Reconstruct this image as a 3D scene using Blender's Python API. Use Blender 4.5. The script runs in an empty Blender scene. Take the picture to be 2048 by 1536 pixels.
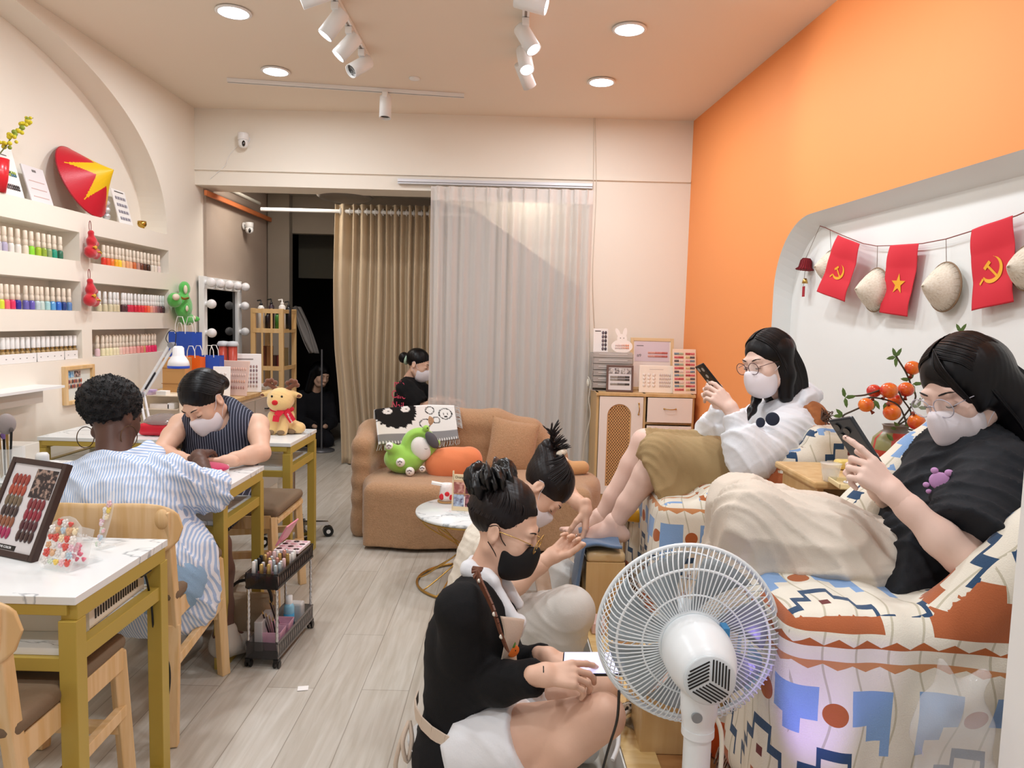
import bpy, bmesh, math, random
import numpy as np
from mathutils import Vector, Matrix, Euler
R=random.Random(7)
sc=bpy.context.scene; COL=sc.collection
# ---------------- camera, world, lights, exposure ----------------
FPX=1450.; TH=math.radians(4.9); PH=math.radians(1.5); CAM=Vector((0,0,1.25))
cf=Vector((0,math.cos(TH),-math.sin(TH))); cu0=Vector((0,math.sin(TH),math.cos(TH))); cr0=Vector((1,0,0))
cr=math.cos(PH)*cr0+math.sin(PH)*cu0; cu=-math.sin(PH)*cr0+math.cos(PH)*cu0
cd=bpy.data.cameras.new('camera'); cam=bpy.data.objects.new('camera',cd); COL.objects.link(cam)
cam.matrix_world=Matrix.Translation(CAM)@Matrix((cr,cu,-cf)).transposed().to_4x4()
cd.sensor_width=36; cd.lens=FPX/2048*36; cd.clip_start=.05
sc.camera=cam
wd=bpy.data.worlds.new('world'); sc.world=wd; wd.use_nodes=True
wb=wd.node_tree.nodes['Background']; wb.inputs[0].default_value=(.93,.95,1,1); wb.inputs[1].default_value=.55
sc.view_settings.view_transform='Standard'; sc.view_settings.look='None'
sc.view_settings.exposure=.0; sc.view_settings.gamma=1
sc.cycles.use_denoising=True
sc.cycles.max_bounces=8; sc.cycles.transparent_max_bounces=12; sc.cycles.caustics_reflective=False; sc.cycles.caustics_refractive=False
sc.cycles.sample_clamp_indirect=6
CEIL=2.72
def lamp(kind,loc,energy,color=(1,1,1),size=.1,aim=None,spot=60,blend=.5):
    l=bpy.data.lights.new('lamp_'+kind.lower(),kind); l.energy=energy; l.color=color
    if kind=='AREA': l.shape='DISK'; l.size=size
    if kind=='SPOT': l.spot_size=math.radians(spot); l.spot_blend=blend; l.shadow_soft_size=size
    if kind=='POINT': l.shadow_soft_size=size
    o=bpy.data.objects.new('light_source',l); COL.objects.link(o); o.location=loc
    if aim is not None: o.rotation_euler=(Vector(aim)-Vector(loc)).to_track_quat('-Z','Y').to_euler()
    o['kind']='helper'
    return o
DOWN=[(-1.40,3.66),(-1.47,4.50),(.537,3.74),(.495,4.54),(-1.35,2.5),(.6,2.55),(-1.3,1.3),(.65,1.3),(-1.3,.1),(.7,.1)]
for i,(x,y) in enumerate(DOWN):
    lamp('AREA',(x,y,CEIL-.03),9.6 if i<4 else 11.2,(.9,.95,1),.15,(x,y,0))
lamp('AREA',(-1.85,5.8,2.335),7,(1,.94,.86),.3,(-1.85,5.85,0)); lamp('AREA',(.1,5.62,2.335),4.5,(1,.96,.9),.3,(.1,5.7,0))   # two unseen lamps added to brighten the back room
# ---------------- pixel helpers (a photo point on a plane of the room) ----------------
def ray(x,y): return cf+cr*((x-1024)/FPX)-cu*((y-768)/FPX)
def AY(x,y,Y): d=ray(x,y); return CAM+d*(Y/d.y)
def AZ(x,y,Z): d=ray(x,y); return CAM+d*((Z-CAM.z)/d.z)
def AX(x,y,X): d=ray(x,y); return CAM+d*(X/d.x)
# ---------------- materials ----------------
def lin(h):
    if isinstance(h,str):
        h=h.lstrip('#'); c=[int(h[i:i+2],16)/255 for i in (0,2,4)]
    else: c=list(h)
    return tuple([(v/12.92 if v<=.04045 else ((v+.055)/1.055)**2.4) for v in c]+[1])
MC={}
def mat(name,col='#808080',rough=.6,metal=0,bump=None,emit=None,es=1,alpha=1,trans=0,ior=1.45,sheen=0,coat=0,col2=None,nscale=8,stretch=(1,1,1),attr=None,contrast=(.4,.6),sss=0,detail=4,bstretch=(1,1,1),spec=.5):
    if name in MC: return MC[name]
    m=bpy.data.materials.new(name); m.use_nodes=True; MC[name]=m
    nt=m.node_tree; N=nt.nodes; L=nt.links; b=N['Principled BSDF']
    b.inputs['Base Color'].default_value=lin(col); b.inputs['Roughness'].default_value=rough; b.inputs['Metallic'].default_value=metal
    b.inputs['Alpha'].default_value=alpha; b.inputs['Transmission Weight'].default_value=trans; b.inputs['IOR'].default_value=ior
    b.inputs['Sheen Weight'].default_value=sheen; b.inputs['Coat Weight'].default_value=coat; b.inputs['Specular IOR Level'].default_value=spec
    if sss: b.inputs['Subsurface Weight'].default_value=sss; b.inputs['Subsurface Radius'].default_value=(.02,.008,.004); b.inputs['Subsurface Scale'].default_value=.5
    if emit: b.inputs['Emission Color'].default_value=lin(emit); b.inputs['Emission Strength'].default_value=es
    tc=None
    def coord(st):
        nonlocal tc
        if tc is None: tc=N.new('ShaderNodeTexCoord')
        mp=N.new('ShaderNodeMapping'); mp.inputs['Scale'].default_value=st; L.new(tc.outputs['Object'],mp.inputs['Vector']); return mp.outputs[0]
    if col2:
        nz=N.new('ShaderNodeTexNoise'); nz.inputs['Scale'].default_value=nscale; nz.inputs['Detail'].default_value=detail
        L.new(coord(stretch),nz.inputs['Vector'])
        rp=N.new('ShaderNodeValToRGB'); rp.color_ramp.elements[0].position=contrast[0]; rp.color_ramp.elements[1].position=contrast[1]
        rp.color_ramp.elements[0].color=lin(col); rp.color_ramp.elements[1].color=lin(col2)
        L.new(nz.outputs[0],rp.inputs[0]); L.new(rp.outputs[0],b.inputs['Base Color'])
    if attr:
        a=N.new('ShaderNodeAttribute'); a.attribute_name=attr; L.new(a.outputs['Color'],b.inputs['Base Color'])
    if bump:
        nz=N.new('ShaderNodeTexNoise'); nz.inputs['Scale'].default_value=bump[0]; nz.inputs['Detail'].default_value=3
        L.new(coord(bstretch),nz.inputs['Vector'])
        bp=N.new('ShaderNodeBump'); bp.inputs['Strength'].default_value=bump[1]; bp.inputs['Distance'].default_value=bump[2] if len(bump)>2 else .002
        L.new(nz.outputs[0],bp.inputs['Height']); L.new(bp.outputs[0],b.inputs['Normal'])
    return m
# ---------------- mesh builder ----------------
WORLD={}
def rotm(a=0,b=0,c=0): return Euler((math.radians(a),math.radians(b),math.radians(c))).to_matrix().to_4x4()
def tr(x,y=None,z=None): return Matrix.Translation(Vector(x) if y is None else Vector((x,y,z)))
def basis(ax,up=(0,0,1)):
    z=Vector(ax).normalized(); x=Vector(up).cross(z)
    if x.length<1e-4: x=Vector((1,0,0)).cross(z)
    if x.length<1e-4: x=Vector((0,1,0)).cross(z)
    x.normalize(); return Matrix((x,z.cross(x),z)).transposed()
class G:
    def __init__(s,T=None): s.v=[];s.f=[];s.m=[];s.sm=[];s.T=T or Matrix.Identity(4);s.mi=0
    def add(s,vs,fs,smooth=False,T=None):
        b=len(s.v); M_=s.T@T if T is not None else s.T
        s.v+= [tuple(M_@Vector(p)) for p in vs]; s.f+=[tuple(b+i for i in f) for f in fs]; s.m+=[s.mi]*len(fs); s.sm+=[smooth]*len(fs); return s
    def box(s,c,d,T=None):
        x,y,z=d[0]/2,d[1]/2,d[2]/2
        vs=[(c[0]+a*x,c[1]+b*y,c[2]+e*z) for a in(-1,1) for b in(-1,1) for e in(-1,1)]
        return s.add(vs,[(0,1,3,2),(4,6,7,5),(0,4,5,1),(2,3,7,6),(0,2,6,4),(1,5,7,3)],T=T)
    def beam(s,a,b,w,h,up=(0,0,1)):
        a=Vector(a);b=Vector(b);d=b-a;B=basis(d,up).to_4x4()
        return s.box((0,0,0),(w,h,d.length),T=tr((a+b)/2)@B)
    def cyl(s,a,b,r,r2=None,n=16,caps=True,smooth=True):
        a=Vector(a);b=Vector(b);d=b-a;B=basis(d);r2=r if r2 is None else r2
        vs=[];
        for p,q in((a,r),(b,r2)):
            for i in range(n):
                t=2*math.pi*i/n; vs.append(p+B@Vector((q*math.cos(t),q*math.sin(t),0)))
        s.add(vs,[(i,(i+1)%n,n+(i+1)%n,n+i) for i in range(n)],smooth)
        if caps: s.add(vs,[tuple(range(n-1,-1,-1)),tuple(range(n,2*n))])
        return s
    def tube(s,pts,r,n=8,closed=False,caps=True):
        P=[Vector(p) for p in pts]; m=len(P); rr=r if isinstance(r,(list,tuple)) else [r]*m
        vs=[];up=Vector((0,0,1));prev=None
        for i in range(m):
            t=(P[(i+1)%m]-P[i-1]) if closed else (P[min(i+1,m-1)]-P[max(i-1,0)])
            if t.length<1e-9: t=Vector((0,0,1))
            t.normalize()
            if prev is None: x=basis(t).col[0].copy()
            else:
                x=prev-t*prev.dot(t)
                if x.length<1e-5: x=basis(t).col[0].copy()
            x.normalize(); prev=x; y=t.cross(x)
            for k in range(n):
                a=2*math.pi*k/n; vs.append(P[i]+(x*math.cos(a)+y*math.sin(a))*rr[i])
        fs=[]
        for i in range(m if closed else m-1):
            j=(i+1)%m
            for k in range(n): fs.append((i*n+k,i*n+(k+1)%n,j*n+(k+1)%n,j*n+k))
        s.add(vs,fs,True)
        if caps and not closed: s.add(vs,[tuple(range(n-1,-1,-1)),tuple(range((m-1)*n,m*n))])
        return s
    def lathe(s,prof,n=24,T=None,smooth=True):
        vs=[];m=len(prof)
        for r,z in prof:
            for k in range(n):
                a=2*math.pi*k/n; vs.append((r*math.cos(a),r*math.sin(a),z))
        fs=[(i*n+k,i*n+(k+1)%n,(i+1)*n+(k+1)%n,(i+1)*n+k) for i in range(m-1) for k in range(n)]
        if prof[0][0]>1e-5: fs.append(tuple(range(n-1,-1,-1)))
        if prof[-1][0]>1e-5: fs.append(tuple(range((m-1)*n,m*n)))
        return s.add(vs,fs,smooth,T)
    def ell(s,c,r,T=None,n=20,m=12):
        if not isinstance(r,(tuple,list)): r=(r,r,r)
        prof=[(max(math.sin(math.pi*i/m),1e-6),-math.cos(math.pi*i/m)) for i in range(m+1)]
        return s.lathe(prof,n,(T or Matrix.Identity(4))@tr(c)@Matrix.Diagonal((*r,1)))
    def poly(s,pts,th,T=None,smooth=False):
        n=len(pts); vs=[(x,y,-th/2) for x,y in pts]+[(x,y,th/2) for x,y in pts]
        s.add(vs,[tuple(range(n-1,-1,-1)),tuple(range(n,2*n))],T=T)
        return s.add(vs,[(i,(i+1)%n,n+(i+1)%n,n+i) for i in range(n)],smooth,T=T)
    def grid(s,fn,nu,nv,smooth=True,closeu=False):
        vs=[fn(i/nu,j/nv) for j in range(nv+1) for i in range(nu+(0 if closeu else 1))]; w=nu+(0 if closeu else 1)
        return s.add(vs,[(j*w+i,j*w+(i+1)%w,(j+1)*w+(i+1)%w,(j+1)*w+i) for j in range(nv) for i in range(nu)],smooth)
def setmesh(me,V,F,sm=None,mi=None):
    V=np.asarray(V,dtype=np.float32).reshape(-1,3)
    me.vertices.add(len(V)); me.vertices.foreach_set('co',V.ravel())
    ln=np.array([len(f) for f in F],dtype=np.int32) if not isinstance(F,np.ndarray) else np.full(len(F),F.shape[1],dtype=np.int32)
    fl=np.array([i for f in F for i in f],dtype=np.int32) if not isinstance(F,np.ndarray) else F.ravel().astype(np.int32)
    me.loops.add(len(fl)); me.loops.foreach_set('vertex_index',fl)
    me.polygons.add(len(ln)); st=np.concatenate([[0],np.cumsum(ln)[:-1]]).astype(np.int32)
    me.polygons.foreach_set('loop_start',st)
    if mi is not None: me.polygons.foreach_set('material_index',np.array(mi,dtype=np.int32))
    me.polygons.foreach_set('use_smooth',np.ones(len(ln),dtype=bool) if sm is None else np.array(sm,dtype=bool))
    me.update(calc_edges=True); me.validate()
def tagp(o,label=None,cat=None,group=None,kind=None):
    if label: o['label']=label
    if cat: o['category']=cat
    if group: o['group']=group
    if kind: o['kind']=kind
    return o
def thing(name,label,cat,loc=(0,0,0),rz=0,group=None):
    o=bpy.data.objects.new(name,None); COL.objects.link(o); o.empty_display_size=.05
    W=Matrix.Translation(Vector(loc))@Matrix.Rotation(rz,4,'Z'); o.matrix_world=W; WORLD[o.name]=W
    return tagp(o,label,cat,group)
def mk(name,g,mats,parent=None,label=None,cat=None,group=None,kind=None,bevel=0,sub=0,local=False,attrs=None,seg=2,plabel=None):
    """link builder g (world coords, or the parent's own with local=True) as one mesh object"""
    if not isinstance(mats,(list,tuple)): mats=[mats]
    V=np.array(g.v,dtype=np.float64).reshape(-1,3) if not isinstance(g,tuple) else g[0]
    F=g.f if not isinstance(g,tuple) else g[1]
    sm=g.sm if not isinstance(g,tuple) else None; mi=g.m if not isinstance(g,tuple) else (g[2] if len(g)>2 else None)
    if parent is None:
        if local: W=Matrix.Identity(4)
        else:
            c=(V.min(0)+V.max(0))/2; W=Matrix.Translation((c[0],c[1],V[:,2].min()))
    else: W=WORLD[parent.name]
    if not local:
        I=np.array(W.inverted()); V=V@I[:3,:3].T+I[:3,3]
    me=bpy.data.meshes.new(name); setmesh(me,V,F,sm,mi)
    for m in mats: me.materials.append(m)
    o=bpy.data.objects.new(name,me); COL.objects.link(o)
    if parent is not None: o.parent=parent
    else: o.matrix_world=W
    WORLD[o.name]=W
    if attrs is not None:
        a=me.color_attributes.new('pat','FLOAT_COLOR','POINT'); a.data.foreach_set('color',attrs.astype(np.float32).ravel())
    if bevel:
        b=o.modifiers.new('edge','BEVEL'); b.width=bevel; b.segments=seg; b.limit_method='ANGLE'; b.angle_limit=math.radians(40)
    if sub:
        b=o.modifiers.new('round','SUBSURF'); b.levels=sub; b.render_levels=sub
    if plabel: o['label']=plabel
    return tagp(o,label,cat,group,kind)
def copy_tree(o,W,**kw):
    c=o.copy(); COL.objects.link(c); c.matrix_world=W; WORLD[c.name]=W
    def kids(src,dst):
        for ch in list(src.children):
            d=ch.copy(); COL.objects.link(d); d.parent=dst; WORLD[d.name]=W; kids(ch,d)
    kids(o,c); tagp(c,**kw); return c
def text(body,size,T,m,parent,name='lettering',ext=.0004,align='CENTER'):
    cu_=bpy.data.curves.new(name,'FONT'); cu_.body=body; cu_.size=size; cu_.extrude=ext; cu_.align_x=align; cu_.align_y='CENTER'; cu_.materials.append(m)
    o=bpy.data.objects.new(name,cu_); COL.objects.link(o)
    if parent is not None: o.parent=parent; o.matrix_basis=WORLD[parent.name].inverted()@T
    else: o.matrix_world=T
    me=bpy.data.meshes.new_from_object(o); n=bpy.data.objects.new(name,me); COL.objects.link(n); n.parent=o.parent; n.matrix_basis=o.matrix_basis.copy()
    bpy.data.objects.remove(o); n.name=name; WORLD[n.name]=T; return n
def struct(name,g,m,**k): o=mk(name,g,m,**k); o['kind']='structure'; return o
# ---------------- signed distance bodies ----------------
class S:
    def __init__(s,T=None): s.p=[]; s.T=np.array(T) if T is not None else np.eye(4)
    def _w(s,p): p=np.array(p,float); return s.T[:3,:3]@p+s.T[:3,3]
    def cap(s,a,b,ra,rb=None,k=.015,sq=None,op='u'):
        rb=ra if rb is None else rb; a=s._w(a);b=s._w(b); sc_=np.cbrt(abs(np.linalg.det(s.T[:3,:3]))); ra*=sc_;rb*=sc_
        R_=max(ra,rb)*(max(1,sq[1]) if sq else 1); q=None
        if sq: n=s.T[:3,:3]@np.array(sq[0],float); q=(n/np.linalg.norm(n),sq[1])
        s.p.append((op,'c',np.minimum(a,b)-R_,np.maximum(a,b)+R_,k,(a,b,ra,rb,q))); return s
    def chain(s,pts,k=.015,sq=None,op='u'):
        for p,q in zip(pts[:-1],pts[1:]): s.cap(p[:3],q[:3],p[3],q[3],k,sq,op)
        return s
    def ell(s,c,r,Rm=None,k=.015,op='u'):
        if not isinstance(r,(tuple,list)): r=(r,r,r)
        A=s.T[:3,:3]@(np.array(Rm)[:3,:3] if Rm is not None else np.eye(3)); sc_=np.cbrt(abs(np.linalg.det(A))); c=s._w(c); A=A/sc_; r=np.array(r)*sc_
        e=np.sqrt(((A*r)**2).sum(1)); s.p.append((op,'e',c-e,c+e,k,(c,r,A))); return s
    def box(s,c,h,Rm=None,rd=.01,k=.01,op='u'):
        A=s.T[:3,:3]@(np.array(Rm)[:3,:3] if Rm is not None else np.eye(3)); c=s._w(c); h=np.array(h,float)
        e=(np.abs(A)*h).sum(1)+0; s.p.append((op,'b',c-e,c+e,k,(c,h,A,rd))); return s
    def cut(s,pt,n,rad=9,k=.004):
        pt=s._w(pt); n=s.T[:3,:3]@np.array(n,float); n/=np.linalg.norm(n)
        s.p.append(('i','p',pt-rad,pt+rad,k,(pt,n,rad))); return s
    def build(s,v,disp=None,clip=None):
        us=[p for p in s.p if p[0]=='u']; lo=np.min([p[2] for p in us],0)-3*v; hi=np.max([p[3] for p in us],0)+3*v
        n=np.ceil((hi-lo)/v).astype(int)+1; D=np.full(n,.5,np.float32)
        ax=[(lo[i]+v*np.arange(n[i])).astype(np.float32) for i in range(3)]
        for op,ty,l,h,k,d in s.p:
            pad=k+2.5*v; i0=np.maximum(((l-pad-lo)/v).astype(int),0); i1=np.minimum(((h+pad-lo)/v).astype(int)+2,n)
            if (i1<=i0).any(): continue
            sl=tuple(slice(a,b) for a,b in zip(i0,i1)); X=ax[0][sl[0]][:,None,None];Y=ax[1][sl[1]][None,:,None];Z=ax[2][sl[2]][None,None,:]
            if ty=='c':
                a,b,ra,rb,q=d; x,y,z=X-a[0],Y-a[1],Z-a[2]; ba=b-a
                if q:
                    nn,f=q; dn=(x*nn[0]+y*nn[1]+z*nn[2])*(1/f-1); x=x+dn*nn[0];y=y+dn*nn[1];z=z+dn*nn[2]; ba=ba+nn*(ba@nn)*(1/f-1)
                t=np.clip((x*ba[0]+y*ba[1]+z*ba[2])/max(ba@ba,1e-9),0,1)
                g=np.sqrt((x-t*ba[0])**2+(y-t*ba[1])**2+(z-t*ba[2])**2)-(ra+(rb-ra)*t)
                if q: g=g*min(1,q[1]*1.1)
            elif ty=='e':
                c,r,A=d; x,y,z=X-c[0],Y-c[1],Z-c[2]
                u=(x*A[0,0]+y*A[1,0]+z*A[2,0]);w=(x*A[0,1]+y*A[1,1]+z*A[2,1]);q=(x*A[0,2]+y*A[1,2]+z*A[2,2])
                k0=np.sqrt((u/r[0])**2+(w/r[1])**2+(q/r[2])**2); k1=np.sqrt((u/r[0]**2)**2+(w/r[1]**2)**2+(q/r[2]**2)**2)
                g=k0*(k0-1)/np.maximum(k1,1e-6)
            elif ty=='b':
                c,hh,A,rd=d; x,y,z=X-c[0],Y-c[1],Z-c[2]
                u=np.abs(x*A[0,0]+y*A[1,0]+z*A[2,0])-hh[0]+rd;w=np.abs(x*A[0,1]+y*A[1,1]+z*A[2,1])-hh[1]+rd;q=np.abs(x*A[0,2]+y*A[1,2]+z*A[2,2])-hh[2]+rd
                g=np.sqrt(np.maximum(u,0)**2+np.maximum(w,0)**2+np.maximum(q,0)**2)+np.minimum(np.maximum(u,np.maximum(w,q)),0)-rd
            else:
                pt,nn,rad=d; g=(X-pt[0])*nn[0]+(Y-pt[1])*nn[1]+(Z-pt[2])*nn[2]
                if rad<5:
                    rr=np.sqrt((X-pt[0])**2+(Y-pt[1])**2+(Z-pt[2])**2); g=np.where(rr<rad,g,-1)
            O=D[sl]
            if op=='u': h_=np.maximum(k-np.abs(O-g),0)/max(k,1e-6); D[sl]=np.minimum(O,g)-h_*h_*k*.25
            else:
                if op=='s': g=-g
                h_=np.maximum(k-np.abs(O-g),0)/max(k,1e-6); D[sl]=np.maximum(O,g)+h_*h_*k*.25
        V,F=snet(D,lo,v)
        if disp is not None and len(V):
            V=V+vnorm(V,F)*disp(V)[:,None]
        if clip is not None: V,F=clip(V,F)
        return V,F
def vnorm(V,F):
    n=np.cross(V[F[:,2]]-V[F[:,0]],V[F[:,3]]-V[F[:,1]]); N=np.zeros_like(V)
    for i in range(4): 
        for c in range(3): N[:,c]+=np.bincount(F[:,i],n[:,c],len(V))
    return N/np.maximum(np.linalg.norm(N,axis=1),1e-12)[:,None]
def snet(D,lo,v):
    neg=D<0; c=[neg[i:neg.shape[0]-1+i,j:neg.shape[1]-1+j,k:neg.shape[2]-1+k] for i in(0,1) for j in(0,1) for k in(0,1)]
    any_=c[0].copy(); all_=c[0].copy()
    for q in c[1:]: any_|=q; all_&=q
    act=any_&~all_; ijk=np.argwhere(act).astype(np.int64); del any_,all_
    idx=np.full(act.shape,-1,np.int32); idx[act]=np.arange(len(ijk),dtype=np.int32)
    offs=np.array([(i,j,k) for i in(0,1) for j in(0,1) for k in(0,1)])
    cv=np.stack([D[ijk[:,0]+o[0],ijk[:,1]+o[1],ijk[:,2]+o[2]] for o in offs],1).astype(np.float64)
    P=np.zeros((len(ijk),3)); cnt=np.zeros(len(ijk))
    for a in range(8):
        for b in range(a+1,8):
            if np.abs(offs[a]-offs[b]).sum()!=1: continue
            m=(cv[:,a]<0)!=(cv[:,b]<0); t=cv[m,a]/(cv[m,a]-cv[m,b]); P[m]+=offs[a]+(offs[b]-offs[a])*t[:,None]; cnt[m]+=1
    P/=np.maximum(cnt,1)[:,None]; V=lo+(ijk+P)*v; F=[]
    for ax_ in range(3):
        u,w=[(1,2),(2,0),(0,1)][ax_]
        sa=[slice(None)]*3; sb=[slice(None)]*3; sa[ax_]=slice(0,-1); sb[ax_]=slice(1,None)
        A=neg[tuple(sa)];B=neg[tuple(sb)]; e=np.argwhere(A!=B); 
        ok=(e[:,u]>0)&(e[:,w]>0)&(e[:,u]<D.shape[u]-1)&(e[:,w]<D.shape[w]-1); e=e[ok]; fl=A[e[:,0],e[:,1],e[:,2]]
        q=[]
        for du,dw in((1,1),(0,1),(0,0),(1,0)):
            f=e.copy(); f[:,u]-=du; f[:,w]-=dw; q.append(idx[f[:,0],f[:,1],f[:,2]])
        q=np.stack(q,1); q[~fl]=q[~fl][:,::-1]; F.append(q)
    F=np.concatenate(F); F=F[(F>=0).all(1)]
    return V,F
def jn(*ms):
    V=[];F=[];b=0
    for v,f in ms: V.append(v);F.append(f+b);b+=len(v)
    return np.concatenate(V),np.concatenate(F)
def folds(amp,dirs,freq=40,warp=1.5,ridge=True,seed=0):
    rs=np.random.RandomState(seed)
    def fn(P):
        d=np.zeros(len(P)); w=np.sin(P@rs.uniform(-9,9,(3,))+1)+np.sin(P@rs.uniform(-16,16,(3,)))
        for i,dv in enumerate(dirs):
            a=np.sin(P@(np.array(dv,float)/np.linalg.norm(dv))*freq*(1+.35*i)+warp*w+i*2.1)
            d+=(1-np.abs(a)-.4 if ridge else a*.5)*(.6+.4*np.sin(P@rs.uniform(-12,12,(3,))+i))
        return amp*d/len(dirs)
    return fn
def look(fwd,up=(0,0,1)):
    f=Vector(fwd).normalized(); r_=f.cross(Vector(up)).normalized(); return Matrix((r_,f,r_.cross(f))).transposed()
# ---------------- materials of the room ----------------
WALL=mat('cream_wall_paint','#f0e8db',.75,bump=(60,.06)); CEILM=mat('ceiling_paint','#eee0cf',.8)
WHITEW=mat('white_paint','#f1f1ee',.6); ORANGEW=mat('orange_wall_paint','#fb9f5c',.6,bump=(50,.05))
WOOD=mat('pale_wood','#e6c596',.45,col2='#dbb47c',nscale=3,stretch=(14,14,1),bump=(40,.05))
OAK=mat('oak_laminate','#dab985',.4,col2='#c9a067',nscale=2.5,stretch=(12,12,.8),contrast=(.3,.75))
GOLDM=mat('mustard_gold_steel','#bda44c',.4,metal=.1,bump=(90,.04))
WHITEM=mat('white_plastic','#f0f0ef',.35); BLACKM=mat('black_plastic','#0c0c0d',.3); CHROME=mat('chrome','#d5d5d8',.18,metal=1)
GOLD=mat('brushed_gold','#c9a35a',.3,metal=1); SILK=mat('dark_screen','#050507',.08,coat=1)
GLASS=mat('clear_acrylic','#f6fafa',.04,alpha=.22,spec=.8); 
RED=mat('red_paper','#d5222f',.6); YEL=mat('yellow_paint','#f3c01c',.5)
PAPER=mat('white_card','#f4f1ee',.6); CARD=mat('kraft_cardboard','#c4935a',.8,bump=(60,.05))
def marble():
    m=mat('white_marble_laminate','#eef1f1',.22); nt=m.node_tree;N=nt.nodes;L=nt.links
    tc=N.new('ShaderNodeTexCoord'); w=N.new('ShaderNodeTexNoise'); w.inputs['Scale'].default_value=2.2; w.inputs['Detail'].default_value=8; w.inputs['Distortion'].default_value=1.4
    mp=N.new('ShaderNodeMapping'); mp.inputs['Scale'].default_value=(1,2.2,1); mp.inputs['Rotation'].default_value=(0,0,.5)
    L.new(tc.outputs['Object'],mp.inputs[0]); L.new(mp.outputs[0],w.inputs['Vector'])
    r_=N.new('ShaderNodeValToRGB'); e=r_.color_ramp.elements; e[0].position=.485;e[0].color=lin('#eef2f2'); e[1].position=.515; e[1].color=lin('#eef2f2'); x=e.new(.5); x.color=lin('#a9b0b4')
    L.new(w.outputs[0],r_.inputs[0]); L.new(r_.outputs[0],N['Principled BSDF'].inputs['Base Color']); return m
MARBLE=marble()
def floorm():
    m=mat('grey_oak_vinyl_planks','#b9b3aa',.38); nt=m.node_tree;N=nt.nodes;L=nt.links; b=N['Principled BSDF']
    tc=N.new('ShaderNodeTexCoord'); mp=N.new('ShaderNodeMapping'); mp.inputs['Rotation'].default_value=(0,0,math.pi/2); L.new(tc.outputs['Object'],mp.inputs[0])
    br=N.new('ShaderNodeTexBrick'); br.inputs['Scale'].default_value=1; br.inputs['Brick Width'].default_value=1.15; br.inputs['Row Height'].default_value=.16; br.inputs['Mortar Size'].default_value=.0016
    br.inputs['Color1'].default_value=lin('#cfcac1'); br.inputs['Color2'].default_value=lin('#c2bbb0'); br.inputs['Mortar'].default_value=lin('#a29a8f'); br.offset=.37
    L.new(mp.outputs[0],br.inputs['Vector'])
    m2=N.new('ShaderNodeMapping'); m2.inputs['Scale'].default_value=(22,1.6,1); L.new(tc.outputs['Object'],m2.inputs[0])
    nz=N.new('ShaderNodeTexNoise'); nz.inputs['Scale'].default_value=2.2; nz.inputs['Detail'].default_value=8; nz.inputs['Distortion'].default_value=.6; L.new(m2.outputs[0],nz.inputs['Vector'])
    rp=N.new('ShaderNodeValToRGB'); rp.color_ramp.elements[0].position=.3; rp.color_ramp.elements[1].position=.7; rp.color_ramp.elements[0].color=lin('#dcd6cd'); rp.color_ramp.elements[1].color=(1,1,1,1); L.new(nz.outputs[0],rp.inputs[0])
    mx=N.new('ShaderNodeMixRGB'); mx.blend_type='MULTIPLY'; mx.inputs[0].default_value=.75; L.new(br.outputs[0],mx.inputs[1]); L.new(rp.outputs[0],mx.inputs[2]); L.new(mx.outputs[0],b.inputs['Base Color'])
    return m
XL=-2.333; YB=5.35
def orx(Y): return 1.25+.078*(5.42-Y)      # the orange wall's line in plan
# floor and ceiling
g=G(); g.box((0,3.5,-.05),(8,13,.1)); struct('floor',g,floorm())
g=G(); g.box((-.3,2.0,CEIL+.06),(5.2,6.9,.12)); struct('ceiling',g,CEILM)
def wall_cut(name,P,holes,u0,u1,v0,v1,th,m,mb,depth,inn=None):
    """wall in the plane P(u,v,d) with recessed holes: each a list of (u,v) points; the recess is depth deep"""
    bm=bmesh.new(); edges=[]
    def loop(pts):
        vs=[bm.verts.new(P(u,v,0)) for u,v in pts]; es=[bm.edges.new((vs[i],vs[(i+1)%len(vs)])) for i in range(len(vs))]; return vs,es
    _,e=loop([(u0,v0),(u1,v0),(u1,v1),(u0,v1)]); edges+=e
    hv=[]
    for h in holes: vs,e=loop(h); edges+=e; hv.append((h,vs))
    bmesh.ops.triangle_fill(bm,use_beauty=True,use_dissolve=False,edges=edges)
    for f in bm.faces: f.material_index=0
    for h,vs in hv:
        d=depth; bv=[bm.verts.new(P(*(inn(u,v) if inn else (u,v)),d)) for u,v in h]; n=len(h)
        for i in range(n):
            f=bm.faces.new((vs[i],vs[(i+1)%n],bv[(i+1)%n],bv[i])); f.material_index=1
        f=bm.faces.new(bv); f.material_index=1
    # outer back skin for thickness
    bk=[bm.verts.new(P(u,v,th)) for u,v in((u0,v0),(u1,v0),(u1,v1),(u0,v1))]; bm.faces.new(bk)
    bmesh.ops.recalc_face_normals(bm,faces=bm.faces)
    me=bpy.data.meshes.new(name); bm.to_mesh(me); bm.free(); me.materials.append(m); me.materials.append(mb)
    o=bpy.data.objects.new(name,me); COL.objects.link(o); o['kind']='structure'; WORLD[o.name]=Matrix.Identity(4); return o
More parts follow.
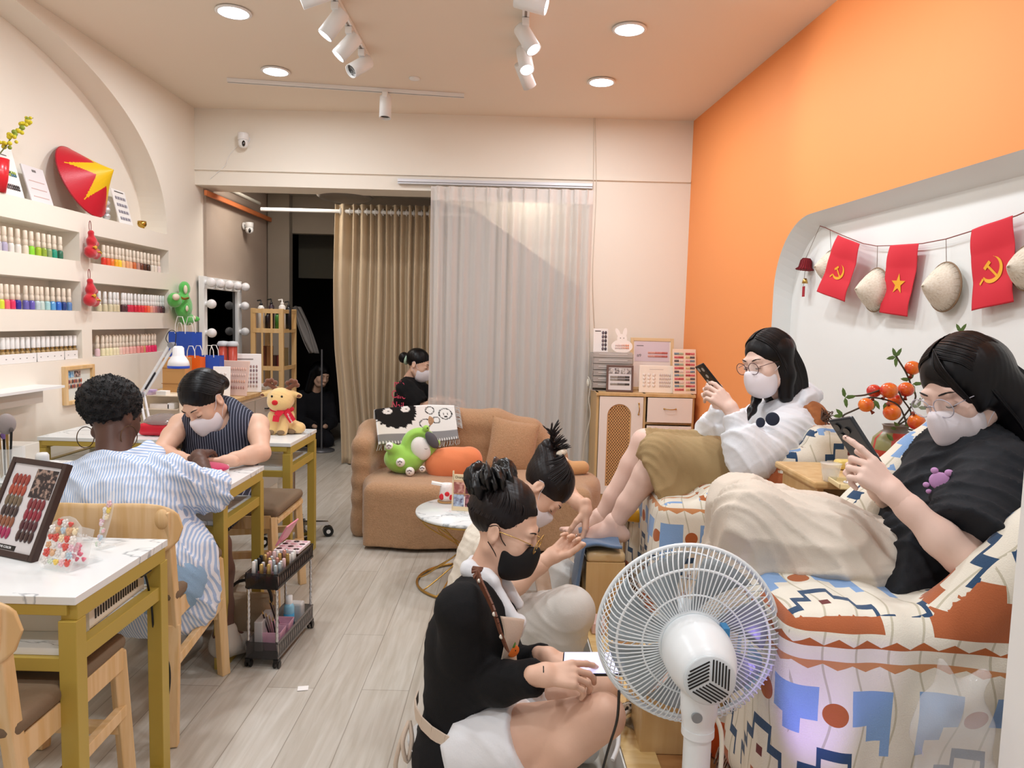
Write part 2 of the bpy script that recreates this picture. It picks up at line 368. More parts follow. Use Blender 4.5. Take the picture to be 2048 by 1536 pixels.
# left wall: six polish niches and the arched niche above
NZ=[(1.514,1.66),(1.247,1.401),(.993,1.146)]   # bottoms and tops
NZ=[(1.25+(a-1.5)*.8333,1.25+(b-1.5)*.8333) for a,b in((1.815,2.0),(1.497,1.686),(1.19,1.375))]
NY=[(1.9,3.925),(4.02,4.93)]
LEDGE=1.25+(2.127-1.5)*.8333
arch=[(4.913,LEDGE),(4.613,2.06),(4.384,2.312),(4.246,2.448),(3.887,2.65),(3.63,2.70),(3.3,2.715)]
arc=[(4.913,LEDGE)]
from math import cos,sin,pi
cxA=3.1
for i in range(1,40):
    t=i/40*pi/2; arc.append((cxA+(4.913-cxA)*cos(t)**.93,LEDGE+(2.68-LEDGE)*sin(t)**.93))
arcL=[(2*cxA-u,v) for u,v in reversed(arc)]
archpts=arc+[(cxA,2.68)]+arcL
holes=[[(a,c),(b,c),(b,d),(a,d)] for a,b in NY for c,d in NZ]+[archpts]
wall_cut('wall_left',lambda u,v,d:(XL-d,u,v),holes,-1.2,5.62,0,CEIL+.02,.35,WALL,WALL,.17)
# orange wall with rounded niche
def orp(u,v,d): return (orx(u)+d,u,v)
NT=1.80; rr=.36; nb=.2; Yn=3.87; Yf=1.0
hp=[(Yn,nb)]+[(Yn-rr+rr*cos(t),NT-rr+rr*sin(t)) for t in [i*pi/2/14 for i in range(15)]]+[(Yf+rr-rr*sin(t),NT-rr+rr*cos(t)) for t in [i*pi/2/14 for i in range(15)]]+[(Yf,nb)]
wall_cut('wall_right',orp,[hp],-1.2,5.6,0,CEIL+.02,.4,ORANGEW,mat('niche_white_paint','#eef0ee',.7),.10,lambda u,v:(u-.0,v-.05*min(1,max(0,(v-1.2)/.3))))
# back wall: beam over the opening, pier at the right, jamb at the left
bmz=2.18; OX0=XL-.02; OX1=.53
g=G(); g.box(((XL+1.3)/2,YB+.14,(bmz+CEIL)/2+.01),(1.3-XL,.28,CEIL-bmz+.02)); g.box(((OX1+1.3)/2,YB+.14,bmz/2),(1.3-OX1,.28,bmz)); 
g.box(((XL+1.25)/2,YB-.006,2.29),(1.25-XL,.02,.012))
struct('wall_back',g,WALL)
# slanted soffit of a stair seen through the sheer curtain
g=G(); g.add([(-.62,5.9,2.6),(1.4,5.9,2.6),(1.4,5.9,.95),(-.35,5.9,2.15),(-.62,5.9,2.2),(-.62,6.0,2.6),(1.4,6.0,2.6),(1.4,6.0,.95),(-.35,6.0,2.15),(-.62,6.0,2.2)],[(0,1,2,3,4),(9,8,7,6,5),(4,3,8,9),(3,2,7,8)]); struct('wall_stair_side',g,mat('warm_cream','#efe3cf',.8))
# back room
HALL=mat('taupe_wall_paint','#b3a192',.8); DARK=mat('unlit_room_paint','#14110f',.9)  # DARK: near-black colour carries the darkness of the unlit room
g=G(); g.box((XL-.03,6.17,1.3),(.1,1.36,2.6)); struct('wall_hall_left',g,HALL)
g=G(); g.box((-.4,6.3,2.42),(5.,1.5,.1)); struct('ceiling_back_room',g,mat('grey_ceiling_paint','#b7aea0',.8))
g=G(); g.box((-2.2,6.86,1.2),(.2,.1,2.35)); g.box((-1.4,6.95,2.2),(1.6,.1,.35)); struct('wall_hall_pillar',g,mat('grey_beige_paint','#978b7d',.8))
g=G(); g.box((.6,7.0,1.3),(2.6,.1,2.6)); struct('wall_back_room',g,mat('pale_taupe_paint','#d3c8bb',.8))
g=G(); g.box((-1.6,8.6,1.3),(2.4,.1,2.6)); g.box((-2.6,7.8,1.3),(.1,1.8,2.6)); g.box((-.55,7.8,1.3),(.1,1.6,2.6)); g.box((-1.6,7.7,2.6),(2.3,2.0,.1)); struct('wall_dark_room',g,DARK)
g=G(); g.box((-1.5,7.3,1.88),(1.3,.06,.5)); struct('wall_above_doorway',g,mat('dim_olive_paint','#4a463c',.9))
g=G(); g.beam((-2.27,5.38,2.13),(-2.27,6.8,2.13),.02,.035); struct('trim_1',g,mat('orange_trim_paint','#c9713f',.6))
g=G(); g.cyl((-2.2,5.4,2.2),(-2.2,6.3,2.2),.016); tagp(mk('ceiling_conduit_pipe',g,mat('grey_pipe','#a39d92',.5)),'pale pipe running along the top of the back room wall above the mirror','pipe')
# near white wall end at the right edge
pe=AY(2035,1090,1.16)
g=G(); g.box((pe.x+.5,1.06,1.36),(1.0,.2,2.72)); struct('wall_near_right',g,WHITEW)
# pedicure platform
PZ=.15
PLAT=mat('platform_wood','#b98a5a',.35,col2='#a97a4b',nscale=3,stretch=(2,12,1))
g=G(); a=Vector((.28,2.62)); b=Vector((.335,1.0))
g.add([(.285,2.66,0),(.335,.8,0),(1.6,.8,0),(1.45,2.66,0),(.285,2.66,PZ-.001),(.335,.8,PZ-.001),(1.6,.8,PZ-.001),(1.45,2.66,PZ-.001)],[(0,3,2,1),(4,5,6,7),(0,1,5,4),(1,2,6,5),(2,3,7,6),(3,0,4,7)])
struct('floor_platform',g,[PLAT])
# ---------------- ceiling fixtures ----------------
LED=mat('lit_led_diffuser','#ffffff',.5,emit='#f4f7ff',es=14)
for i,(x,y) in enumerate(DOWN[:4]):
    wl=['nearest the camera above the polish wall','between the lit left track and the back wall','beside the orange wall, nearest the camera','beside the orange wall, close to the back wall'][i]
    t=thing('downlight','round lit ceiling downlight '+wl,'ceiling light',(x,y,CEIL-.012),0,'round ceiling downlights')
    g=G(tr(x,y,CEIL)); g.lathe([(.074,-.001),(.084,-.004),(.086,-.010),(.078,-.014),(.070,-.012)],40); mk('rim',g,WHITEM,t)
    g=G(tr(x,y,CEIL)); g.lathe([(.0001,-.013),(.071,-.0125)],40); mk('diffuser',g,LED,t)
DARKLENS=mat('unlit_lens','#1b1a1c',.2)
def spot(base,aim,lit,label,energy=0):
    """track spotlight: adapter on the rail, stem, cylindrical head"""
    base=Vector(base); t=thing('track_spotlight',label,'spotlight',base,0,'track spotlights')
    g=G(tr(base)); g.box((0,0,-.02),(.035,.075,.035)); mk('adapter',g,WHITEM,t,bevel=.004)
    h=base+Vector((0,0,-.075)); d=(Vector(aim)-h).normalized()
    g=G(); g.cyl(base+Vector((0,0,-.035)),h,.007); g.ell(h,.012); mk('stem',g,WHITEM,t)
    a=h-d*.045; b=h+d*.085
    T=tr(h)@basis(d).to_4x4()
    g=G(T); g.lathe([(.001,-.05),(.036,-.05),(.038,-.046),(.038,.09),(.034,.09),(.034,.075)],28); mk('lamp_head',g,WHITEM,t)
    g=G(T); g.lathe([(.0001,.0835 if lit else .075),(.0345,.0845 if lit else .075)],24); mk('lens',g,LED if lit else DARKLENS,t)
    if energy: lamp('SPOT',h+d*.1,energy*.55,(1,.97,.93),.035,h+d*3,70,.7)
    return t
def rail(a,b,label):
    g=G(); g.beam(a,b,.034,.022); g.mi=1; g.beam(Vector(a)+Vector((0,0,-.0112)),Vector(b)+Vector((0,0,-.0112)),.012,.001)
    tagp(mk('light_track',g,[WHITEM,mat('rail_slot','#8d8680',.5)],bevel=.001),label,'track')
zr=CEIL-.012
# left track runs away from the camera
l0=AZ(700,110,CEIL-.02); lx=-.86
def atl(px,py): p=AZ(px,py,CEIL-.03); return p
L1=AZ(712,75,CEIL-.02)
rail((lx+.0,1.9,zr),(lx+.0,4.2,zr),'white ceiling track carrying the four spotlights left of centre')
print('track left',L1)
ys=[2.55,2.85,3.2,3.55]
for i,(hy,aim,lit,lb) in enumerate([(3.22,(-3,2.9,1.7),True,'lit white track spotlight cut off by the top of the picture'),(3.5,(-2.4,3.2,.4),True,'lit white track spotlight tilted to the shelves, second on the left track'),(3.78,(-2.6,3.3,.5),True,'lit white track spotlight tilted down left, third on the left track'),(4.08,(-2.4,2.5,1.0),False,'unlit white track spotlight turned to the camera side, farthest on left track')]):
    spot((lx,hy,zr-.01),aim,lit,lb,20 if lit else 0)
R1=AZ(1050,60,CEIL-.02); rx=.02; print('track right',R1)
rail((rx,1.9,zr),(rx,4.2,zr),'white ceiling track carrying the spotlights near the orange wall')
for i,(hy,aim,lit,lb) in enumerate([(3.24,(1.5,3.05,2.2),True,'lit white spotlight pointing sideways at the orange wall'),(3.62,(1.0,3.0,.9),True,'lit white spotlight tilted down right, second on the right track'),(3.9,(.4,2.9,.6),True,'small lit white spotlight facing the camera on the right track'),(4.12,(.8,5.2,1.2),False,'unlit white spotlight farthest along the right track')]):
    spot((rx,hy,zr-.01),aim,lit,lb,(42 if i==0 else 16) if lit else 0)
a=AZ(455,160,CEIL-.01); b=AZ(928,191,CEIL-.01); yy=(a.y+b.y)/2
a=Vector((a.x,a.y,zr)); b=Vector((b.x,b.y,zr))
rail(a,b,'short white ceiling track across the room near the back wall')
m_=a+(b-a)*.66; spot(m_+Vector((0,0,-.01)),m_+Vector((0,-.12,-1)),False,'single unlit white spotlight hanging straight down from the crosswise track')
p=AZ(829,156,CEIL); g=G(tr(p)); g.lathe([(.034,0),(.034,-.006),(.028,-.01),(.0001,-.012)],24); tagp(mk('smoke_detector',g,WHITEM),'small flat white disc on the ceiling between the tracks','detector')
# wall cameras
def wcam(p,d,label,s=1.):
    t=thing('security_camera',label,'camera',p)
    T=tr(p)@basis(d,(0,0,1)).to_4x4()  # z = out of the wall
    g=G(tr(p)); dv=Vector(d); g.add([],[]); g.cyl(Vector((0,0,0)),dv*.012*s,.034*s,n=24); g.beam(dv*.01+Vector((0,0,.02*s)),dv*.055*s+Vector((0,0,.02*s)),.05*s,.02*s); mk('wall_mount',g,WHITEM,t,bevel=.004)
    c=Vector(p)+dv*.055*s
    g=G(tr(c)); g.lathe([(.0001,.034*s),(.036*s,.034*s),(.038*s,.03*s),(.038*s,-.01*s),(.034*s,-.014*s)],24); mk('collar',g,WHITEM,t)
    g=G(tr(c)); g.lathe([(.033*s,-.014*s),(.036*s,-.03*s),(.034*s,-.05*s),(.022*s,-.066*s),(.0001,-.07*s)],24); mk('dome',g,WHITEM,t)
    g=G(); q=c+Vector((.012*s,-.026*s,-.042*s)); g.ell((0,0,0),(.013*s,.012*s,.022*s),tr(q)); mk('lens',g,SILK,t)
    return t
pc=AY(492,280,YB); wcam(pc,(0,-1,0),'white domed security camera on the beam above the opening')
g=G(); P=[AY(474,292,YB-.012),AY(462,306,YB-.008),AY(455,318,YB-.01),AY(452,330,YB-.02),AY(436,344,YB-.01),AY(420,358,YB-.008)]; g.tube(P,.0022,6); tagp(mk('camera_cable',g,WHITEM),'thin white cable wandering down from the security camera','cable')
pc=AX(487,452,XL+.03); wcam(pc,(1,0,0),'white domed security camera on the back room wall above the mirror',.9)
# ---------------- polish bottles ----------------
BCAP=mat('cream_bottle_cap','#f0e2cf',.45); BCAP2=mat('white_bottle_cap','#f4f2ef',.35); GC=mat('gold_collar','#b3935b',.3,metal=.8)
def bottle(p,col,cname,label,style=0):
    t=thing('nail_polish_bottle',label,'nail polish',p,0,'nail polish bottles in the wall niches')
    m=mat('lacquer_'+cname.replace(' ','_'),col,.12,coat=.6)
    T=tr(p)
    if style==1:
        g=G(T); g.lathe([(.0001,0),(.0115,0),(.0125,.003),(.0125,.04),(.006,.046)],12); mk('bottle_body',g,m,t)
        g=G(T); g.lathe([(.0055,.044),(.0085,.046),(.0085,.056),(.006,.058)],12); mk('gold_collar',g,GC,t)
        g=G(T); g.lathe([(.012,.056),(.0125,.058),(.0125,.108),(.011,.111),(.0001,.111)],12); mk('cap',g,BCAP2,t)
    else:
        g=G(T); g.lathe([(.0001,0),(.0135,0),(.0145,.003),(.0145,.034),(.012,.042),(.007,.045)],12); mk('bottle_body',g,m,t)
        cut=.006 if style==2 else 0
        g=G(T); g.lathe([(.007,.043),(.0112,.045),(.0112,.066),(.0085,.074),(.0095,.0755),(.0105,.078),(.0100,.112),(.008,.115),(.0001,.115+cut)],12); mk('cap',g,BCAP2 if style==3 else BCAP,t)
    return t
ORD='zero first second third fourth fifth sixth seventh eighth ninth tenth eleventh twelfth thirteenth fourteenth fifteenth sixteenth seventeenth eighteenth nineteenth twentieth'.split()
ZN=[z[0] for z in NZ]
ROWS=[
 (0,'top left niche',0,[0,12,25,39,53.7,65.6,79,90,100.5,110.8,122.6],'pale grey|#c9c6cf,lavender grey|#b9b2cc,milky white|#e9e4dd,milky white|#e9e4dd,pearl cream|#e8dcc8,neon lime|#8fdc3c,olive lime|#a8c634,moss green|#93ad3f,sage green|#8fa577,teal green|#1f9c80,bottle green|#2f6f57'),
 (0,'top right niche',0,[209,217,225,233.4,240,247,255,261.5,269,276.5,283.4,290,297.4,304.5,311,318],'scarlet|#df3a2c,orange red|#ee5a33,tangerine|#f08035,golden yellow|#f5b52e,bright yellow|#f6d03a,apricot|#f0c48d,peach|#e9a878,soft peach|#ecb088,burnt orange|#cf6a35,dusty rose|#b98a7c,chestnut|#6e3b29,dark brown|#4b2a1e,espresso|#3d241a,clear beige|#e6dccd,clear beige|#e6dccd,clear pink|#e8d6cf'),
 (1,'middle left niche',0,[1.6,12.7,24.2,35.3,51,63,74,82.6,94,105,116.5,126.7,137.8],'acid yellow|#dbe340,coral pink|#f06a7c,raspberry|#e23a68,royal blue|#2a2f9e,periwinkle|#6d67b5,violet|#6a5fb8,ice blue|#bfcfd3,pale mint|#c7d8d2,pale aqua|#a9d3d6,sky blue|#5fa5dc,cobalt blue|#2e6fd0,navy blue|#1f3f7f,denim blue|#5a86bd'),
 (1,'middle right niche',3,[198,209.6,220,228,234.4,245,249.6,256.4,262,269.7,276.9,283.4,289.6,295.3,301,305.6,310,314.8,320.3,325],'pearl beige|#d9cfae,pearl beige|#d9cfae,pearl beige|#cfc39e,champagne|#d2c6a4,champagne|#d2c6a4,dark plum|#4e2b33,dark plum|#4a2730,crimson|#cf2347,crimson|#d3233d,ruby|#cf1e3a,cherry red|#dd2a3c,cherry red|#e02d38,vermilion|#e8402f,coral orange|#ef6a45,salmon|#e39a86,dusty pink|#cf8d88,rosewood|#a96a68,mauve brown|#82565e,wine|#64313f,deep plum|#472a38'),
 (2,'bottom left niche',1,[1,10.3,20,29.7,40.6,51.3,62.5,72.2,82,91.3,101,110,119,128,137,146],','.join(['amber|#a58757']*16)),
 (2,'bottom right niche',2,[192.4,203,211,218,225.6,231.7,238,244,251.2,258.8,265.6,273.8,281,285,290.2,296.3,302.5,307.6],'rosy white|#e7c6cb,pale cream|#ece4bd,pale cream|#efe6b9,butter|#f0e8be,buttermilk|#efe3c0,buttermilk|#efe0c2,shell pink|#f2cfc0,blush|#f2c2b4,blush|#f1bcae,soft pink|#f3b3a8,soft pink|#f4ada3,warm pink|#f29a94,coral rose|#ec7f7d,gold glitter|#d2a06a,hot pink|#ec3f6d,hot pink|#ee3569,magenta|#e82a62,magenta|#e42560')]
for k,nm,sty,xs,cs in ROWS:
    cs=cs.split(',')
    for i,(x,c) in enumerate(zip(xs,cs)):
        cn,hx=c.split('|'); z=ZN[k]+.001; X=XL-.035
        p=AX(x,600,X); y=p.y
        bottle((X,y,z+(.012 if sty==1 else 0)),hx,cn,f"{cn} nail polish bottle, {ORD[i+1]} from the left in the {nm}",sty)
# white holder strip in the bottom left niche
for i,(u,v) in enumerate([(2.95,3.06),(3.065,3.22),(3.225,3.56),(3.565,3.78),(3.785,3.90)]):
    g=G(); zb=ZN[2]+.001; g.box((XL-.014,(u+v)/2,zb+.022),(.012,v-u-.003,.044)); g.box((XL-.035,(u+v)/2,zb+.005),(.05,v-u-.003,.01)); g.mi=1
    n=int((v-u)/.045)
    for j in range(n): g.box((XL-.0075,u+(j+.5)*(v-u)/n,zb+.022),(.0008,.008,.004))
    tagp(mk('bottle_holder',g,[PAPER,mat('grey_print','#8a8684',.7)]),'white label strip holder under amber polish bottles, '+ORD[i+1]+' from the left','holder',group='white bottle holders')
# ---------------- things on the arched ledge ----------------
ZL=LEDGE+.002
def leaf_board(name,cat,label,c,w,h,th,lean,yaw,m,draw=None,bev=.004,group=None):
    """upright board; local x right, z up, y = back; leaning back by lean degrees"""
    t=thing(name,label,cat,c,0,group)
    T=tr(c)@Matrix.Rotation(math.radians(yaw),4,'Z')@Matrix.Rotation(math.radians(-lean),4,'X')
    g=G(T); g.box((0,th/2,h/2),(w,th,h)); mk('board',g,m,t,bevel=bev)
    if draw: draw(T,t,w,h)
    return t
def swatches(T,t,rows,cols,x0,x1,z0,z1,colf,w=.012,h=.018,name='nail_swatches'):
    g=G(T); mats=[];ix={}
    for r_ in range(rows):
        for c_ in range(cols):
            hx=colf(r_,c_)
            if hx is None: continue
            if hx not in ix: ix[hx]=len(mats); mats.append(mat('swatch_'+hx[1:],hx,.2,coat=.4))
            g.mi=ix[hx]; x=x0+(x1-x0)*(c_+.5)/cols; z=z1-(z1-z0)*(r_+.5)/rows
            g.ell((x,-.0015,z),(w/2,.0025,h/2),n=8,m=6)
    return mk(name,g,mats,t)
def lines(T,t,segs,m=None,name='print'):
    g=G(T)
    for x,z,w,h in segs: g.box((x,-.0006,z),(w,.0008,h))
    return mk(name,g,m or mat('dark_print','#4c4848',.7),t)
yaw=90  # boards on the left wall face +X
def ledge_at(px,py): p=AX(px,py,XL-.05); return Vector((XL-.06,p.y,ZL))
def d1(T,t,w,h):
    swatches(T,t,2,12,-w*.4,w*.4,h*.42,h*.52,lambda r,c:['#2f6f86','#3f93b3','#24303a','#9bb04a'][(c//3+r)%4],.012,.016)
    swatches(T,t,2,12,-w*.4,w*.4,h*.16,h*.26,lambda r,c:['#3a2f33','#594a4c','#2a2429'][(c//4)%3],.012,.016)
    lines(T,t,[(-.02,h*.62,.1,.003),(-.03,h*.57,.08,.003),(0,h*.8,.09,.004)])
leaf_board('sample_board','sample board','white sample board with blue and dark swatch rows beside the red vase',ledge_at(27,383),.2,.26,.012,14,90,PAPER,d1)
def d2(T,t,w,h):
    lines(T,t,[(0,h*.88,.03,.012)],mat('grey_mark','#77706e',.6)); lines(T,t,[(-.002,h*.6,w*.7,.004),(0,h*.4,w*.7,.004),(.0,h*.2,w*.7,.004)],mat('pink_print','#caa9a2',.6),'lines')
leaf_board('sample_board','sample board','frosted white card with three pink lines, between two ledge sample boards',ledge_at(92,402),.17,.2,.01,16,90,mat('frosted_card','#e4e0e2',.3),d2)
def d3(T,t,w,h):
    swatches(T,t,4,8,-w*.38,w*.38,h*.1,h*.85,lambda r,c:'#8b8793' if c%2==0 else '#b7b4bd',.012,.022)
    lines(T,t,[(-.0,h*.93,.1,.006),(.01,h*.05,.1,.002)])
leaf_board('sample_board','sample board','white card with a four by four swatch grid right of the conical hat',ledge_at(258,447),.155,.225,.008,14,90,PAPER,d3)
# red conical hat with a yellow star
hc=AX(180,350,XL-.1)
t=thing('conical_hat','large red conical hat with a big yellow star leaning on the ledge','hat',(XL-.03,hc.y,ZL))
# cone: rim tilted, tip pointing toward the room and up right
tip=AX(227,340,XL+.09); rc=Vector((XL-.085,AX(163,352,XL-.085).y,ZL+.185)); axd=(tip-rc); HT=axd.length; axd.normalize()
B=basis(axd).to_4x4(); RR=.2
T=tr(rc)@B
g=G(T)
def cone(u,v): a=2*pi*u; r=RR*(1-v)+.003; return (r*cos(a),r*sin(a),v*HT*(1-.06*sin(pi*v)))
NU,NV=160,90; g.grid(cone,NU,NV,closeu=True)
import itertools
# star on the cone (developed radially), as face materials
upv=(B.inverted().to_3x3()@Vector((0,.0,1))); a0=math.atan2(upv.y,upv.x)-.1
def instar(x,y,R0):
    r=math.hypot(x,y)
    if r>R0: return False
    a=(math.atan2(y,x))%(2*pi/5); a=min(a,2*pi/5-a)
    return r*cos(a)+r*sin(a)*math.tan(math.radians(54)-0)*1.0<= R0*1.0 if False else r*(cos(a)*sin(math.radians(36)/1)+0)<1e9 and _st(r,a,R0)
def _st(r,a,R0):
    # tip at angle 0, notch at 36 deg with radius .382
    x,y=r*cos(a),r*sin(a); nx,ny=.382*R0*cos(pi/5),.382*R0*sin(pi/5)
    return (nx-R0)*(y-0)-(ny-0)*(x-R0)>=0
for fi in range(NU*NV):
    j,i=divmod(fi,NU); v=(j+.5)/NV; a=2*pi*(i+.5)/NU-a0; r=(1-v)*RR
    if _st(r,min(a%(2*pi/5),2*pi/5-a%(2*pi/5)),RR*.86) : g.m[fi]=1
mk('hat_cone',g,[mat('red_lacquered_straw','#cf1f33',.35,bump=(200,.3)),mat('yellow_lacquered_straw','#f1c31a',.4,bump=(200,.3))],t)
g=G(T); g.tube([(RR*cos(2*pi*i/48),RR*sin(2*pi*i/48),0) for i in range(48)],.004,6,closed=True); mk('rim',g,mat('red_rim','#a3182a',.4),t)
# crystal stack, gold cup
p=AX(213,432,XL-.03); g=G(tr(XL-.03,p.y,ZL))
for i in range(3): g.ell((0,0,.02+.036*i),.021)
tagp(mk('crystal_ornament',g,mat('crystal_glass','#dfe5e8',.03,metal=.6)),'clear stacked crystal ball ornament between hat and swatch card','ornament')
p=AX(284,452,XL-.04); g=G(tr(XL-.04,p.y,ZL)); g.lathe([(.0001,0),(.02,0),(.012,.01),(.022,.016),(.028,.03),(.026,.05),(.022,.05),(.0001,.03)],20)
tagp(mk('gold_cup',g,mat('shiny_gold','#c9a24d',.12,metal=1)),'small shiny gold cup at the right end of the arched ledge','cup')
# red vase with yellow blossom branch and rattan loop
p=AX(-6,345,XL-.02); c=Vector((XL-.03,p.y,ZL))
t=thing('flower_vase','red vase holding a yellow blossom sprig at the left picture edge','vase',c)
g=G(tr(c)); g.lathe([(.0001,0),(.04,0),(.05,.06),(.058,.15),(.05,.15),(.04,.06),(.0001,.01)],24); mk('vase_body',g,mat('red_glaze','#d8232f',.25),t)
st=thing2=None
P=[c+Vector((0,0,.14))]+[AX(x,y,XL+.0) for x,y in((12,292),(22,276),(33,262),(45,250),(55,240),(66,236))]
g=G(); g.tube(P,[.003]*4+[.002]*3,6); g.tube([P[5],P[5]+Vector((.0,.03,.02))],.0015); stm=mk('stem',g,mat('branch_green','#6f7a48',.6),t)
g=G(); rr_=random.Random(3)
for q in P[1:6]:
    for k in range(7):
        o=Vector((rr_.uniform(-.018,.018),rr_.uniform(-.016,.016),rr_.uniform(-.018,.018))); g.mi=0 if rr_.random()<.65 else 1; g.ell(q+o,rr_.uniform(.007,.012),n=8,m=6)
mk('blossom',g,[mat('yellow_blossom','#dccb2e',.6),mat('blossom_green','#8fa13a',.6)],t)
g=G(); 
for k in range(2): g.tube([c+Vector((-.02,-.01+.03*cos(a)*(1.3-k*.4),.2+.12*sin(a)*(1-.3*k))) for a in [i*pi/12 for i in range(13)]],.004,6)
mk('rattan_loop',g,mat('rattan','#c49a62',.6),t)
# ---------------- red charms, green plush, bags ----------------
FUR_R=mat('red_plush','#c81d2a',.95,sheen=.6,bump=(300,.8)); FUR_G=mat('green_plush','#5fc45a',.95,sheen=.6,bump=(250,.8)); CREAMP=mat('cream_plush','#f0e2cd',.95,bump=(250,.6))
def hangcharm(px,py,label):
    c=AX(px,py,XL+.035); c.x=XL+.04
    t=thing('red_charm',label,'ornament',c,0,'red plush charms on the polish wall'); s=S()
    s.ell(c+Vector((0,-.005,.05)),(.026,.03,.03)); s.ell(c+Vector((.0,-.015,-.005)),(.03,.042,.034)); s.ell(c+Vector((.0,.03,-.012)),(.026,.026,.03)); s.ell(c+Vector((0,.035,.042)),(.015,.018,.016)); s.cap(c+Vector((0,-.005,.075)),c+Vector((0,-.01,.095)),.012,.016)
    v=s.build(.004,folds(.003,[(1,2,3),(3,-1,2)],120)); mk('pouch',v,FUR_R,t)
    g=G(); g.tube([c+Vector((.027,-.04+.08*u,.018-.03*u+.006*sin(9*u))) for u in [i/10 for i in range(11)]],.0035,6); g.ell(c+Vector((.03,-.02,.018)),(.006,.012,.01)); mk('yellow_tie',g,mat('yellow_cord','#d9a22f',.6),t)
    g=G(); g.tube([c+Vector((-.005,-.008+.012*sin(a)*.8,.1+.03*(1-cos(a)))) for a in [i*2*pi/14 for i in range(14)]],.002,6,closed=True); mk('hanging_loop',g,mat('dark_red_cord','#7e2127',.6),t)
hangcharm(183,502,'red plush charm hanging on the upper divider between the niches'); hangcharm(181,598,'red plush charm hanging on the lower divider between the niches')
c=AX(365,610,XL+.06); c.x=XL+.06
t=thing('green_bear_toy','fuzzy green plush toy hanging upside down beside the vanity mirror','plush toy',c); s=S()
def gy(px,py,dx=0): q=AX(px,py,XL+.06+dx); return Vector((XL+.06+dx,q.y,q.z))
s.ell(gy(367,613),(.05,.085,.085)); s.ell(gy(374,638),(.045,.07,.045)); s.ell(gy(349,600),(.045,.05,.05)); s.ell(gy(369,577),(.035,.048,.05)); s.ell(gy(391,638),(.03,.02,.02)); s.ell(gy(366,596),(.04,.05,.04))
mk('body',s.build(.006,folds(.002,[(1,2,3),(3,-1,2)],150)),FUR_G,t)
g=G(); g.ell(gy(352,594,.035),(.02,.032,.022)); g.ell(gy(371,579,.03),(.012,.016,.03)); g.ell(gy(386,636,.03),(.02,.02,.018)); g.ell(gy(374,617,.046),(.006,.018,.02)); mk('cream_patch',g,CREAMP,t)
g=G(); g.tube([gy(362,595,.04),gy(368,598,.052),gy(376,596,.05)],.008,8); mk('collar_band',g,GOLD,t)
def bag(c,w,d,h,m,label,ry=0,txt=None):
    t=thing('paper_bag',label,'paper bag',c,ry,'paper shopping bags by the mirror'); T=WORLD[t.name]
    g=G(T); k=.6
    g.add([(-w/2,-d/2,0),(w/2,-d/2,0),(w/2,d/2,0),(-w/2,d/2,0),(-w/2,-d/2,h),(w/2,-d/2,h),(w/2*.97,0,h*.98),(w/2,d/2,h),(-w/2,d/2,h),(-w/2*.97,0,h*.98)],[(0,3,2,1),(0,1,5,4),(2,3,8,7),(1,2,7,6,5),(3,0,4,9,8)]); mk('bag_body',g,m,t)
    for y in(-d/2,d/2):
        g=G(T); g.tube([(-w*.22,y,h-.01),(-w*.2,y,h+h*.12),(-w*.1,y,h+h*.24),(w*.1,y,h+h*.24),(w*.2,y,h+h*.12),(w*.22,y,h-.01)],.0025,6); mk('handle',g,mat('white_cord','#f1efea',.7),t)
    if txt: text(txt,.035,T@tr(0,-d/2-.001,h*.3)@rotm(90,0,0),mat('white_ink','#ffffff',.6),t)
    return t
BLUE=mat('blue_paper','#2550b8',.5); ORP=mat('orange_paper','#ef6a1e',.5)
SHT=.72  # counter height behind
b_=AZ(357,838,.9)
pb=AY(371,735,4.9); bag((pb.x,4.9,AY(371,745,4.9).z),.13,.08,.27,BLUE,'large blue paper bag standing behind the white desk lamp',-.5)
# ---------------- nail tables ----------------
TOPZ=.65
def desk(xr,y0,y1,L,label,shelf=True,rz=0,barfloor=True):
    t=thing('nail_table',label,'table',(xr-L/2,(y0+y1)/2,0),0,'white marble top nail tables')
    x0,x1=xr-L,xr
    g=G(); g.box(((x0+x1)/2,(y0+y1)/2,TOPZ-.009),(L,y1-y0,.018)); mk('tabletop',g,MARBLE,t,bevel=.0015)
    g=G(); q=.036; zt=TOPZ-.018
    for X in (x0+.02,x1-.02):
        g.box((X,(y0+y1)/2,zt-q/2),(q,y1-y0-.02,q)); g.box((X,(y0+y1)/2,.515),(q*.8,y1-y0-.02,q)); g.box((X,(y0+y1)/2,q/2),(q,y1-y0-.02,q))
    for Y in (y0+.02,y1-.02): g.box(((x0+x1)/2,Y,zt-.012),(L-.04,q,.024)); g.box(((x0+x1)/2,Y,.5),(L-.04,q,.03))
    mk('frame',g,GOLDM,t,bevel=.0015)
    for X in (x0+.02,x1-.02):
        for Y in (y0+.02,y1-.02):
            g=G(); g.box((X,Y,(zt-q)/2),(q+.002,q+.002,zt-q)); mk('leg',g,GOLDM,t,bevel=.0015)
    g=G(); g.box(((x0+x1)/2,(y0+y1)/2,.523),(L-.075,y1-y0-.03,.015)); mk('shelf',g,MARBLE,t)
    return t
desk(-.905,1.476,1.885,1.1,'marble topped nail table nearest the camera, holding charm displays')
desk(-.985,2.459,2.866,1.15,'middle marble topped nail table where the pink hand rest lies')
desk(-1.04,3.391,3.848,1.2,'marble topped nail table farthest back, under the plush reindeer')
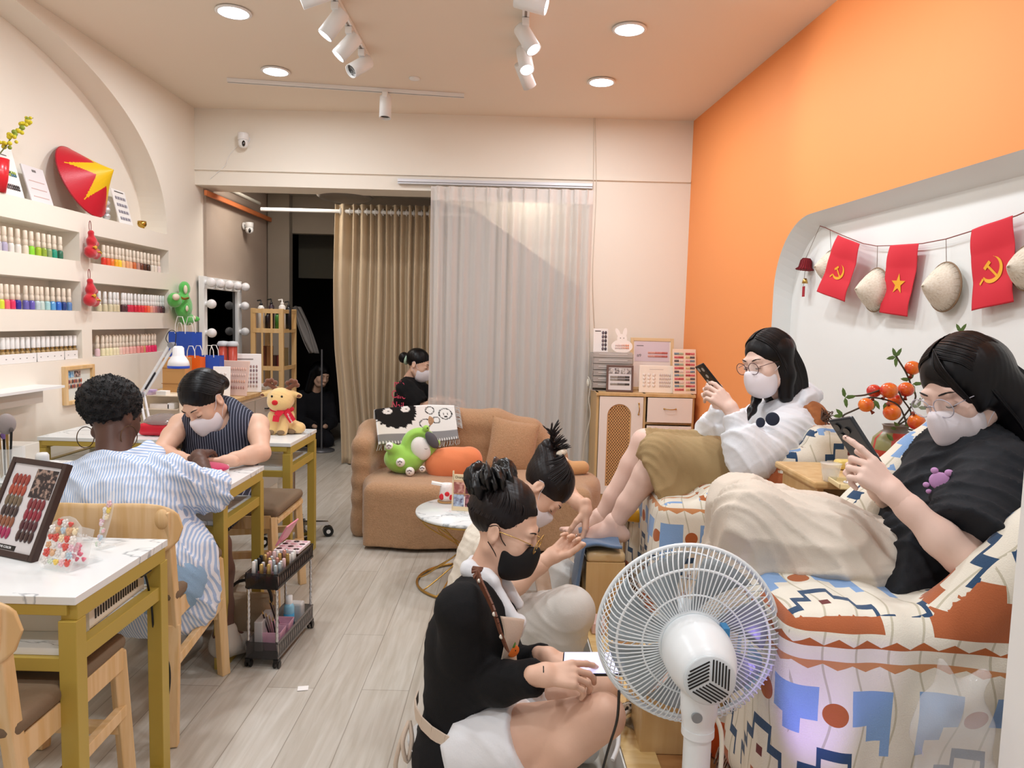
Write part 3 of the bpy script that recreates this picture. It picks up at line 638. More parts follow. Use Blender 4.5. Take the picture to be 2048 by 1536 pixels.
# ---------------- wooden chairs ----------------
SEATB=mat('brown_seat_fabric','#7a6650',.8,bump=(150,.3)); MESHB=mat('woven_back_fabric','#6f675c',.9,bump=(400,.6))
def chair(cx,yb,label,rz=0,w=.38,dp=.40,zs=.43,backlow=.56,backhi=.72):
    """faces local +Y, origin at its back centre"""
    t=thing('wooden_chair',label,'chair',(cx,yb,0),rz,'curved back wooden chairs'); T=WORLD[t.name]
    for sx in(-1,1):
        g=G(T); g.beam((sx*w*.5,dp,0),(sx*(w*.5-.015),dp-.02,zs-.01),.032,.032); mk('leg',g,WOOD,t,bevel=.003)
        g=G(T); g.beam((sx*w*.48,-.03,0),(sx*(w*.48-.01),.02,zs*.8),.032,.034); g.beam((sx*(w*.48-.01),.02,zs*.78),(sx*(w*.44),-.02,backhi-.03),.030,.03); mk('leg',g,WOOD,t,bevel=.003)
        g=G(T); g.beam((sx*w*.47,0.0,zs*.55),(sx*w*.49,dp-.01,zs*.62),.02,.03); mk('stretcher',g,WOOD,t,bevel=.002)
        g=G(T); g.beam((sx*w*.46,.02,zs-.045),(sx*w*.48,dp-.02,zs-.03),.02,.055); mk('seat_rail',g,WOOD,t,bevel=.002)
    g=G(T); g.beam((-w*.48,dp-.01,zs*.5),(w*.48,dp-.01,zs*.5),.035,.02); g.beam((-w*.46,dp-.02,zs-.03),(w*.46,dp-.02,zs-.03),.055,.02); mk('cross_rail',g,WOOD,t,bevel=.002)
    s=S(T); s.box((0,dp*.5,zs+.005),(w*.5,dp*.52,.022),rd=.02); mk('seat',s.build(.008),SEATB,t)
    g=G(T)
    h=(backhi-backlow)/2
    def bk(u,v):
        a=2*pi*u; # superellipse outline swept, thickness front/back by v
        return None
    NU_=40; NVb=12; th=.008
    pts=[]
    for side in (0,1):
        for j in range(NVb+1):
            for i in range(NU_+1):
                u=-1+2*i/NU_; e=max(1-abs(u)**4,0)**.45; vv=(-1+2*j/NVb)*e
                x=u*.21; y=-.035-.03+ (u*u)*.055 + side*th*1.0 + vv*.004
                pts.append((x,y,backlow+h+vv*h))
    n1=(NU_+1)*(NVb+1); fs=[]
    for j in range(NVb):
        for i in range(NU_):
            a=j*(NU_+1)+i; fs.append((a,a+1,a+NU_+2,a+NU_+1)); fs.append((n1+a,n1+a+NU_+1,n1+a+NU_+2,n1+a+1))
    for i in range(NU_):
        fs.append((i,n1+i,n1+i+1,i+1)); a=NVb*(NU_+1)+i; fs.append((a,a+1,n1+a+1,n1+a))
    g.add(pts,fs,True); mk('backrest',g,WOOD,t)
    g=G(T)
    for sx in(-1,1): g.ell((sx*w*.42,-.028,backhi-.05),(.022,.014,.03))
    mk('back_bracket',g,WOOD,t)
    return t
chair(-1.14,2.02,"curved-back wooden chair under the customer in the striped shirt",math.radians(4))
chair(-1.13,1.34,'curved-back wooden chair cut off by the bottom left corner',math.radians(0))
chair(-1.36,3.12,'wooden chair under the technician in the pinstripe top',math.radians(-90))
# ---------------- things on the near table ----------------
T1=TOPZ+.001
FRAMEB=mat('dark_brown_frame','#3d2b26',.5)
def framed(label,c,w,h,yaw,lean,fm,fill,fw=.014,draw=None,name='framed_sample_board',cat='sample board',group=None):
    t=thing(name,label,cat,c,0,group); T=tr(c)@Matrix.Rotation(math.radians(yaw),4,'Z')@Matrix.Rotation(math.radians(-lean),4,'X')
    g=G(T)
    for x in(-w/2+fw/2,w/2-fw/2): g.box((x,.004,h/2),(fw,.018,h))
    for z in(fw/2,h-fw/2): g.box((0,.004,z),(w-2*fw,.018,fw))
    mk('frame',g,fm,t,bevel=.0015)
    g=G(T); g.box((0,.004,h/2),(w-2*fw,.008,h-2*fw)); mk('panel',g,fill,t)
    if draw: draw(T,t,w,h)
    return t
p0=AZ(40,1118,T1); 
def d4(T,t,w,h):
    rows=[('#9a4a3a',),('#7a5a3d','#7c2730'),('#4a2b2a','#8d1f35'),('#8a4f35','#4a1f28'),('#8e2350','#2f1d1f')]
    for side,cs in((-1,['#93382f','#a5442f','#6b5a45','#3c2a2a','#8a5238','#a12454']),(1,['#7c2730','#8d1f35','#4f1d28','#3a2020'])):
        n=len(cs); z0=h*.17; z1=h*(.83 if side<0 else .6)
        swatches(T,t,n,4,side*w*.21-w*.15,side*w*.21+w*.15,z0,z1,lambda r,c,cs=cs:cs[r],.016,.03)
    g=G(T); g.box((w*.2,-.0006,h*.76),(w*.38,.001,h*.3)); mk('glitter_photo',g,mat('glitter_photo_print','#2c2226',.4,col2='#a98e80',nscale=90,contrast=(.5,.62)),t)
    g=G(T); g.box((-.01,-.0006,h*.09),(.07,.001,.012)); mk('black_caption',g,BLACKM,t); text('THE COLOR',.008,T@tr(-.01,-.0014,h*.09)@rotm(90,0,0),mat('white_ink','#ffffff',.6),t)
framed('dark framed board of red and brown nail swatches on the near table',AZ(38,1122,T1)+Vector((-.055,.03,0)),.20,.24,-22,24,FRAMEB,mat('pale_panel','#ddd9da',.5),draw=d4)
CHM=['#f0c4c8','#f4e2bc','#efece9','#e8e4e0','#d8564c','#bcd0dc','#f0d368','#d9e5d2','#ecc6d3','#4a474a','#dfb38a','#f3ebe4']
def charms(T,t,pts,seed,r=.008,name='nail_charm'):
    rr_=random.Random(seed)
    for i,(x,z) in enumerate(pts):
        g=G(T); hx=CHM[rr_.randrange(len(CHM))]; k=rr_.random(); q=r*rr_.uniform(.75,1.2)
        if k<.4:
            for a in range(5): g.ell((x+q*.6*cos(a*1.257),-.006,z+q*.6*sin(a*1.257)),(q*.42,.003,q*.42),n=8,m=6)
            g.ell((x,-.008,z),(q*.35,.003,q*.35),n=8,m=6)
        elif k<.7:
            g.ell((x-q*.4,-.006,z+.2*q),(q*.55,.004,q*.6),n=10,m=6);g.ell((x+q*.4,-.006,z+.2*q),(q*.55,.004,q*.6),n=10,m=6); g.ell((x,-.006,z-q*.4),(q*.5,.004,q*.5),n=10,m=6)
        else:
            g.ell((x,-.006,z),(q*.7,.004,q*.7),n=10,m=8); g.ell((x-.5*q,-.006,z+.7*q),(q*.3,.003,q*.3),n=8,m=6); g.ell((x+.5*q,-.006,z+.7*q),(q*.3,.003,q*.3),n=8,m=6)
        mk(name,g,mat('charm_'+hx[1:],hx,.25,coat=.5),t)
def acr_stand(name,label,c,outline,yaw,lean,pts=None,seed=1,th=.003,r=.008,foot=.05,cat='display stand'):
    t=thing(name,label,cat,c); T=tr(c)@Matrix.Rotation(math.radians(yaw),4,'Z')@Matrix.Rotation(math.radians(-lean),4,'X')
    g=G(T@rotm(90,0,0)); g.poly(outline,th); mk('acrylic_plate',g,GLASS,t)
    g=G(tr(c)@Matrix.Rotation(math.radians(yaw),4,'Z')); w=max(x for x,_ in outline)*2; g.box((0,foot*.4,.002),(w*.8,foot,.003)); mk('foot',g,GLASS,t)
    if pts: charms(T,t,pts,seed,r)
    return t,T
mush=[(-.035,0),(.035,0),(.045,.02),(.05,.05),(.052,.08),(.042,.105),(.02,.12),(0,.124),(-.02,.12),(-.042,.105),(-.052,.08),(-.05,.05),(-.045,.02)]
mp=[(x,z) for z in (.018,.036,.054,.072,.09,.106) for x in (-.034,-.017,0,.017,.034) if abs(x)<.05-(z>.1)*.02]
acr_stand('charm_display','rounded clear stand crowded with colourful nail charms on near table',AZ(112,1140,T1),mush,-18,18,mp,4,r=.0095)
t,T=acr_stand('charm_display','square clear stand holding a pink heart charm cluster on near table',AZ(158,1128,T1),[(-.028,0),(.028,0),(.028,.085),(-.028,.085)],-26,14,None)
rr_=random.Random(8)
for i in range(14):
    g=G(T); x,z=rr_.uniform(-.02,.02),rr_.uniform(.008,.046); q=.006
    g.ell((x-q*.4,-.005,z),(q*.6,.004,q*.6),n=8,m=6); g.ell((x+q*.4,-.005,z),(q*.6,.004,q*.6),n=8,m=6); g.ell((x,-.005,z-q*.6),(q*.5,.004,q*.6),n=8,m=6); mk('heart_charm',g,mat('pink_jelly','#ef7f97',.15,coat=.6),t)
text('Peach Bear',.011,T@tr(0,-.0018,.066)@rotm(90,0,0),PAPER,t)
ov=[(.017*cos(a) if True else 0,.075+.072*sin(a)) for a in [i*2*pi/28 for i in range(28)]]
t,T=acr_stand('charm_display','tall narrow oval stand of bow charms standing near table edge',AZ(198,1098,T1),ov,-30,16,[(rr_.uniform(-.009,.009),.012+.017*k) for k in range(7) for _ in (0,1)],9,r=.009,foot=.04)
# dust collector on the near shelf
t=thing('dust_collector','white vented nail dust collector box on the near table shelf','machine',(-1.1,1.7,.531))
g=G(); 
prof=[(-.16,0),(.16,0),(.16,.06),(.125,.09),(-.125,.09),(-.16,.06)]
Tb=tr(-1.1,1.70,.531)@Matrix.Rotation(math.radians(2),4,'Z')
g=G(Tb@rotm(90,0,0)); g.poly(prof,.26); mk('case',g,mat('ivory_plastic','#e6e2d6',.4),t,bevel=.01,seg=3)
g=G(Tb)
for i in range(18): g.box((.161,-.105+i*.0115,.032),(.002,.004,.022))
for i in range(10):
    for j in range(8): g.box((-.09+i*.02,-.09+j*.024,.0905),(.012,.004,.001))
mk('vent_slots',g,BLACKM,t)
g=G(); P=[(-.99,1.62,.625),(-.95,1.7,.618),(-.928,1.79,.60),(-.925,1.83,.50),(-.93,1.86,.38),(-.915,1.9,.30),(-.93,1.93,.2),(-.96,1.94,.12),(-1.0,1.98,.06),(-.98,2.04,.02)]
from mathutils import geometry
def smooth(P,n=6):
    P=[Vector(p) for p in P]; o=[]
    for i in range(len(P)-1):
        a,b,c,d=P[max(i-1,0)],P[i],P[i+1],P[min(i+2,len(P)-1)]
        for k in range(n):
            t=k/n; o.append(.5*((2*b)+(c-a)*t+(2*a-5*b+4*c-d)*t*t+(3*b-a-3*c+d)*t**3))
    o.append(P[-1]); return o
g.tube(smooth(P),.0028,6); g.box((-.925,1.80,.59),(.012,.05,.012)); tagp(mk('power_cable',g,BLACKM),'black power cable hanging from the white dust collector past near table','cable')
# brush pot at left
c=AZ(22,1010,T1); c=Vector((AY(14,960,2.53).x,2.53,T1))
t=thing('brush_holder','clear acrylic pot of makeup brushes at the left end of the middle table','pot',c)
g=G(tr(c)); w=.04
for x,y,a,b in((-w,0,.002,2*w),(w,0,.002,2*w),(0,-w,2*w,.002),(0,w,2*w,.002)): g.box((x,y,.055),(a,b,.11))
g.box((0,0,.002),(2*w,2*w,.003)); mk('acrylic_box',g,GLASS,t)
for i,(dx,dy,tx,ty,hh,col,hr) in enumerate([(.0,.01,.012,-.01,.17,'#9a918f',.029),(.018,-.01,.035,-.02,.17,'#5a5350',.007),(-.015,0,-.03,.01,.16,'#d9d2c8',.018),(-.02,.02,-.02,.02,.14,'#8d6fb0',.012),(-.005,-.02,-.02,-.025,.15,'#6b3540',.012)]):
    b=c+Vector((dx,dy,.006)); e=c+Vector((tx,ty,hh)); g=G(); g.cyl(b,e,.003,.0045,8); g.mi=1; d=(e-b).normalized(); g.ell((0,0,0),(hr,hr*.8,hr*1.3),tr(e+d*hr*.9)@basis(d).to_4x4())
    tagp(mk('makeup_brush',g,[BLACKM if i%2 else GC,mat('bristle_'+str(i),col,.9)]),['fluffy grey round makeup brush in the clear pot','slim dark pointed brush leaning right in the clear pot','cream bristled brush leaning left in the clear pot','lilac handled brush in the clear pot','maroon tipped brush in the clear pot'][i],'brush',group='makeup brushes in the clear pot')
# ---------------- wall things left ----------------
g=G(); a=AX(-60,782,XL+.0); b=AX(83,764,XL+.11); 
ys_=AX(66,775,XL).y; zs_=AX(66,772,XL).z
g.box((XL+.07,ys_-.45,zs_),(.14,.95,.012)); g.mi=1; g.box((XL+.04,ys_-.5,zs_-.04),(.08,.9,.065))
tagp(mk('wall_shelf',g,[WHITEM,mat('shelf_underbox','#dcd3c8',.6)]),'white floating wall shelf below the polish niches at the left edge','shelf')
pa=AX(158,765,XL+.012); t=thing('picture_frame','wood framed swatch picture on the wall below the niches','picture frame',(XL+.01,pa.y,AX(158,805,XL).z))
T=tr(XL+.012,pa.y,AX(158,805,XL).z)@rotm(0,0,90); w=AX(187,770,XL).y-AX(129,770,XL).y; h=AX(158,728,XL).z-AX(158,803,XL).z
g=G(T)
for x in(-w/2+.01,w/2-.01): g.box((x,0,h/2),(.02,.025,h))
for z in(.01,h-.01): g.box((0,0,z),(w-.04,.025,.02))
mk('frame',g,WOOD,t,bevel=.002); g=G(T); g.box((0,.006,h/2),(w-.04,.004,h-.04)); mk('picture_paper',g,mat('greenish_paper','#dfe3dc',.5),t)
g=G(T); g.box((-w*.26,.0025,h*.78),(w*.2,.002,h*.16)); g.mi=1; g.box((-w*.03,.0025,h*.78),(w*.2,.002,h*.16)); mk('photo_print',g,[mat('blue_photo','#3f7fb5',.5,col2='#b3d4e8',nscale=60),mat('dark_photo','#4c3b40',.5,col2='#c9b0a4',nscale=80)],t)
swatches(T@tr(0,.0035,0),t,2,9,-w*.4,w*.12,h*.4,h*.66,lambda r,c:['#b0553c','#8a4a55','#d09a78','#5a4a48'][(c+r)%4],.012,.024)
# ---------------- customer bag etc on the floor -----------------
g=G(); g.tube([(.06*cos(a)-1.03,2.72,.17+.13*sin(a)) for a in [i*pi/16 for i in range(17)]],.006,8)
bagc=Vector((-1.0,2.72,0)); t=thing('canvas_bag','beige canvas bag with black handles on the floor under the middle table','bag',bagc)
s=S(); s.box(bagc+Vector((0,0,.085)),(.11,.07,.085),rd=.04); mk('bag_body',s.build(.008,folds(.006,[(1,1,2),(2,-1,1)],40)),mat('beige_canvas','#a8947b',.9,bump=(150,.4)),t)
for k,(dy,col) in enumerate(((-.04,'#1a1715'),(.03,'#a08a74'))):
    g=G(); g.tube([bagc+Vector((.02+.085*cos(a),dy+.01*sin(3*a),.16+.09*sin(a))) for a in [i*pi/16 for i in range(17)]],.006,8); mk('handle',g,mat('handle_'+str(k),col,.5),t)
# ---------------- trolley ----------------
tc=Vector((-.85,2.66,0)); t=thing('rolling_trolley','narrow black two tier rolling trolley full of polish beside the middle table','trolley',tc)
SMOKE=mat('smoked_plastic','#141214',.12,alpha=.62,coat=.6); 
w,l=.115,.36; T=tr(tc)@Matrix.Rotation(math.radians(-4),4,'Z')
WORLD[t.name]=WORLD[t.name]
def tray(z,h,nm,m1,m2,ww=w,ll=l):
    g=G(T); g.box((0,0,z),(ww,ll,.004)); 
    g.box((0,-ll/2,z+h/2),(ww,.003,h)); g.box((0,ll/2,z+h/2),(ww,.003,h)); mk(nm,g,m1,t)
    g=G(T)
    for sx in(-1,1):
        g.box((sx*ww/2,0,z+h-.003),(.004,ll,.007)); g.box((sx*ww/2,0,z+.004),(.004,ll,.008))
        n=34
        for i in range(n):
            y=-ll/2+.006+i*(ll-.012)/n; k=(i*7%5)/5
            g.beam((sx*ww/2,y,z+.006),(sx*ww/2,y+.012*(1 if i%2 else -1)+.004*k,z+h-.004),.003,.0035)
        g.mi=1; g.box((sx*(ww/2-.002),0,z+h/2),(.001,ll,h)); g.mi=0
    mk(nm+'_lattice',g,m2,t)
tray(.29,.055,'upper_tray',SMOKE,[mat('black_lattice','#262021',.25),mat('copper_tint','#8d7a70',.4,alpha=.75)])
tray(.035,.06,'lower_tray',mat('grey_smoked_plastic','#3a3838',.2,alpha=.6),[mat('grey_lattice','#6c6764',.3),mat('grey_tint','#a39c96',.4,alpha=.8)])
for sx in(-1,1):
    for sy in(-1,1):
        x,y=sx*(w/2-.006),sy*(l/2-.008); g=G(T@tr(x,y,0)); pr=[]
        for i in range(9):
            z=.09+i*.0222; pr+=[(.0048,z),(.0058,z+.004),(.0058,z+.015),(.0048,z+.019)]
        g.lathe(pr,10); mk('post',g,CHROME,t)
        g=G(T); g.box((x,y,.027),(.018,.026,.014)); g.cyl((x-.011,y,.013),(x-.004,y,.013),.013); g.cyl((x+.004,y,.013),(x+.011,y,.013),.013); mk('caster',g,BLACKM,t)
rr_=random.Random(5)
CAPS=[('gold','#c9a868'),('dusky gold','#a88a4c'),('black','#121013'),('silver blue','#b8c6cc'),('white','#e9e6e1'),('rose gold','#c79384'),('silver','#c2c2c4'),('pale pink','#e2c1c0')]
BOD=['#5a1420','#1e1416','#7a2433','#3d3036','#a8838c','#2a3338']
k=0; TRW=[['front left corner','front, second from left','front, third from left','front right corner']]
spots_=[(x,y) for y in (-.155,-.13,-.105,-.08,-.055,-.03,-.005,.02) for x in (-.042,-.014,.014,.042)]
rown=['first','second','third','fourth','fifth','sixth','seventh','eighth']; coln=['left','inner left','inner right','right']
for i,(x,y) in enumerate(spots_):
    if i in (9,22,28,29): continue
    nm,hx=CAPS[rr_.randrange(8)]; q=T@Vector((x+rr_.uniform(-.003,.003),y+rr_.uniform(-.003,.003),.293)); hh=rr_.uniform(.0,.012)
    b=thing('nail_polish_bottle',f'{nm} capped polish bottle on the trolley, {rown[i//4]} row from the front, {coln[i%4]} place','nail polish',q,0,'polish bottles in the trolley')
    g=G(tr(q)); g.lathe([(.0001,0),(.0105,0),(.012,.004),(.012,.03),(.006,.036)],10); mk('bottle_body',g,mat('dark_lacquer_%d'%(i%6),BOD[i%6],.1,coat=.5),b)
    g=G(tr(q)); g.lathe([(.006,.034),(.0075,.036),(.0068,.072+hh),(.005,.074+hh),(.0001,.075+hh)],10); mk('cap',g,mat('cap_'+nm.replace(' ','_'),hx,.28,metal=.6 if 'gold' in nm or 'silver' in nm else .1),b)
c=T@Vector((0,.11,.345)); b=thing('swatch_tin','open pink and white palette box on the far end of the trolley','palette',c)
g=G(tr(c)@rotm(0,0,-4)); g.box((0,0,.006),(.1,.13,.014)); mk('box_base',g,mat('pink_white_plastic','#f0dfe2',.3),b,bevel=.003)
g=G(tr(c)@rotm(0,0,-4))
for i in range(3):
    for j in range(4):
        g.mi=(i+j)%2; g.ell((-.034+.034*i,-.047+.031*j,.0135),(.012,.01,.002),n=12,m=6)
mk('color_pan',g,[mat('glossy_black_pan','#2a1b20',.15),mat('dusty_pink_pan','#d6a6ae',.3)],b)
g=G(tr(c)@rotm(0,-60,-4)@tr(-.0,0,0)); g.box((.045,0,.05),(.09,.12,.006)); mk('lid',g,mat('pink_lid','#e58fa4',.3),b,bevel=.002)
PINKM=mat('pink_mesh_metal','#e3b0c6',.5,bump=(500,.8))
for j,(x,y) in enumerate(((.012,-.1),(.012,-.02))):
    c=T@Vector((x,y,.04)); b=thing('wire_basket',['pink mesh basket in front on the lower trolley tray','pink mesh basket behind the other on the lower tray'][j],'basket',c,0,'pink mesh baskets')
    g=G(tr(c)); r0,r1,h=.026,.034,.07
    for s_ in range(4):
        a=pi/2*s_; pA,pB=(cos(a-pi/4)*1.414,sin(a-pi/4)*1.414),(cos(a+pi/4)*1.414,sin(a+pi/4)*1.414)
        g.add([(pA[0]*r0,pA[1]*r0,0),(pB[0]*r0,pB[1]*r0,0),(pB[0]*r1,pB[1]*r1,h),(pA[0]*r1,pA[1]*r1,h),(pA[0]*r0*.95,pA[1]*r0*.95,0),(pB[0]*r0*.95,pB[1]*r0*.95,0),(pB[0]*r1*.95,pB[1]*r1*.95,h),(pA[0]*r1*.95,pA[1]*r1*.95,h)],[(0,1,2,3),(7,6,5,4),(3,2,6,7)])
    g.box((0,0,.002),(2*r0,2*r0,.003)); mk('mesh_wall',g,PINKM,b)
    for i in range(4 if j==0 else 2):
        e=c+Vector((-.04+.012*i,.0-.02*j,.125+.02*j-.008*i)); s0=c+Vector((-.005+.006*i,0,.006)); g=G(); g.cyl(s0,e,.0035,.003,8); d=(e-s0).normalized(); g.mi=1; g.cyl(e,e+d*.014,.003,.0006,8)
        tagp(mk('makeup_pencil',g,[mat('pencil_%d'%i,['#2a2024','#6b5a58','#8d6a66','#1a1517'][i],.35,metal=.2),GC]),['dark','grey brown','rosy brown','black'][i]+' pencil leaning left in the '+['front','rear'][j]+' pink basket','pencil',group='pencils in the pink baskets')
c=T@Vector((-.0,.075,.04)); b=thing('lotion_bottle','blue labelled bottle with white cap on the lower trolley tray','bottle',c)
g=G(tr(c)); g.lathe([(.0001,0),(.019,0),(.02,.003),(.02,.085),(.013,.098)],16); mk('bottle_body',g,mat('pale_blue_plastic','#8cc3dd',.3),b)
g=G(tr(c)); g.lathe([(.0203,.01),(.0203,.06)],16); mk('blue_label',g,mat('blue_label','#3f9ccc',.5),b)
g=G(tr(c)); g.lathe([(.013,.096),(.0135,.098),(.0135,.128),(.0001,.13)],16); mk('cap',g,WHITEM,b)
g=G(tr(T@Vector((-.035,-.08,.04)))); g.box((0,0,.055),(.03,.12,.11)); tagp(mk('plastic_case',g,mat('frosted_plastic','#dcd7d6',.3,alpha=.6),bevel=.003),'frosted clear case standing on the left of the lower trolley tray','case')
g=G(tr(T@Vector((.0,.135,.04)))); g.box((0,0,.04),(.07,.045,.08)); tagp(mk('cotton_box',g,mat('translucent_white','#e2dfdc',.4,alpha=.8),bevel=.008),'translucent white box at the far end of the lower trolley tray','box')

c=AZ(606,1377,.001); g=G(tr(c)@rotm(0,0,12)); g.box((0,0,.001),(.035,.03,.001)); tagp(mk('paper_scrap',g,PAPER),'tiny white paper scrap lying on the grey floor','paper')
# ---------------- far table: reindeer, red machine, lamp, acrylic shelf ----------------
def T3(px,py): p=AZ(px,py,TOPZ+.001); return p
PLU=mat('honey_plush','#ecc888',.95,sheen=.5,bump=(260,.7)); ANT=mat('brown_plush','#7a4a34',.95,sheen=.5,bump=(260,.7))
c=T3(563,866); t=thing('plush_reindeer','yellow plush reindeer with red nose and red scarf sitting on the far table','plush toy',c)
Q=c; s=S()
s.ell(Q+Vector((.0,.02,.075)),(.06,.055,.075)); s.ell(Q+Vector((.0,-.01,.175)),(.068,.058,.06)); s.ell(Q+Vector((0,-.035,.158)),(.058,.045,.042))
s.cap(Q+Vector((-.035,-.02,.09)),Q+Vector((-.035,-.045,.018)),.028,.026); s.cap(Q+Vector((.022,-.02,.09)),Q+Vector((.02,-.05,.018)),.027,.026)
s.ell(Q+Vector((.085,0,.03)),(.038,.035,.03)); s.ell(Q+Vector((.05,.03,.03)),(.05,.05,.032))
for sx in(-1,1): s.cap(Q+Vector((sx*.055,.0,.205)),Q+Vector((sx*.095,-.005,.195)),.018,.012,k=.008)
mk('body',s.build(.0045,folds(.0012,[(1,2,3),(3,-1,2)],200)),PLU,t)
s=S()
for sx in(-1,1):
    a=Q+Vector((sx*.03,0,.228)); b=Q+Vector((sx*.062,0,.248)); s.cap(a,b,.011,.011,k=.004); 
    for dx,dz in((.028,.258),(.048,.27),(.068,.266),(.078,.248)): s.ell(Q+Vector((sx*dx+sx*.003,0,dz)),.0125,k=.004)
mk('antlers',s.build(.004),ANT,t)
g=G(); g.ell(Q+Vector((-.008,-.08,.165)),(.0155,.008,.013)); mk('nose',g,mat('red_felt','#d3262c',.9),t)
for sx in(-1,1):
    g=G(); g.ell(Q+Vector((-.003+sx*.025,-.064,.195)),(.0055,.004,.006)); mk('eye',g,BLACKM,t)
    g=G(); g.ell(Q+Vector((sx*.092,-.014,.195)),(.012,.004,.008)); mk('inner_ear',g,ANT,t)
for x,y,r in((-.035,-.068,.02),(.02,-.073,.02),(.06,-.03,.022)):
    g=G(); g.ell(Q+Vector((x,y,.014)),(r,.01,.012)); mk('hoof',g,mat('taupe_plush','#8a7358',.95),t)
g=G(); g.T=tr(Q); 
def ribbon(g,P,w,th=.004):
    g.add([],[])
    P=[Vector(p) for p in P]
    for a,b in zip(P[:-1],P[1:]): g.beam(a,b,w,th,up=(0,-1,.3))
ribbon(g,[(.02,-.055,.125),(.0,-.078,.1),(-.003,-.085,.07)],.032); ribbon(g,[(.03,-.045,.13),(.055,-.055,.1),(.075,-.055,.07)],.034); g.tube([(.05*cos(a),.01+.055*sin(a),.122) for a in [i*2*pi/20 for i in range(20)]],.01,8,closed=True)
mk('scarf',g,mat('red_scarf','#d8213a',.8,bump=(200,.3)),t)
text('Welcome',.014,tr(Q+Vector((.066,-.074,.088)))@rotm(70,60,0),PAPER,t)
# red nail machine
def redbox(px,py,label,w=.2,d=.15,h=.08):
    c=T3(px,py); c.y=max(c.y,3.50); t=thing('nail_lamp',label,'nail lamp',c)
    g=G(tr(c)); g.box((0,0,h*.38),(w,d,h*.75)); mk('red_base',g,mat('red_gloss','#cf2236',.25),t,bevel=.02,seg=4)
    s=S(tr(c)); s.ell((0,0,h*.7),(w*.5,d*.52,h*.6)); s.cut((0,0,h*.68),(0,0,-1)); mk('clear_hood',s.build(.006),mat('smoky_hood','#9a8f8c',.1,alpha=.7,coat=.5),t)
redbox(330,868,'red nail lamp with a smoky clear hood on the far table')
# desk lamp
LW=mat('white_lamp_enamel','#f4f4f6',.3)
lc=T3(283,872); lc=Vector((-1.83,3.62,TOPZ)); t=thing('desk_lamp','white swing arm desk lamp with a bell shade beside the polish wall','desk lamp',lc)
e1=AY(284,790,3.66); hd=AY(344,690,3.62); 
g=G(); g.lathe([(.0001,0),(.055,0),(.055,.012),(.012,.02),(.012,.05),(.0001,.05)],24,tr(lc)); mk('base',g,LW,t)
g=G()
for d in(-.012,.012): g.beam(lc+Vector((d,0,.04)),e1+Vector((d,0,0)),.007,.012)
mk('lower_arm',g,LW,t)
g=G()
for d in(-.012,.012): g.beam(e1+Vector((d,0,0)),hd+Vector((d,0,0)),.007,.012)
mk('upper_arm',g,LW,t)
g=G(); g.cyl(e1+(hd-e1)*.12,e1+(hd-e1)*.45,.006,n=10); mk('spring',g,mat('dark_spring','#3d3d42',.4,metal=.6),t)
for q in(e1,hd): 
    g=G(); g.cyl(q-Vector((0,.02,0)),q+Vector((0,.02,0)),.014,n=16); mk('joint',g,mat('grey_joint','#8b8c92',.4),t)
sh=AY(357,722,3.60)
g=G(tr(sh)); g.lathe([(.0001,.075),(.018,.074),(.026,.066),(.028,.03),(.034,.02),(.047,.0),(.052,-.022),(.05,-.024)],32); mk('lamp_shade',g,LW,t)
g=G(tr(sh)); g.lathe([(.0505,-.022),(.052,-.024),(.0515,-.036),(.049,-.036)],32); mk('blue_ring',g,mat('blue_ring_plastic','#3457c8',.35),t)
g=G(tr(sh)); g.lathe([(.0001,-.02),(.046,-.03)],24); mk('bulb_face',g,mat('warm_white_lens','#f7f5f0',.4,emit='#ffffff',es=1.2),t)
g=G(); g.tube(smooth([hd+Vector((-.01,0,.0)),hd+Vector((-.03,0,.03)),hd+Vector((-.01,0,.07)),hd+Vector((.02,0,.06)),sh+Vector((-.02,0,.055))]),.002,6); mk('cord',g,BLACKM,t)
# acrylic step shelf behind with boxes, on far table left
AC=mat('hazy_acrylic','#eadfd3',.15,alpha=.45)
c=Vector((AY(320,860,3.78).x,3.77,TOPZ+.001)); t=thing('acrylic_shelf','cream stepped desk organiser with little boxes behind the red nail lamp','organiser',c)
g=G(tr(c))
for i,z in enumerate((.1,.17)): g.box((.02*i,0,z),(.24-.04*i,.09,.004))
for x in(-.11,.13): g.box((x,0,.09),(.004,.09,.18))
g.box((.0,.045,.09),(.24,.004,.18)); mk('shelf_frame',g,mat('cream_acrylic','#ecdcc5',.3),t)
for i,(x,z,wx,h,hx,nm) in enumerate([(-.05,.172,.06,.014,'#c9b2c8','flat mauve box'),(-.03,.186,.035,.012,'#bda6cf','small lilac box'),(.03,.172,.05,.022,'#f1efe9','white box'),(.02,.102,.1,.024,'#f0e6dc','long pale box'),(.08,.102,.035,.03,'#f3f1ed','square white tub')]):
    g=G(tr(c+Vector((x,-.01,z)))); g.box((0,0,h/2),(wx,.05,h)); tagp(mk('small_box',g,mat('box_%d'%i,hx,.5),bevel=.001),nm+' on the cream stepped organiser','box',group='small boxes on the organiser')
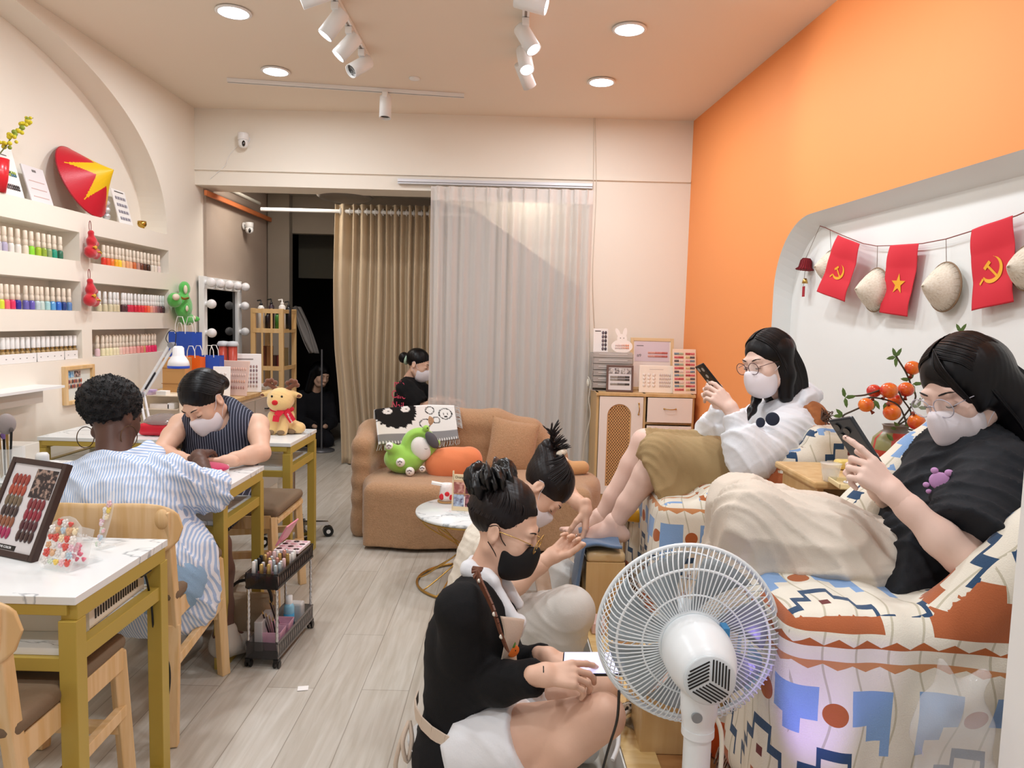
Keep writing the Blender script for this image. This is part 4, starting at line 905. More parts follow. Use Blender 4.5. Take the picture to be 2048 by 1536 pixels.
# ---------------- counter along the back left wall ----------------
cz=.75
t=thing('wall_counter','pale wood counter with grey drawers along the wall behind the tables','counter',(-1.98,4.6,0))
g=G(); g.box((-1.985,4.63,cz-.0125),(.69,1.0,.025)); mk('countertop',g,OAK,t,bevel=.002)
g=G(); g.box((-1.99,4.63,.36),(.66,.96,.72)); mk('cabinet_body',g,mat('cream_laminate','#e4d9c8',.5),t)
for i in range(2):
    for j in range(2):
        g=G(); g.box((-1.655,4.4+.47*i,.22+.33*j),(.012,.44,.30)); mk('drawer_front',g,mat('grey_beige_front','#c3bbb0',.5),t,bevel=.002)
        g=G(); g.tube([(-1.648,4.34+.47*i,.3+.33*j),(-1.63,4.34+.47*i,.3+.33*j),(-1.63,4.46+.47*i,.3+.33*j),(-1.648,4.46+.47*i,.3+.33*j)],.005,6); mk('handle',g,BLACKM,t)
def cc(px,Y,dz=0): p=AY(px,760,Y); return Vector((p.x,Y,cz+.001+dz))
# kraft box column under the lamp
c=cc(357,4.25); g=G(tr(c)); g.box((0,0,.12),(.13,.12,.24)); g.mi=1
for z in(.09,.18): g.box((0,-.0655,z),(.14,.001,.004))
tagp(mk('kraft_box_tower',g,[CARD,mat('kraft_edge','#9c6f40',.8)],bevel=.002),'tall kraft cardboard box behind the desk lamp shade','box')
pz=AY(357,740,4.3).z
bag(cc(372,4.47),.16,.1,AY(370,664,4.47).z-cz,BLUE,'tall blue paper bag behind the white lamp shade',-.2)
bag(cc(390,4.32),.12,.07,AY(390,712,4.32).z-cz,ORP,'small orange paper bag between two blue bags',-.2)
bag(cc(424,4.36),.12,.07,AY(424,711,4.36).z-cz,BLUE,'small blue paper bag with white script beside the orange bag',0,'Nuna')
def ds(T,t,w,h):
    swatches(T,t,6,9,-w*.4,w*.4,h*.12,h*.72,lambda r,c:['#a98f8d','#8f7a7e','#c9b4ae'][(r)%3],.012,.02); lines(T,t,[(0,h*.86,w*.5,.006)],mat('grey_mark','#77706e',.6))
leaf_board('sample_board','sample board','cream sample board with grey swatch rows standing on the back counter',cc(490,4.66),.2,.25,.012,6,18,PAPER,ds)
def ds2(T,t,w,h): swatches(T,t,4,11,-w*.42,w*.42,h*.15,h*.85,lambda r,c:['#e7b9a5','#e3c3b6','#dba88f','#b98a80'][r],.011,.02)
leaf_board('sample_board','sample board','blush tinted sample board leaning in front on the back counter',cc(462,4.45),.2,.22,.008,12,-8,mat('blush_card','#efcdbd',.4,alpha=.9),ds2)
def ds3(T,t,w,h): swatches(T,t,3,3,-w*.3,w*.3,h*.3,h*.85,lambda r,c:'#d8d3cf',.014,.02)
leaf_board('sample_board','sample board','small plain white card nearest the camera on the back counter',cc(442,4.3),.1,.19,.006,8,10,PAPER,ds3)
for i,px in enumerate((447,466)):
    c=cc(px,4.56,0); g=G(tr(c)); g.lathe([(.0001,0),(.025,0),(.027,.30),(.0001,.30)],16); g.mi=1; g.lathe([(.034,.30),(.038,.312),(.028,.33),(.0001,.333)],16)
    tagp(mk('jar',g,[mat('red_jar','#c8503f',.3,alpha=.9),mat('clear_lid','#dfe3e6',.2,alpha=.7)]),['red filled jar with clear lid, left of the pair by the mirror','red filled jar with clear lid, right of the pair by the mirror'][i],'jar',group='red jars by the mirror')
g=G(tr(cc(520,4.95))); g.box((0,0,.012),(.16,.22,.024)); tagp(mk('laptop_tray',g,mat('grey_tray','#b9b5ad',.5),bevel=.003),'flat grey tray at the far end of the back counter','tray')
# ---------------- vanity mirror with bulbs ----------------
HX=XL+.02
def hy(px,py): return AX(px,py,HX)
y0,y1=hy(397,600).y,hy(474,600).y; zt=hy(400,552).z; zb=hy(400,745).z-.1
t=thing('vanity_mirror','white framed vanity mirror with round bulbs on the back room wall','mirror',(HX+.02,(y0+y1)/2,zb))
g=G()
for a,b in((y0,y0+.06),(y1-.09,y1)): g.box((HX+.02,(a+b)/2,(zb+zt)/2),(.04,b-a,zt-zb))
g.box((HX+.0205,(y0+y1)/2,zt-.0465),(.041,y1-y0-.004,.088)); g.box((HX+.0205,(y0+y1)/2,zb+.0315),(.041,y1-y0-.004,.058)); mk('frame',g,WHITEM,t,bevel=.003)
g=G(); g.box((HX+.012,(y0+y1)/2,(zb+zt)/2),(.012,y1-y0-.14,zt-zb-.14)); mk('mirror_glass',g,mat('mirror_glass','#2a2826',.02,metal=1),t)  # dark tint in the metal stands in for a dark reflection
BULB=mat('opal_bulb','#f1eff0',.15,coat=.6)
bp=[(y0+.03+(y1-y0-.06)*i/4,zt-.045) for i in range(5)]+[(y,hy(410,p).z) for y in (y0+.03,y1-.045) for p in (608,665)]
for y,z in bp:
    g=G(); g.cyl((HX+.038,y,z),(HX+.055,y,z),.017,n=14); g.ell((HX+.083,y,z),.035); mk('bulb',g,BULB,t)
# ---------------- bamboo rack ----------------
rx0=AY(507,700,5.6).x; rx1=AY(563,700,5.6).x; RT=AY(540,617,5.6).z
t=thing('bamboo_rack','tall bamboo slatted shelf rack standing against the back room wall','shelf rack',((rx0+rx1)/2,5.75,0))
g=G()
for x in(rx0,rx1):
    for y in(5.6,5.92): g.box((x,y,RT/2),(.035,.03,RT))
mk('posts',g,OAK,t,bevel=.003)
SZ=[RT-.17,RT-.46,RT-.75,.3]
for z in SZ:
    g=G(); g.box(((rx0+rx1)/2,5.76,z),(rx1-rx0,.3,.015)); mk('shelf_board',g,OAK,t)
g=G()
for z in(RT-.02,SZ[0],SZ[1],SZ[2]): g.box(((rx0+rx1)/2,5.588,z),(rx1-rx0,.012,.034))
for z in(RT-.02,SZ[0],SZ[1],SZ[2]): g.box((rx1+.012,5.76,z),(.012,.3,.03))
for k in(1,2): g.box((rx0+(rx1-rx0)*k/3,5.588,(RT+.2)/2),(.014,.01,RT-.2))
mk('front_slats',g,OAK,t,bevel=.001)
BT=[(.025,.024,.17,'#f0ece6','white bottle with black pump on the bamboo rack, leftmost','#141214'),(.06,.02,.1,'#2a2023','short dark bottle second from the left on the rack','#141214'),(.105,.022,.18,'#33202b','black and pink pump bottle in the middle of the rack top','#141214'),(.135,.018,.1,'#4c8f3a','green bottle on the bamboo rack top shelf','#2c4a22'),(.19,.026,.18,'#e9e4dd','white pump bottle toward the right of the rack top','#e9e4dd'),(.225,.022,.165,'#17151a','black bottle at the right end of the rack top','#141214')]
for i,(x,r,h,hx,lb,cp) in enumerate(BT):
    c=Vector((rx0+x,5.7+.05*(i%2),SZ[0]+.009)); b=thing('pump_bottle',lb,'bottle',c,0,'bottles on the bamboo rack')
    g=G(tr(c)); g.lathe([(.0001,0),(r,0),(r,h),(r*.5,h+.015),(.0001,h+.016)],16); mk('bottle_body',g,mat('rack_bottle_%d'%i,hx,.3),b)
    g=G(tr(c)); g.lathe([(r*.5,h+.012),(r*.5,h+.03),(.005,h+.032),(.005,h+.055),(.0001,h+.056)],12); g.beam((0,0,h+.055),(-.03,0,h+.05),.01,.01); mk('pump',g,mat('pump_%s'%cp[1:],cp,.3),b)
rr_=random.Random(2)
for i in range(5):
    c=Vector((rx0+.04+.04*i,5.74,SZ[1]+.009)); h=rr_.uniform(.08,.16); g=G(tr(c)); g.box((0,0,h/2),(.034,.06,h)); tagp(mk('carton',g,mat('carton_%d'%i,['#6b3a22','#8a5a2f','#43261b','#5e1f1a','#7a6a4a'][i],.6)),['rust','tan','dark brown','maroon','olive'][i]+' carton on the second shelf of the bamboo rack','carton',group='cartons on the bamboo rack')
# ---------------- beige curtain, rod, sheer curtain ----------------
t=thing('beige_curtain','floor length beige eyelet curtain hanging on a white rod in the back room','curtain',(-.95,6.1,0))
ca=AY(670,410,6.1); cb=AY(880,420,6.1)
def foldc(x0,x1,y,z0,z1,n,amp,seed,flare=0,sharp=1,pinch=0,nv=40,sub=10):
    rs=np.random.RandomState(seed); ph=rs.uniform(-.5,.5,n+2); wd=rs.uniform(.7,1.3,n+2); cw=np.cumsum(wd); cw=cw/cw[-1]
    def fn(u,v):
        k=np.interp(u,np.concatenate([[0],cw]),np.arange(n+3)); a=math.sin(2*pi*k/1.0*.5*2*.5)
        f=math.sin(pi*k); s_=math.copysign(abs(f)**sharp,f)
        zz=z0+(z1-z0)*v; aa=amp*(.75+.35*math.sin(3*k+seed))*(1-pinch*(max(v-.9,0)*10)*.7)
        x=x0+(x1-x0)*u+flare*(1-v)**2*(u-.5)*.3+.012*math.sin(5*v+k*2)*(1-v)
        return (x,y+aa*s_+.01*math.sin(4*v+3*k),zz)
    return fn
CUR=mat('beige_curtain_fabric','#cbb698',.85,bump=(220,.25),sheen=.2)
nf=26
def bc(u,v):
    z=.01+v*(ca.z-.0)
    k=u*nf; a=math.sin(2*pi*k/2+ .6*math.sin(k*1.7)); 
    x=ca.x+(cb.x-ca.x)*(u**.85)+.02*math.sin(6*v+9*u)*(1-v)
    # bottom left gathers inwards and bulges
    x+=(.10*math.exp(-((v-.25)/.2)**2)*0-.0)*(1-u)
    x+= .12*(1-u)**2*max(0,.45-v)**1.2*1.5
    return (x,6.1+.035*a+.015*math.sin(7*v+4*u)+.03*math.sin(3.1*u*5)*(1-v),z)
g=G(); g.grid(bc,nf*14,40); o=mk('curtain_cloth',g,CUR,t); m_=o.modifiers.new('cloth','SOLIDIFY'); m_.thickness=.004
g=G(); ra=AY(522,402,6.1); g.cyl((ra.x,6.1,ca.z-.05),(-.35,6.1,ca.z-.05),.016); mk('curtain_rod',g,WHITEM,t)
for i in range(13):
    g=G(); x=ca.x+(cb.x-ca.x)*((i+.5)/13)**.9; g.tube([(x,6.1+.026*cos(a),ca.z-.05+.026*sin(a)) for a in [k*pi/8 for k in range(16)]],.004,6,closed=True); mk('eyelet_ring',g,WHITEM,t)
SHEER=bpy.data.materials.new('sheer_curtain_voile'); SHEER.use_nodes=True; nt=SHEER.node_tree; N=nt.nodes; L=nt.links; N.remove(N['Principled BSDF'])
tb=N.new('ShaderNodeBsdfTransparent'); df=N.new('ShaderNodeBsdfDiffuse'); df.inputs[0].default_value=lin('#fdfaf8'); tl=N.new('ShaderNodeBsdfTranslucent'); tl.inputs[0].default_value=lin('#f3eeea')
ad=N.new('ShaderNodeMixShader'); ad.inputs[0].default_value=.35; L.new(df.outputs[0],ad.inputs[1]); L.new(tl.outputs[0],ad.inputs[2])
lw=N.new('ShaderNodeLayerWeight'); lw.inputs[0].default_value=.35; mr=N.new('ShaderNodeMapRange'); mr.inputs[3].default_value=.64; mr.inputs[4].default_value=.95; L.new(lw.outputs['Facing'],mr.inputs[0])
mx=N.new('ShaderNodeMixShader'); L.new(mr.outputs[0],mx.inputs[0]); L.new(tb.outputs[0],mx.inputs[1]); L.new(ad.outputs[0],mx.inputs[2]); L.new(mx.outputs[0],N['Material Output'].inputs[0])
SH2=mat('curtain_header_tape','#efe7de',.8,alpha=.85)
sa=AY(862,372,5.28); sb=AY(1187,385,5.28); st=sa.z; sbz=.02
t=thing('sheer_curtain','white pinch pleated sheer curtain hanging behind the sofa','curtain',((sa.x+sb.x)/2,5.28,0))
NP=13
def scf(u,v):
    z=sbz+(st-sbz)*v; k=u*NP; fr=k-math.floor(k); top=max(0,(v-.93)/.07)
    a=math.sin(2*pi*k+.5*math.sin(k*2.1)); b=math.exp(-((fr-.5)/.07)**2)
    amp=.022*(1-.75*top)+.01*math.sin(k*1.3)
    # pinch at v~.955
    pin=math.exp(-((v-.955)/.02)**2)
    x=sa.x+(sb.x-sa.x)*u+(.5-fr)*0*pin - (fr-.5)*pin*b*.05+.01*math.sin(3*v+k)*(1-v)
    return (x,5.28+amp*a*(1-.4*pin)-.02*b*top,z)
g=G(); g.grid(scf,NP*26,44); mk('sheer_cloth',g,SHEER,t)
def hd_(u,v): p=scf(u,.955+.045*v); return (p[0],p[1]+.003,p[2])
g=G(); g.grid(hd_,NP*20,3); mk('header_band',g,SH2,t)
g=G(); a=AY(795,360,5.31); b=AY(1185,380,5.31); b.z=a.z
g.box(((a.x+b.x)/2,5.325,a.z),(b.x-a.x,.045,.022)); g.box(((a.x+b.x)/2,5.325,a.z-.018),(b.x-a.x,.03,.012)); tagp(mk('curtain_track',g,mat('grey_white_aluminium','#d6d6da',.35,metal=.2),bevel=.002),'double pale curtain rail fixed to the beam above the sheer curtain','rail')
g=G()
for d in(0,.022): 
    p=AY(1188,236,5.33); q=AY(1166,905,5.33); g.tube(smooth([(p.x+d*.4,5.33,p.z),(p.x+.012+d,5.32,2.2),(p.x+.008+d,5.32,1.6),(p.x+.03+d*2,5.32,.95),(p.x+.005+d,5.33,.6),(p.x+d,5.33,.2)]),.0025,6)
tagp(mk('curtain_pull_cord',g,mat('pale_cord','#d9d3c6',.6)),'pale looped pull cord hanging down beside the sheer curtain','cord')
# disc under the back room ceiling
c=AY(690,396,5.75); g=G(tr(c)); g.lathe([(.0001,-.035),(.1,-.03),(.19,-.01),(.215,.01),(.2,.02),(.0001,.02)],40); tagp(mk('round_ceiling_lamp',g,mat('unlit_lamp_shade','#6f675d',.5)),'unlit round ceiling lamp in the back room above the beige curtain','ceiling light')
# ---------------- sofa ----------------
TEDDY=mat('tan_boucle','#ae8763',.97,bump=(170,1.0,.004),sheen=.3,col2='#b9926f',nscale=120,contrast=(.35,.65))
sc_=Vector((-.2,4.2,0)); t=thing('curved_sofa','low curved tan boucle loveseat with a rounded seat in front of the curtain','sofa',sc_)
s=S()
s.box((-.17,4.22,.2),(.62,.40,.25),rd=.04,k=.03); s.cap((-.50,4.14,.02),(-.50,4.14,.5),.345,.345,k=.04); s.cap((.22,4.2,.02),(.22,4.2,.5),.315,.315,k=.04)
s.cut((0,4.2,.02),(0,0,-1)); s.cut((0,4.2,.365),(0,0,1),k=.07)
mk('seat',s.build(.012,folds(.002,[(1,2,3),(3,-1,2)],60)),TEDDY,t)
s=S()
bk=[(-.85,4.1,.5,.06),(-.83,4.33,.53,.085),(-.66,4.52,.55,.09),(-.4,4.6,.58,.095),(-.1,4.62,.57,.095),(.12,4.6,.52,.09),(.3,4.56,.38,.07)]
for p,q in zip(bk[:-1],bk[1:]):
    for z in(1,.8,.6,.4,.2,.05): s.cap((p[0],p[1],p[2]*z+.02),(q[0],q[1],q[2]*z+.02),p[3],q[3],k=.05)
mk('backrest',s.build(.012,folds(.002,[(1,2,3),(3,-1,2)],60)),TEDDY,t)
g=G()
for x,y in((-.6,3.95),(.3,3.98),(-.6,4.45),(.3,4.45)): g.cyl((x,y,0),(x,y,.05),.025)
mk('feet',g,BLACKM,t)
sz=.36
def pillow(name,label,c,w,h,th,yaw,lean,roll,m,v=.008,sq=.5,cat='cushion'):
    T=tr(c)@rotm(0,0,yaw)@rotm(-lean,0,0)@rotm(0,roll,0)
    g=G(T); n=26
    def f(sgn):
        def fn(u,v_):
            x=(u*2-1);z=(v_*2-1); e=((1-x**2)*(1-z**2)); bul=max(e,0)**sq
            kx=1-.07*(1-z*z)*0-.06*(z*z*0)+0; px=x*(1-.08*(1-abs(z))**2*0); 
            return (x*w/2*(1-.07*(1-z*z)),sgn*th/2*bul,z*h/2*(1-.07*(1-x*x)))
        return fn
    g.grid(f(1),n,n); g.grid(f(-1),n,n)
    return tagp(mk(name,g,m),label,cat)
pc=AY(1026,890,4.38); pillow('square_cushion','square tan boucle cushion leaning against the sofa back','x',0,0,0,0,0,0,TEDDY) if False else None
pillow('square_cushion','square tan boucle cushion leaning on the right half of the sofa back',AY(1025,893,4.36),.30,.33,.12,6,14,9,TEDDY)
# orange bean cushion
s=S(); a=AY(888,935,4.14); b=AY(938,920,4.12); s.cap(a,b,.098,.078,sq=((0,1,0),.8)); s.ell(AY(905,928,4.13),(.16,.08,.1),look((0,1,0)))
mk('bean_cushion',s.build(.008,folds(.0015,[(1,2,3)],60)),mat('orange_fleece','#ec8a5a',.9,sheen=.3,bump=(200,.3)),label='plain orange bean shaped cushion lying on the sofa seat',cat='cushion')
# dog shaped plush at right
t=thing('plush_dog_cushion','tan corduroy plush cushion with pale patch at the right end of the sofa','plush toy',AY(1120,945,4.2)); s=S()
s.cap(AY(1085,935,4.25),AY(1125,935,4.22),.06,.06); s.cap(AY(1130,938,4.2),AY(1165,935,4.22),.045,.04)
mk('body',s.build(.008),mat('tan_corduroy','#cf9f6c',.9,sheen=.3,bump=(120,.5)),t); g=G(); g.ell(AY(1117,921,4.19),(.06,.05,.03)); mk('pale_patch',g,mat('cream_fleece','#f2ddc4',.9),t)
# green plush
FG=mat('lime_plush','#9fd45a',.95,sheen=.5,bump=(200,.4)); WP=mat('white_plush','#f4f0ec',.95,bump=(200,.4))
gc=AY(815,905,4.15); t=thing('green_hooded_plush','lime green hooded plush toy lying on the left of the sofa','plush toy',gc); Yp=4.13
s=S(); s.ell(AY(808,918,Yp),(.115,.09,.085)); s.ell(AY(838,890,Yp),(.105,.07,.1),rotm(0,-35,0)); s.ell(AY(838,890,Yp-.07),(.066,.05,.068),op='s')
for q in((852,857),(874,886)): s.ell(AY(*q,Yp-.03),.02,k=.01)
s.cap(AY(800,905,Yp-.04),AY(780,895,Yp-.06),.035,.03)
mk('body',s.build(.005),FG,t)
g=G(); g.ell(AY(842,893,Yp-.045),(.058,.04,.07),rotm(0,0,0)) if False else g.ell((0,0,0),(.057,.035,.07),tr(AY(842,897,Yp-.035))@rotm(0,-25,0)); mk('face',g,WP,t)
g=G(); g.ell((0,0,0),(.03,.02,.055),tr(AY(864,880,Yp-.055))@rotm(0,-35,0)); mk('grey_fringe',g,mat('grey_felt','#5d5a60',.9),t)
for q,r in(((779,893),.024),((801,925),.026),((820,943),.026),((845,938),.018)):
    g=G(); p=AY(*q,Yp-.09 if q!=(779,893) else Yp-.07); g.ell(p,r); mk('paw',g,WP,t)
    g=G()
    for dx,dz in((0,-.004),(-.009,.008),(0,.012),(.009,.008)): g.ell(p+Vector((dx,-r+.001,dz)),(.005,.002,.005),n=8,m=6)
    mk('paw_pad',g,mat('grey_pad','#9a8f90',.8),t)
for q in((855,856),(877,888)):
    g=G(); g.ell(AY(*q,Yp-.05),.004); mk('button_eye',g,BLACKM,t)
g=G(); p=AY(852,897,Yp-.077); g.tube([p+Vector((-.008,0,0)),p+Vector((0,-.001,-.004)),p+Vector((.008,0,0))],.0012); mk('stitched_smile',g,BLACKM,t)
# black and white throw over left back
def throwp(u,v):
    # u along sofa back, v: over the top and down front
    x=-.80+.44*u; ysur=4.30+.42*min(1,u*1.6)**.7*.75; z=.70+.0*u
    if v<.35: return (x-.02,ysur-.0+.02,.70-(.35-v)*.25)
    w_=(v-.35)/.65; return (x+.04*w_,ysur-.085-.09*w_*(1-.0*u)-.0,.715-.19*w_-.03*math.sin(3*u)*w_)
NTu,NTv=90,70
V=[];C=[]
for j in range(NTv+1):
    for i in range(NTu+1):
        u,v=i/NTu,j/NTv; V.append(throwp(u,v))
        w_=(v-.35)/.65 if v>.35 else -1; c=(.93,.93,.92)
        if w_>.72: c=(.55,.55,.56)
        if w_>.93: c=(.2,.2,.2) if int(u*60)%2 else (.85,.85,.85)
        if 0<=w_<.6 and u<.46:
            d=math.hypot((u-.22)/.26,(w_-.12)/.5); 
            if d<1-.12*abs(math.sin(14*math.atan2(w_-.1,u-.2))): c=(.03,.03,.035)
            for ex,ey,er in((.12,.1,.055),(.33,.08,.055)):
                if math.hypot(u-ex,(w_-ey)*.7)<er: c=(.93,.93,.92)
                if math.hypot(u-ex-.01,(w_-ey)*.7)<.012: c=(.03,.03,.03)
        if 0<=w_<.68 and u>.46:
            for ex,ey,er in((.56,.5,.07),(.72,.42,.05),(.86,.25,.09),(.64,.15,.06)):
                d=math.hypot(u-ex,(w_-ey)*.6)
                if abs(d-er)<.0075: c=(.05,.05,.05)
                if er==.09 and (abs(abs(u-ex)-.03)<.006 and abs(w_-ey)<.03 or abs(w_-ey-.08)<.012 and abs(u-ex)<.02): c=(.05,.05,.05)
        C.append((*[lin(c)[k] for k in range(3)],1))
F=[(j*(NTu+1)+i,j*(NTu+1)+i+1,(j+1)*(NTu+1)+i+1,(j+1)*(NTu+1)+i) for j in range(NTv) for i in range(NTu)]
t=thing('monochrome_throw','black and white patterned fringed throw over the left of the sofa back','throw blanket',(-.55,4.3,.6))
o=mk('cloth',(np.array(V),np.array(F)),mat('monochrome_knit','#ffffff',.9,attr='pat',bump=(200,.4)),t,attrs=np.array(C)); m_=o.modifiers.new('cloth','SOLIDIFY'); m_.thickness=.006
g=G(); rr_=random.Random(4)
for i in range(60):
    u=i/59; p=Vector(throwp(u,1)); g.tube([p,p+Vector((rr_.uniform(-.006,.006),-.004,-.02)),p+Vector((rr_.uniform(-.01,.01),-.006,-.035))],.0022,5)
for i in range(26):
    v=.36+.4*i/25; p=Vector(throwp(1,v)); g.tube([p,p+Vector((.02,-.004,rr_.uniform(-.006,.006))),p+Vector((.035,-.006,-.01))],.0022,5)
o=mk('fringe',g,mat('grey_fringe_yarn','#b9b7b4',.9),t); o['kind']='stuff'
# ---------------- round side table ----------------
TH_=.354; tR=.27
ct=AZ(946,1020,TH_); ct=Vector((ct.x,ct.y,0)); print('side table',ct)
t=thing('round_side_table','small round marble side table with a gold wire base before the sofa','side table',ct)
g=G(tr(ct)); g.lathe([(.0001,TH_-.014),(tR,TH_-.014),(tR+.002,TH_-.008),(tR,TH_),(.0001,TH_)],64); mk('tabletop',g,MARBLE,t)
g=G(tr(ct)); g.tube([((tR-.008)*cos(a),(tR-.008)*sin(a),TH_-.02) for a in [i*2*pi/48 for i in range(48)]],.005,6,closed=True); g.tube([(.26*cos(a),.26*sin(a),.008) for a in [i*2*pi/48 for i in range(48)]],.006,6,closed=True)
for i in range(12):
    a=i*2*pi/12; a2=a+(1.5 if i%2 else -1.5); am=(a+a2)/2
    g.tube(smooth([((tR-.01)*cos(a),(tR-.01)*sin(a),TH_-.02),((tR-.03)*cos(a+.1*(1 if i%2 else -1)),(tR-.03)*sin(a+.1*(1 if i%2 else -1)),TH_-.05),(.06*cos(am),.06*sin(am),.165),(.2*cos(a2),.2*sin(a2),.04),(.26*cos(a2),.26*sin(a2),.01)],5),.0035,6)
mk('wire_base',g,GOLD,t)
q=AZ(905,1005,TH_+.001)
t=thing('ceramic_jar','white jar with red painted flowers on a cork coaster on the side table','jar',AZ(893,1003,TH_+.001)); c=AZ(893,1003,TH_+.001)
g=G(tr(c)); g.lathe([(.0001,0),(.045,0),(.045,.006),(.0001,.006)],24); mk('coaster',g,mat('cork','#b98f5e',.8),t)
g=G(tr(c)); g.lathe([(.0001,.007),(.034,.007),(.037,.03),(.033,.07),(.03,.09),(.026,.09),(.0001,.02)],24); mk('jar_body',g,mat('white_glaze','#efe6e2',.3),t)
g=G(tr(c)); g.ell((-.02,-.028,.03),(.014,.008,.016)); g.ell((.005,-.034,.045),(.012,.006,.012)); g.ell((.022,-.026,.028),(.01,.008,.014)); mk('red_print',g,RED,t)
g=G(tr(c)); g.beam((.0,0,.082),(-.075,-.005,.095),.035,.01); mk('white_spout',g,PAPER,t)
# wooden photo display
c=AZ(928,1022,TH_+.001); YW=-8
t=thing('photo_display','pale wood framed salon photo card standing on the round side table','photo stand',c); T=tr(c)@rotm(0,0,YW)@rotm(-4,0,0)
w,h=.115,.17
g=G(T)
for x in(-w/2,w/2): g.box((x,.004,h*.55),(.006,.012,h*1.1))
g.box((0,.004,.01),(w,.012,.02)); g.box((0,.004,h-.012),(w,.012,.026)); g.box((0,.03,.004),(w,.07,.008)); mk('wood_frame',g,mat('light_ply','#ecd9b4',.5),t)
g=G(T)
for (x,z,a,b,mi) in((-.028,.108,.05,.052,0),(.028,.108,.05,.052,1),(-.028,.048,.05,.056,2),(.028,.048,.05,.056,1)): g.mi=mi; g.box((x,.002,z),(a,.003,b))
mk('nail_photo',g,[mat('skin_photo','#a4605a',.4,col2='#e0b0a0',nscale=45),mat('dark_rose_photo','#5a2431',.4,col2='#b77a80',nscale=50),mat('blue_photo_b','#b9c9df',.4,col2='#47305a',nscale=40)],t)
text('Orange Nail',.016,T@tr(-.008,-.0025,h-.012)@rotm(90,0,0),mat('brown_ink','#3a2a20',.6),t)
g=G(T); g.ell((.042,-.003,h-.012),(.007,.0015,.007)); mk('orange_emblem',g,ORANGEW,t)
g=G(T@tr(.0,-.06,0)); g.box((0,0,.004),(.13,.05,.006)); tagp(mk('clear_tray',g,GLASS),'thin clear tray lying on the round side table','tray')
# ---------------- cabinet ----------------
CW=mat('warm_white_laminate','#f0e6dd',.45)
cx0,cx1,cy0,cy1,ch=.582,1.25,4.92,5.31,.785
t=thing('storage_cabinet','white and oak cabinet with arched rattan door before the orange wall','cabinet',((cx0+cx1)/2,5.1,0))
g=G()
for x in(cx0+.008,cx1-.008,(cx0+cx1)/2-.005): g.box((x,(cy0+cy1)/2+.006,ch/2),(.018,cy1-cy0-.012,ch))
g.box(((cx0+cx1)/2,(cy0+cy1)/2,.04),(cx1-cx0,cy1-cy0-.02,.08)); g.box(((cx0+cx1)/2,cy1-.006,ch/2),(cx1-cx0,.01,ch)); g.box(((cx0+cx1)/2,(cy0+cy1)/2,ch-.01),(cx1-cx0+.01,cy1-cy0+.01,.02))
mid=(cx0+cx1)/2-.005
for z in(.58,.37,.17): g.box(((mid+cx1)/2,(cy0+cy1)/2+.01,z),(cx1-mid,cy1-cy0-.03,.016))
mk('carcass',g,OAK,t,bevel=.0015)
# arched door
dx0,dx1,dz0,dz1=cx0+.02,mid-.012,.085,ch-.025; ac=(dx0+dx1)/2-.012; ar=.082; az1=dz1-.05
bm=bmesh.new()
ol=[(dx0,dz0),(dx1,dz0),(dx1,dz1),(dx0,dz1)]; ar_=[(ac-ar,.14),(ac+ar,.14)]+[(ac+ar*cos(a),az1-ar+ar*sin(a)) for a in [i*pi/20 for i in range(21)]]
es=[]
for pts in(ol,ar_):
    vs=[bm.verts.new((x,cy0-.002,z)) for x,z in pts]; es+=[bm.edges.new((vs[i],vs[(i+1)%len(vs)])) for i in range(len(vs))]
bmesh.ops.triangle_fill(bm,edges=es); r_=bmesh.ops.extrude_face_region(bm,geom=list(bm.faces)); bmesh.ops.translate(bm,vec=(0,.016,0),verts=[e for e in r_['geom'] if isinstance(e,bmesh.types.BMVert)]); bmesh.ops.recalc_face_normals(bm,faces=bm.faces)
bm.verts.index_update(); dV=np.array([v.co[:] for v in bm.verts]); dF=[tuple(v.index for v in f.verts) for f in bm.faces]; bm.free()
g=G(); g.v=[tuple(v) for v in dV]; g.f=dF; g.m=[0]*len(dF); g.sm=[False]*len(dF)
door=mk('door',g,CW,t)
RAT=mat('rattan_cane','#cf9f68',.6); HOLE=mat('dark_hole','#2a1c14',.9)
g=G(); g.poly([(x,z) for x,z in ar_],.004,tr(0,cy0+.010,0)@rotm(90,0,0)); g.mi=1
nx=9; px_=2*ar/nx
for j in range(60):
    z=.15+j*px_*.62
    for i in range(nx+1):
        x=ac-ar+px_*(i+.25+.5*(j%2)*1.0)
        if abs(x-ac)>ar-.006 or z>az1-.01 or (z>az1-ar and math.hypot(x-ac,z-(az1-ar))>ar-.008): continue
        r=.0042; y=cy0+.0068
        g.add([(x+r*cos(a),y,z+r*sin(a)) for a in [k*pi/3 for k in range(6)]],[(5,4,3,2,1,0)])
mk('rattan_panel',g,[RAT,HOLE],door)
g=G(); hx_=dx1-.03; g.tube(smooth([(hx_,cy0-.003,.715),(hx_,cy0-.02,.70),(hx_+.002,cy0-.024,.68),(hx_,cy0-.02,.66),(hx_,cy0-.003,.645)],4),.0035,8); g.ell((hx_,cy0-.004,.717),.006); g.ell((hx_,cy0-.004,.643),.006); mk('handle',g,GOLD,door)
for i,(z0,z1) in enumerate(((.592,ch-.025),(.382,.568),(.182,.358))):
    g=G(); g.box(((mid+cx1)/2,cy0-.004,(z0+z1)/2),(cx1-mid-.034,.014,z1-z0)); d=mk('drawer',g,CW,t,bevel=.0015)
    zc=(z0+z1)/2+.01; xc=(mid+cx1)/2; g=G(); g.tube(smooth([(xc-.04,cy0-.01,zc),(xc-.03,cy0-.03,zc),(xc,cy0-.034,zc-.002),(xc+.03,cy0-.03,zc),(xc+.04,cy0-.01,zc)],4),.0032,8); g.ell((xc-.04,cy0-.012,zc),.006); g.ell((xc+.04,cy0-.012,zc),.006); mk('handle',g,GOLD,d)
def CT(px,Y,dz=.001): p=AY(px,780,Y); return Vector((p.x,Y,ch+dz))
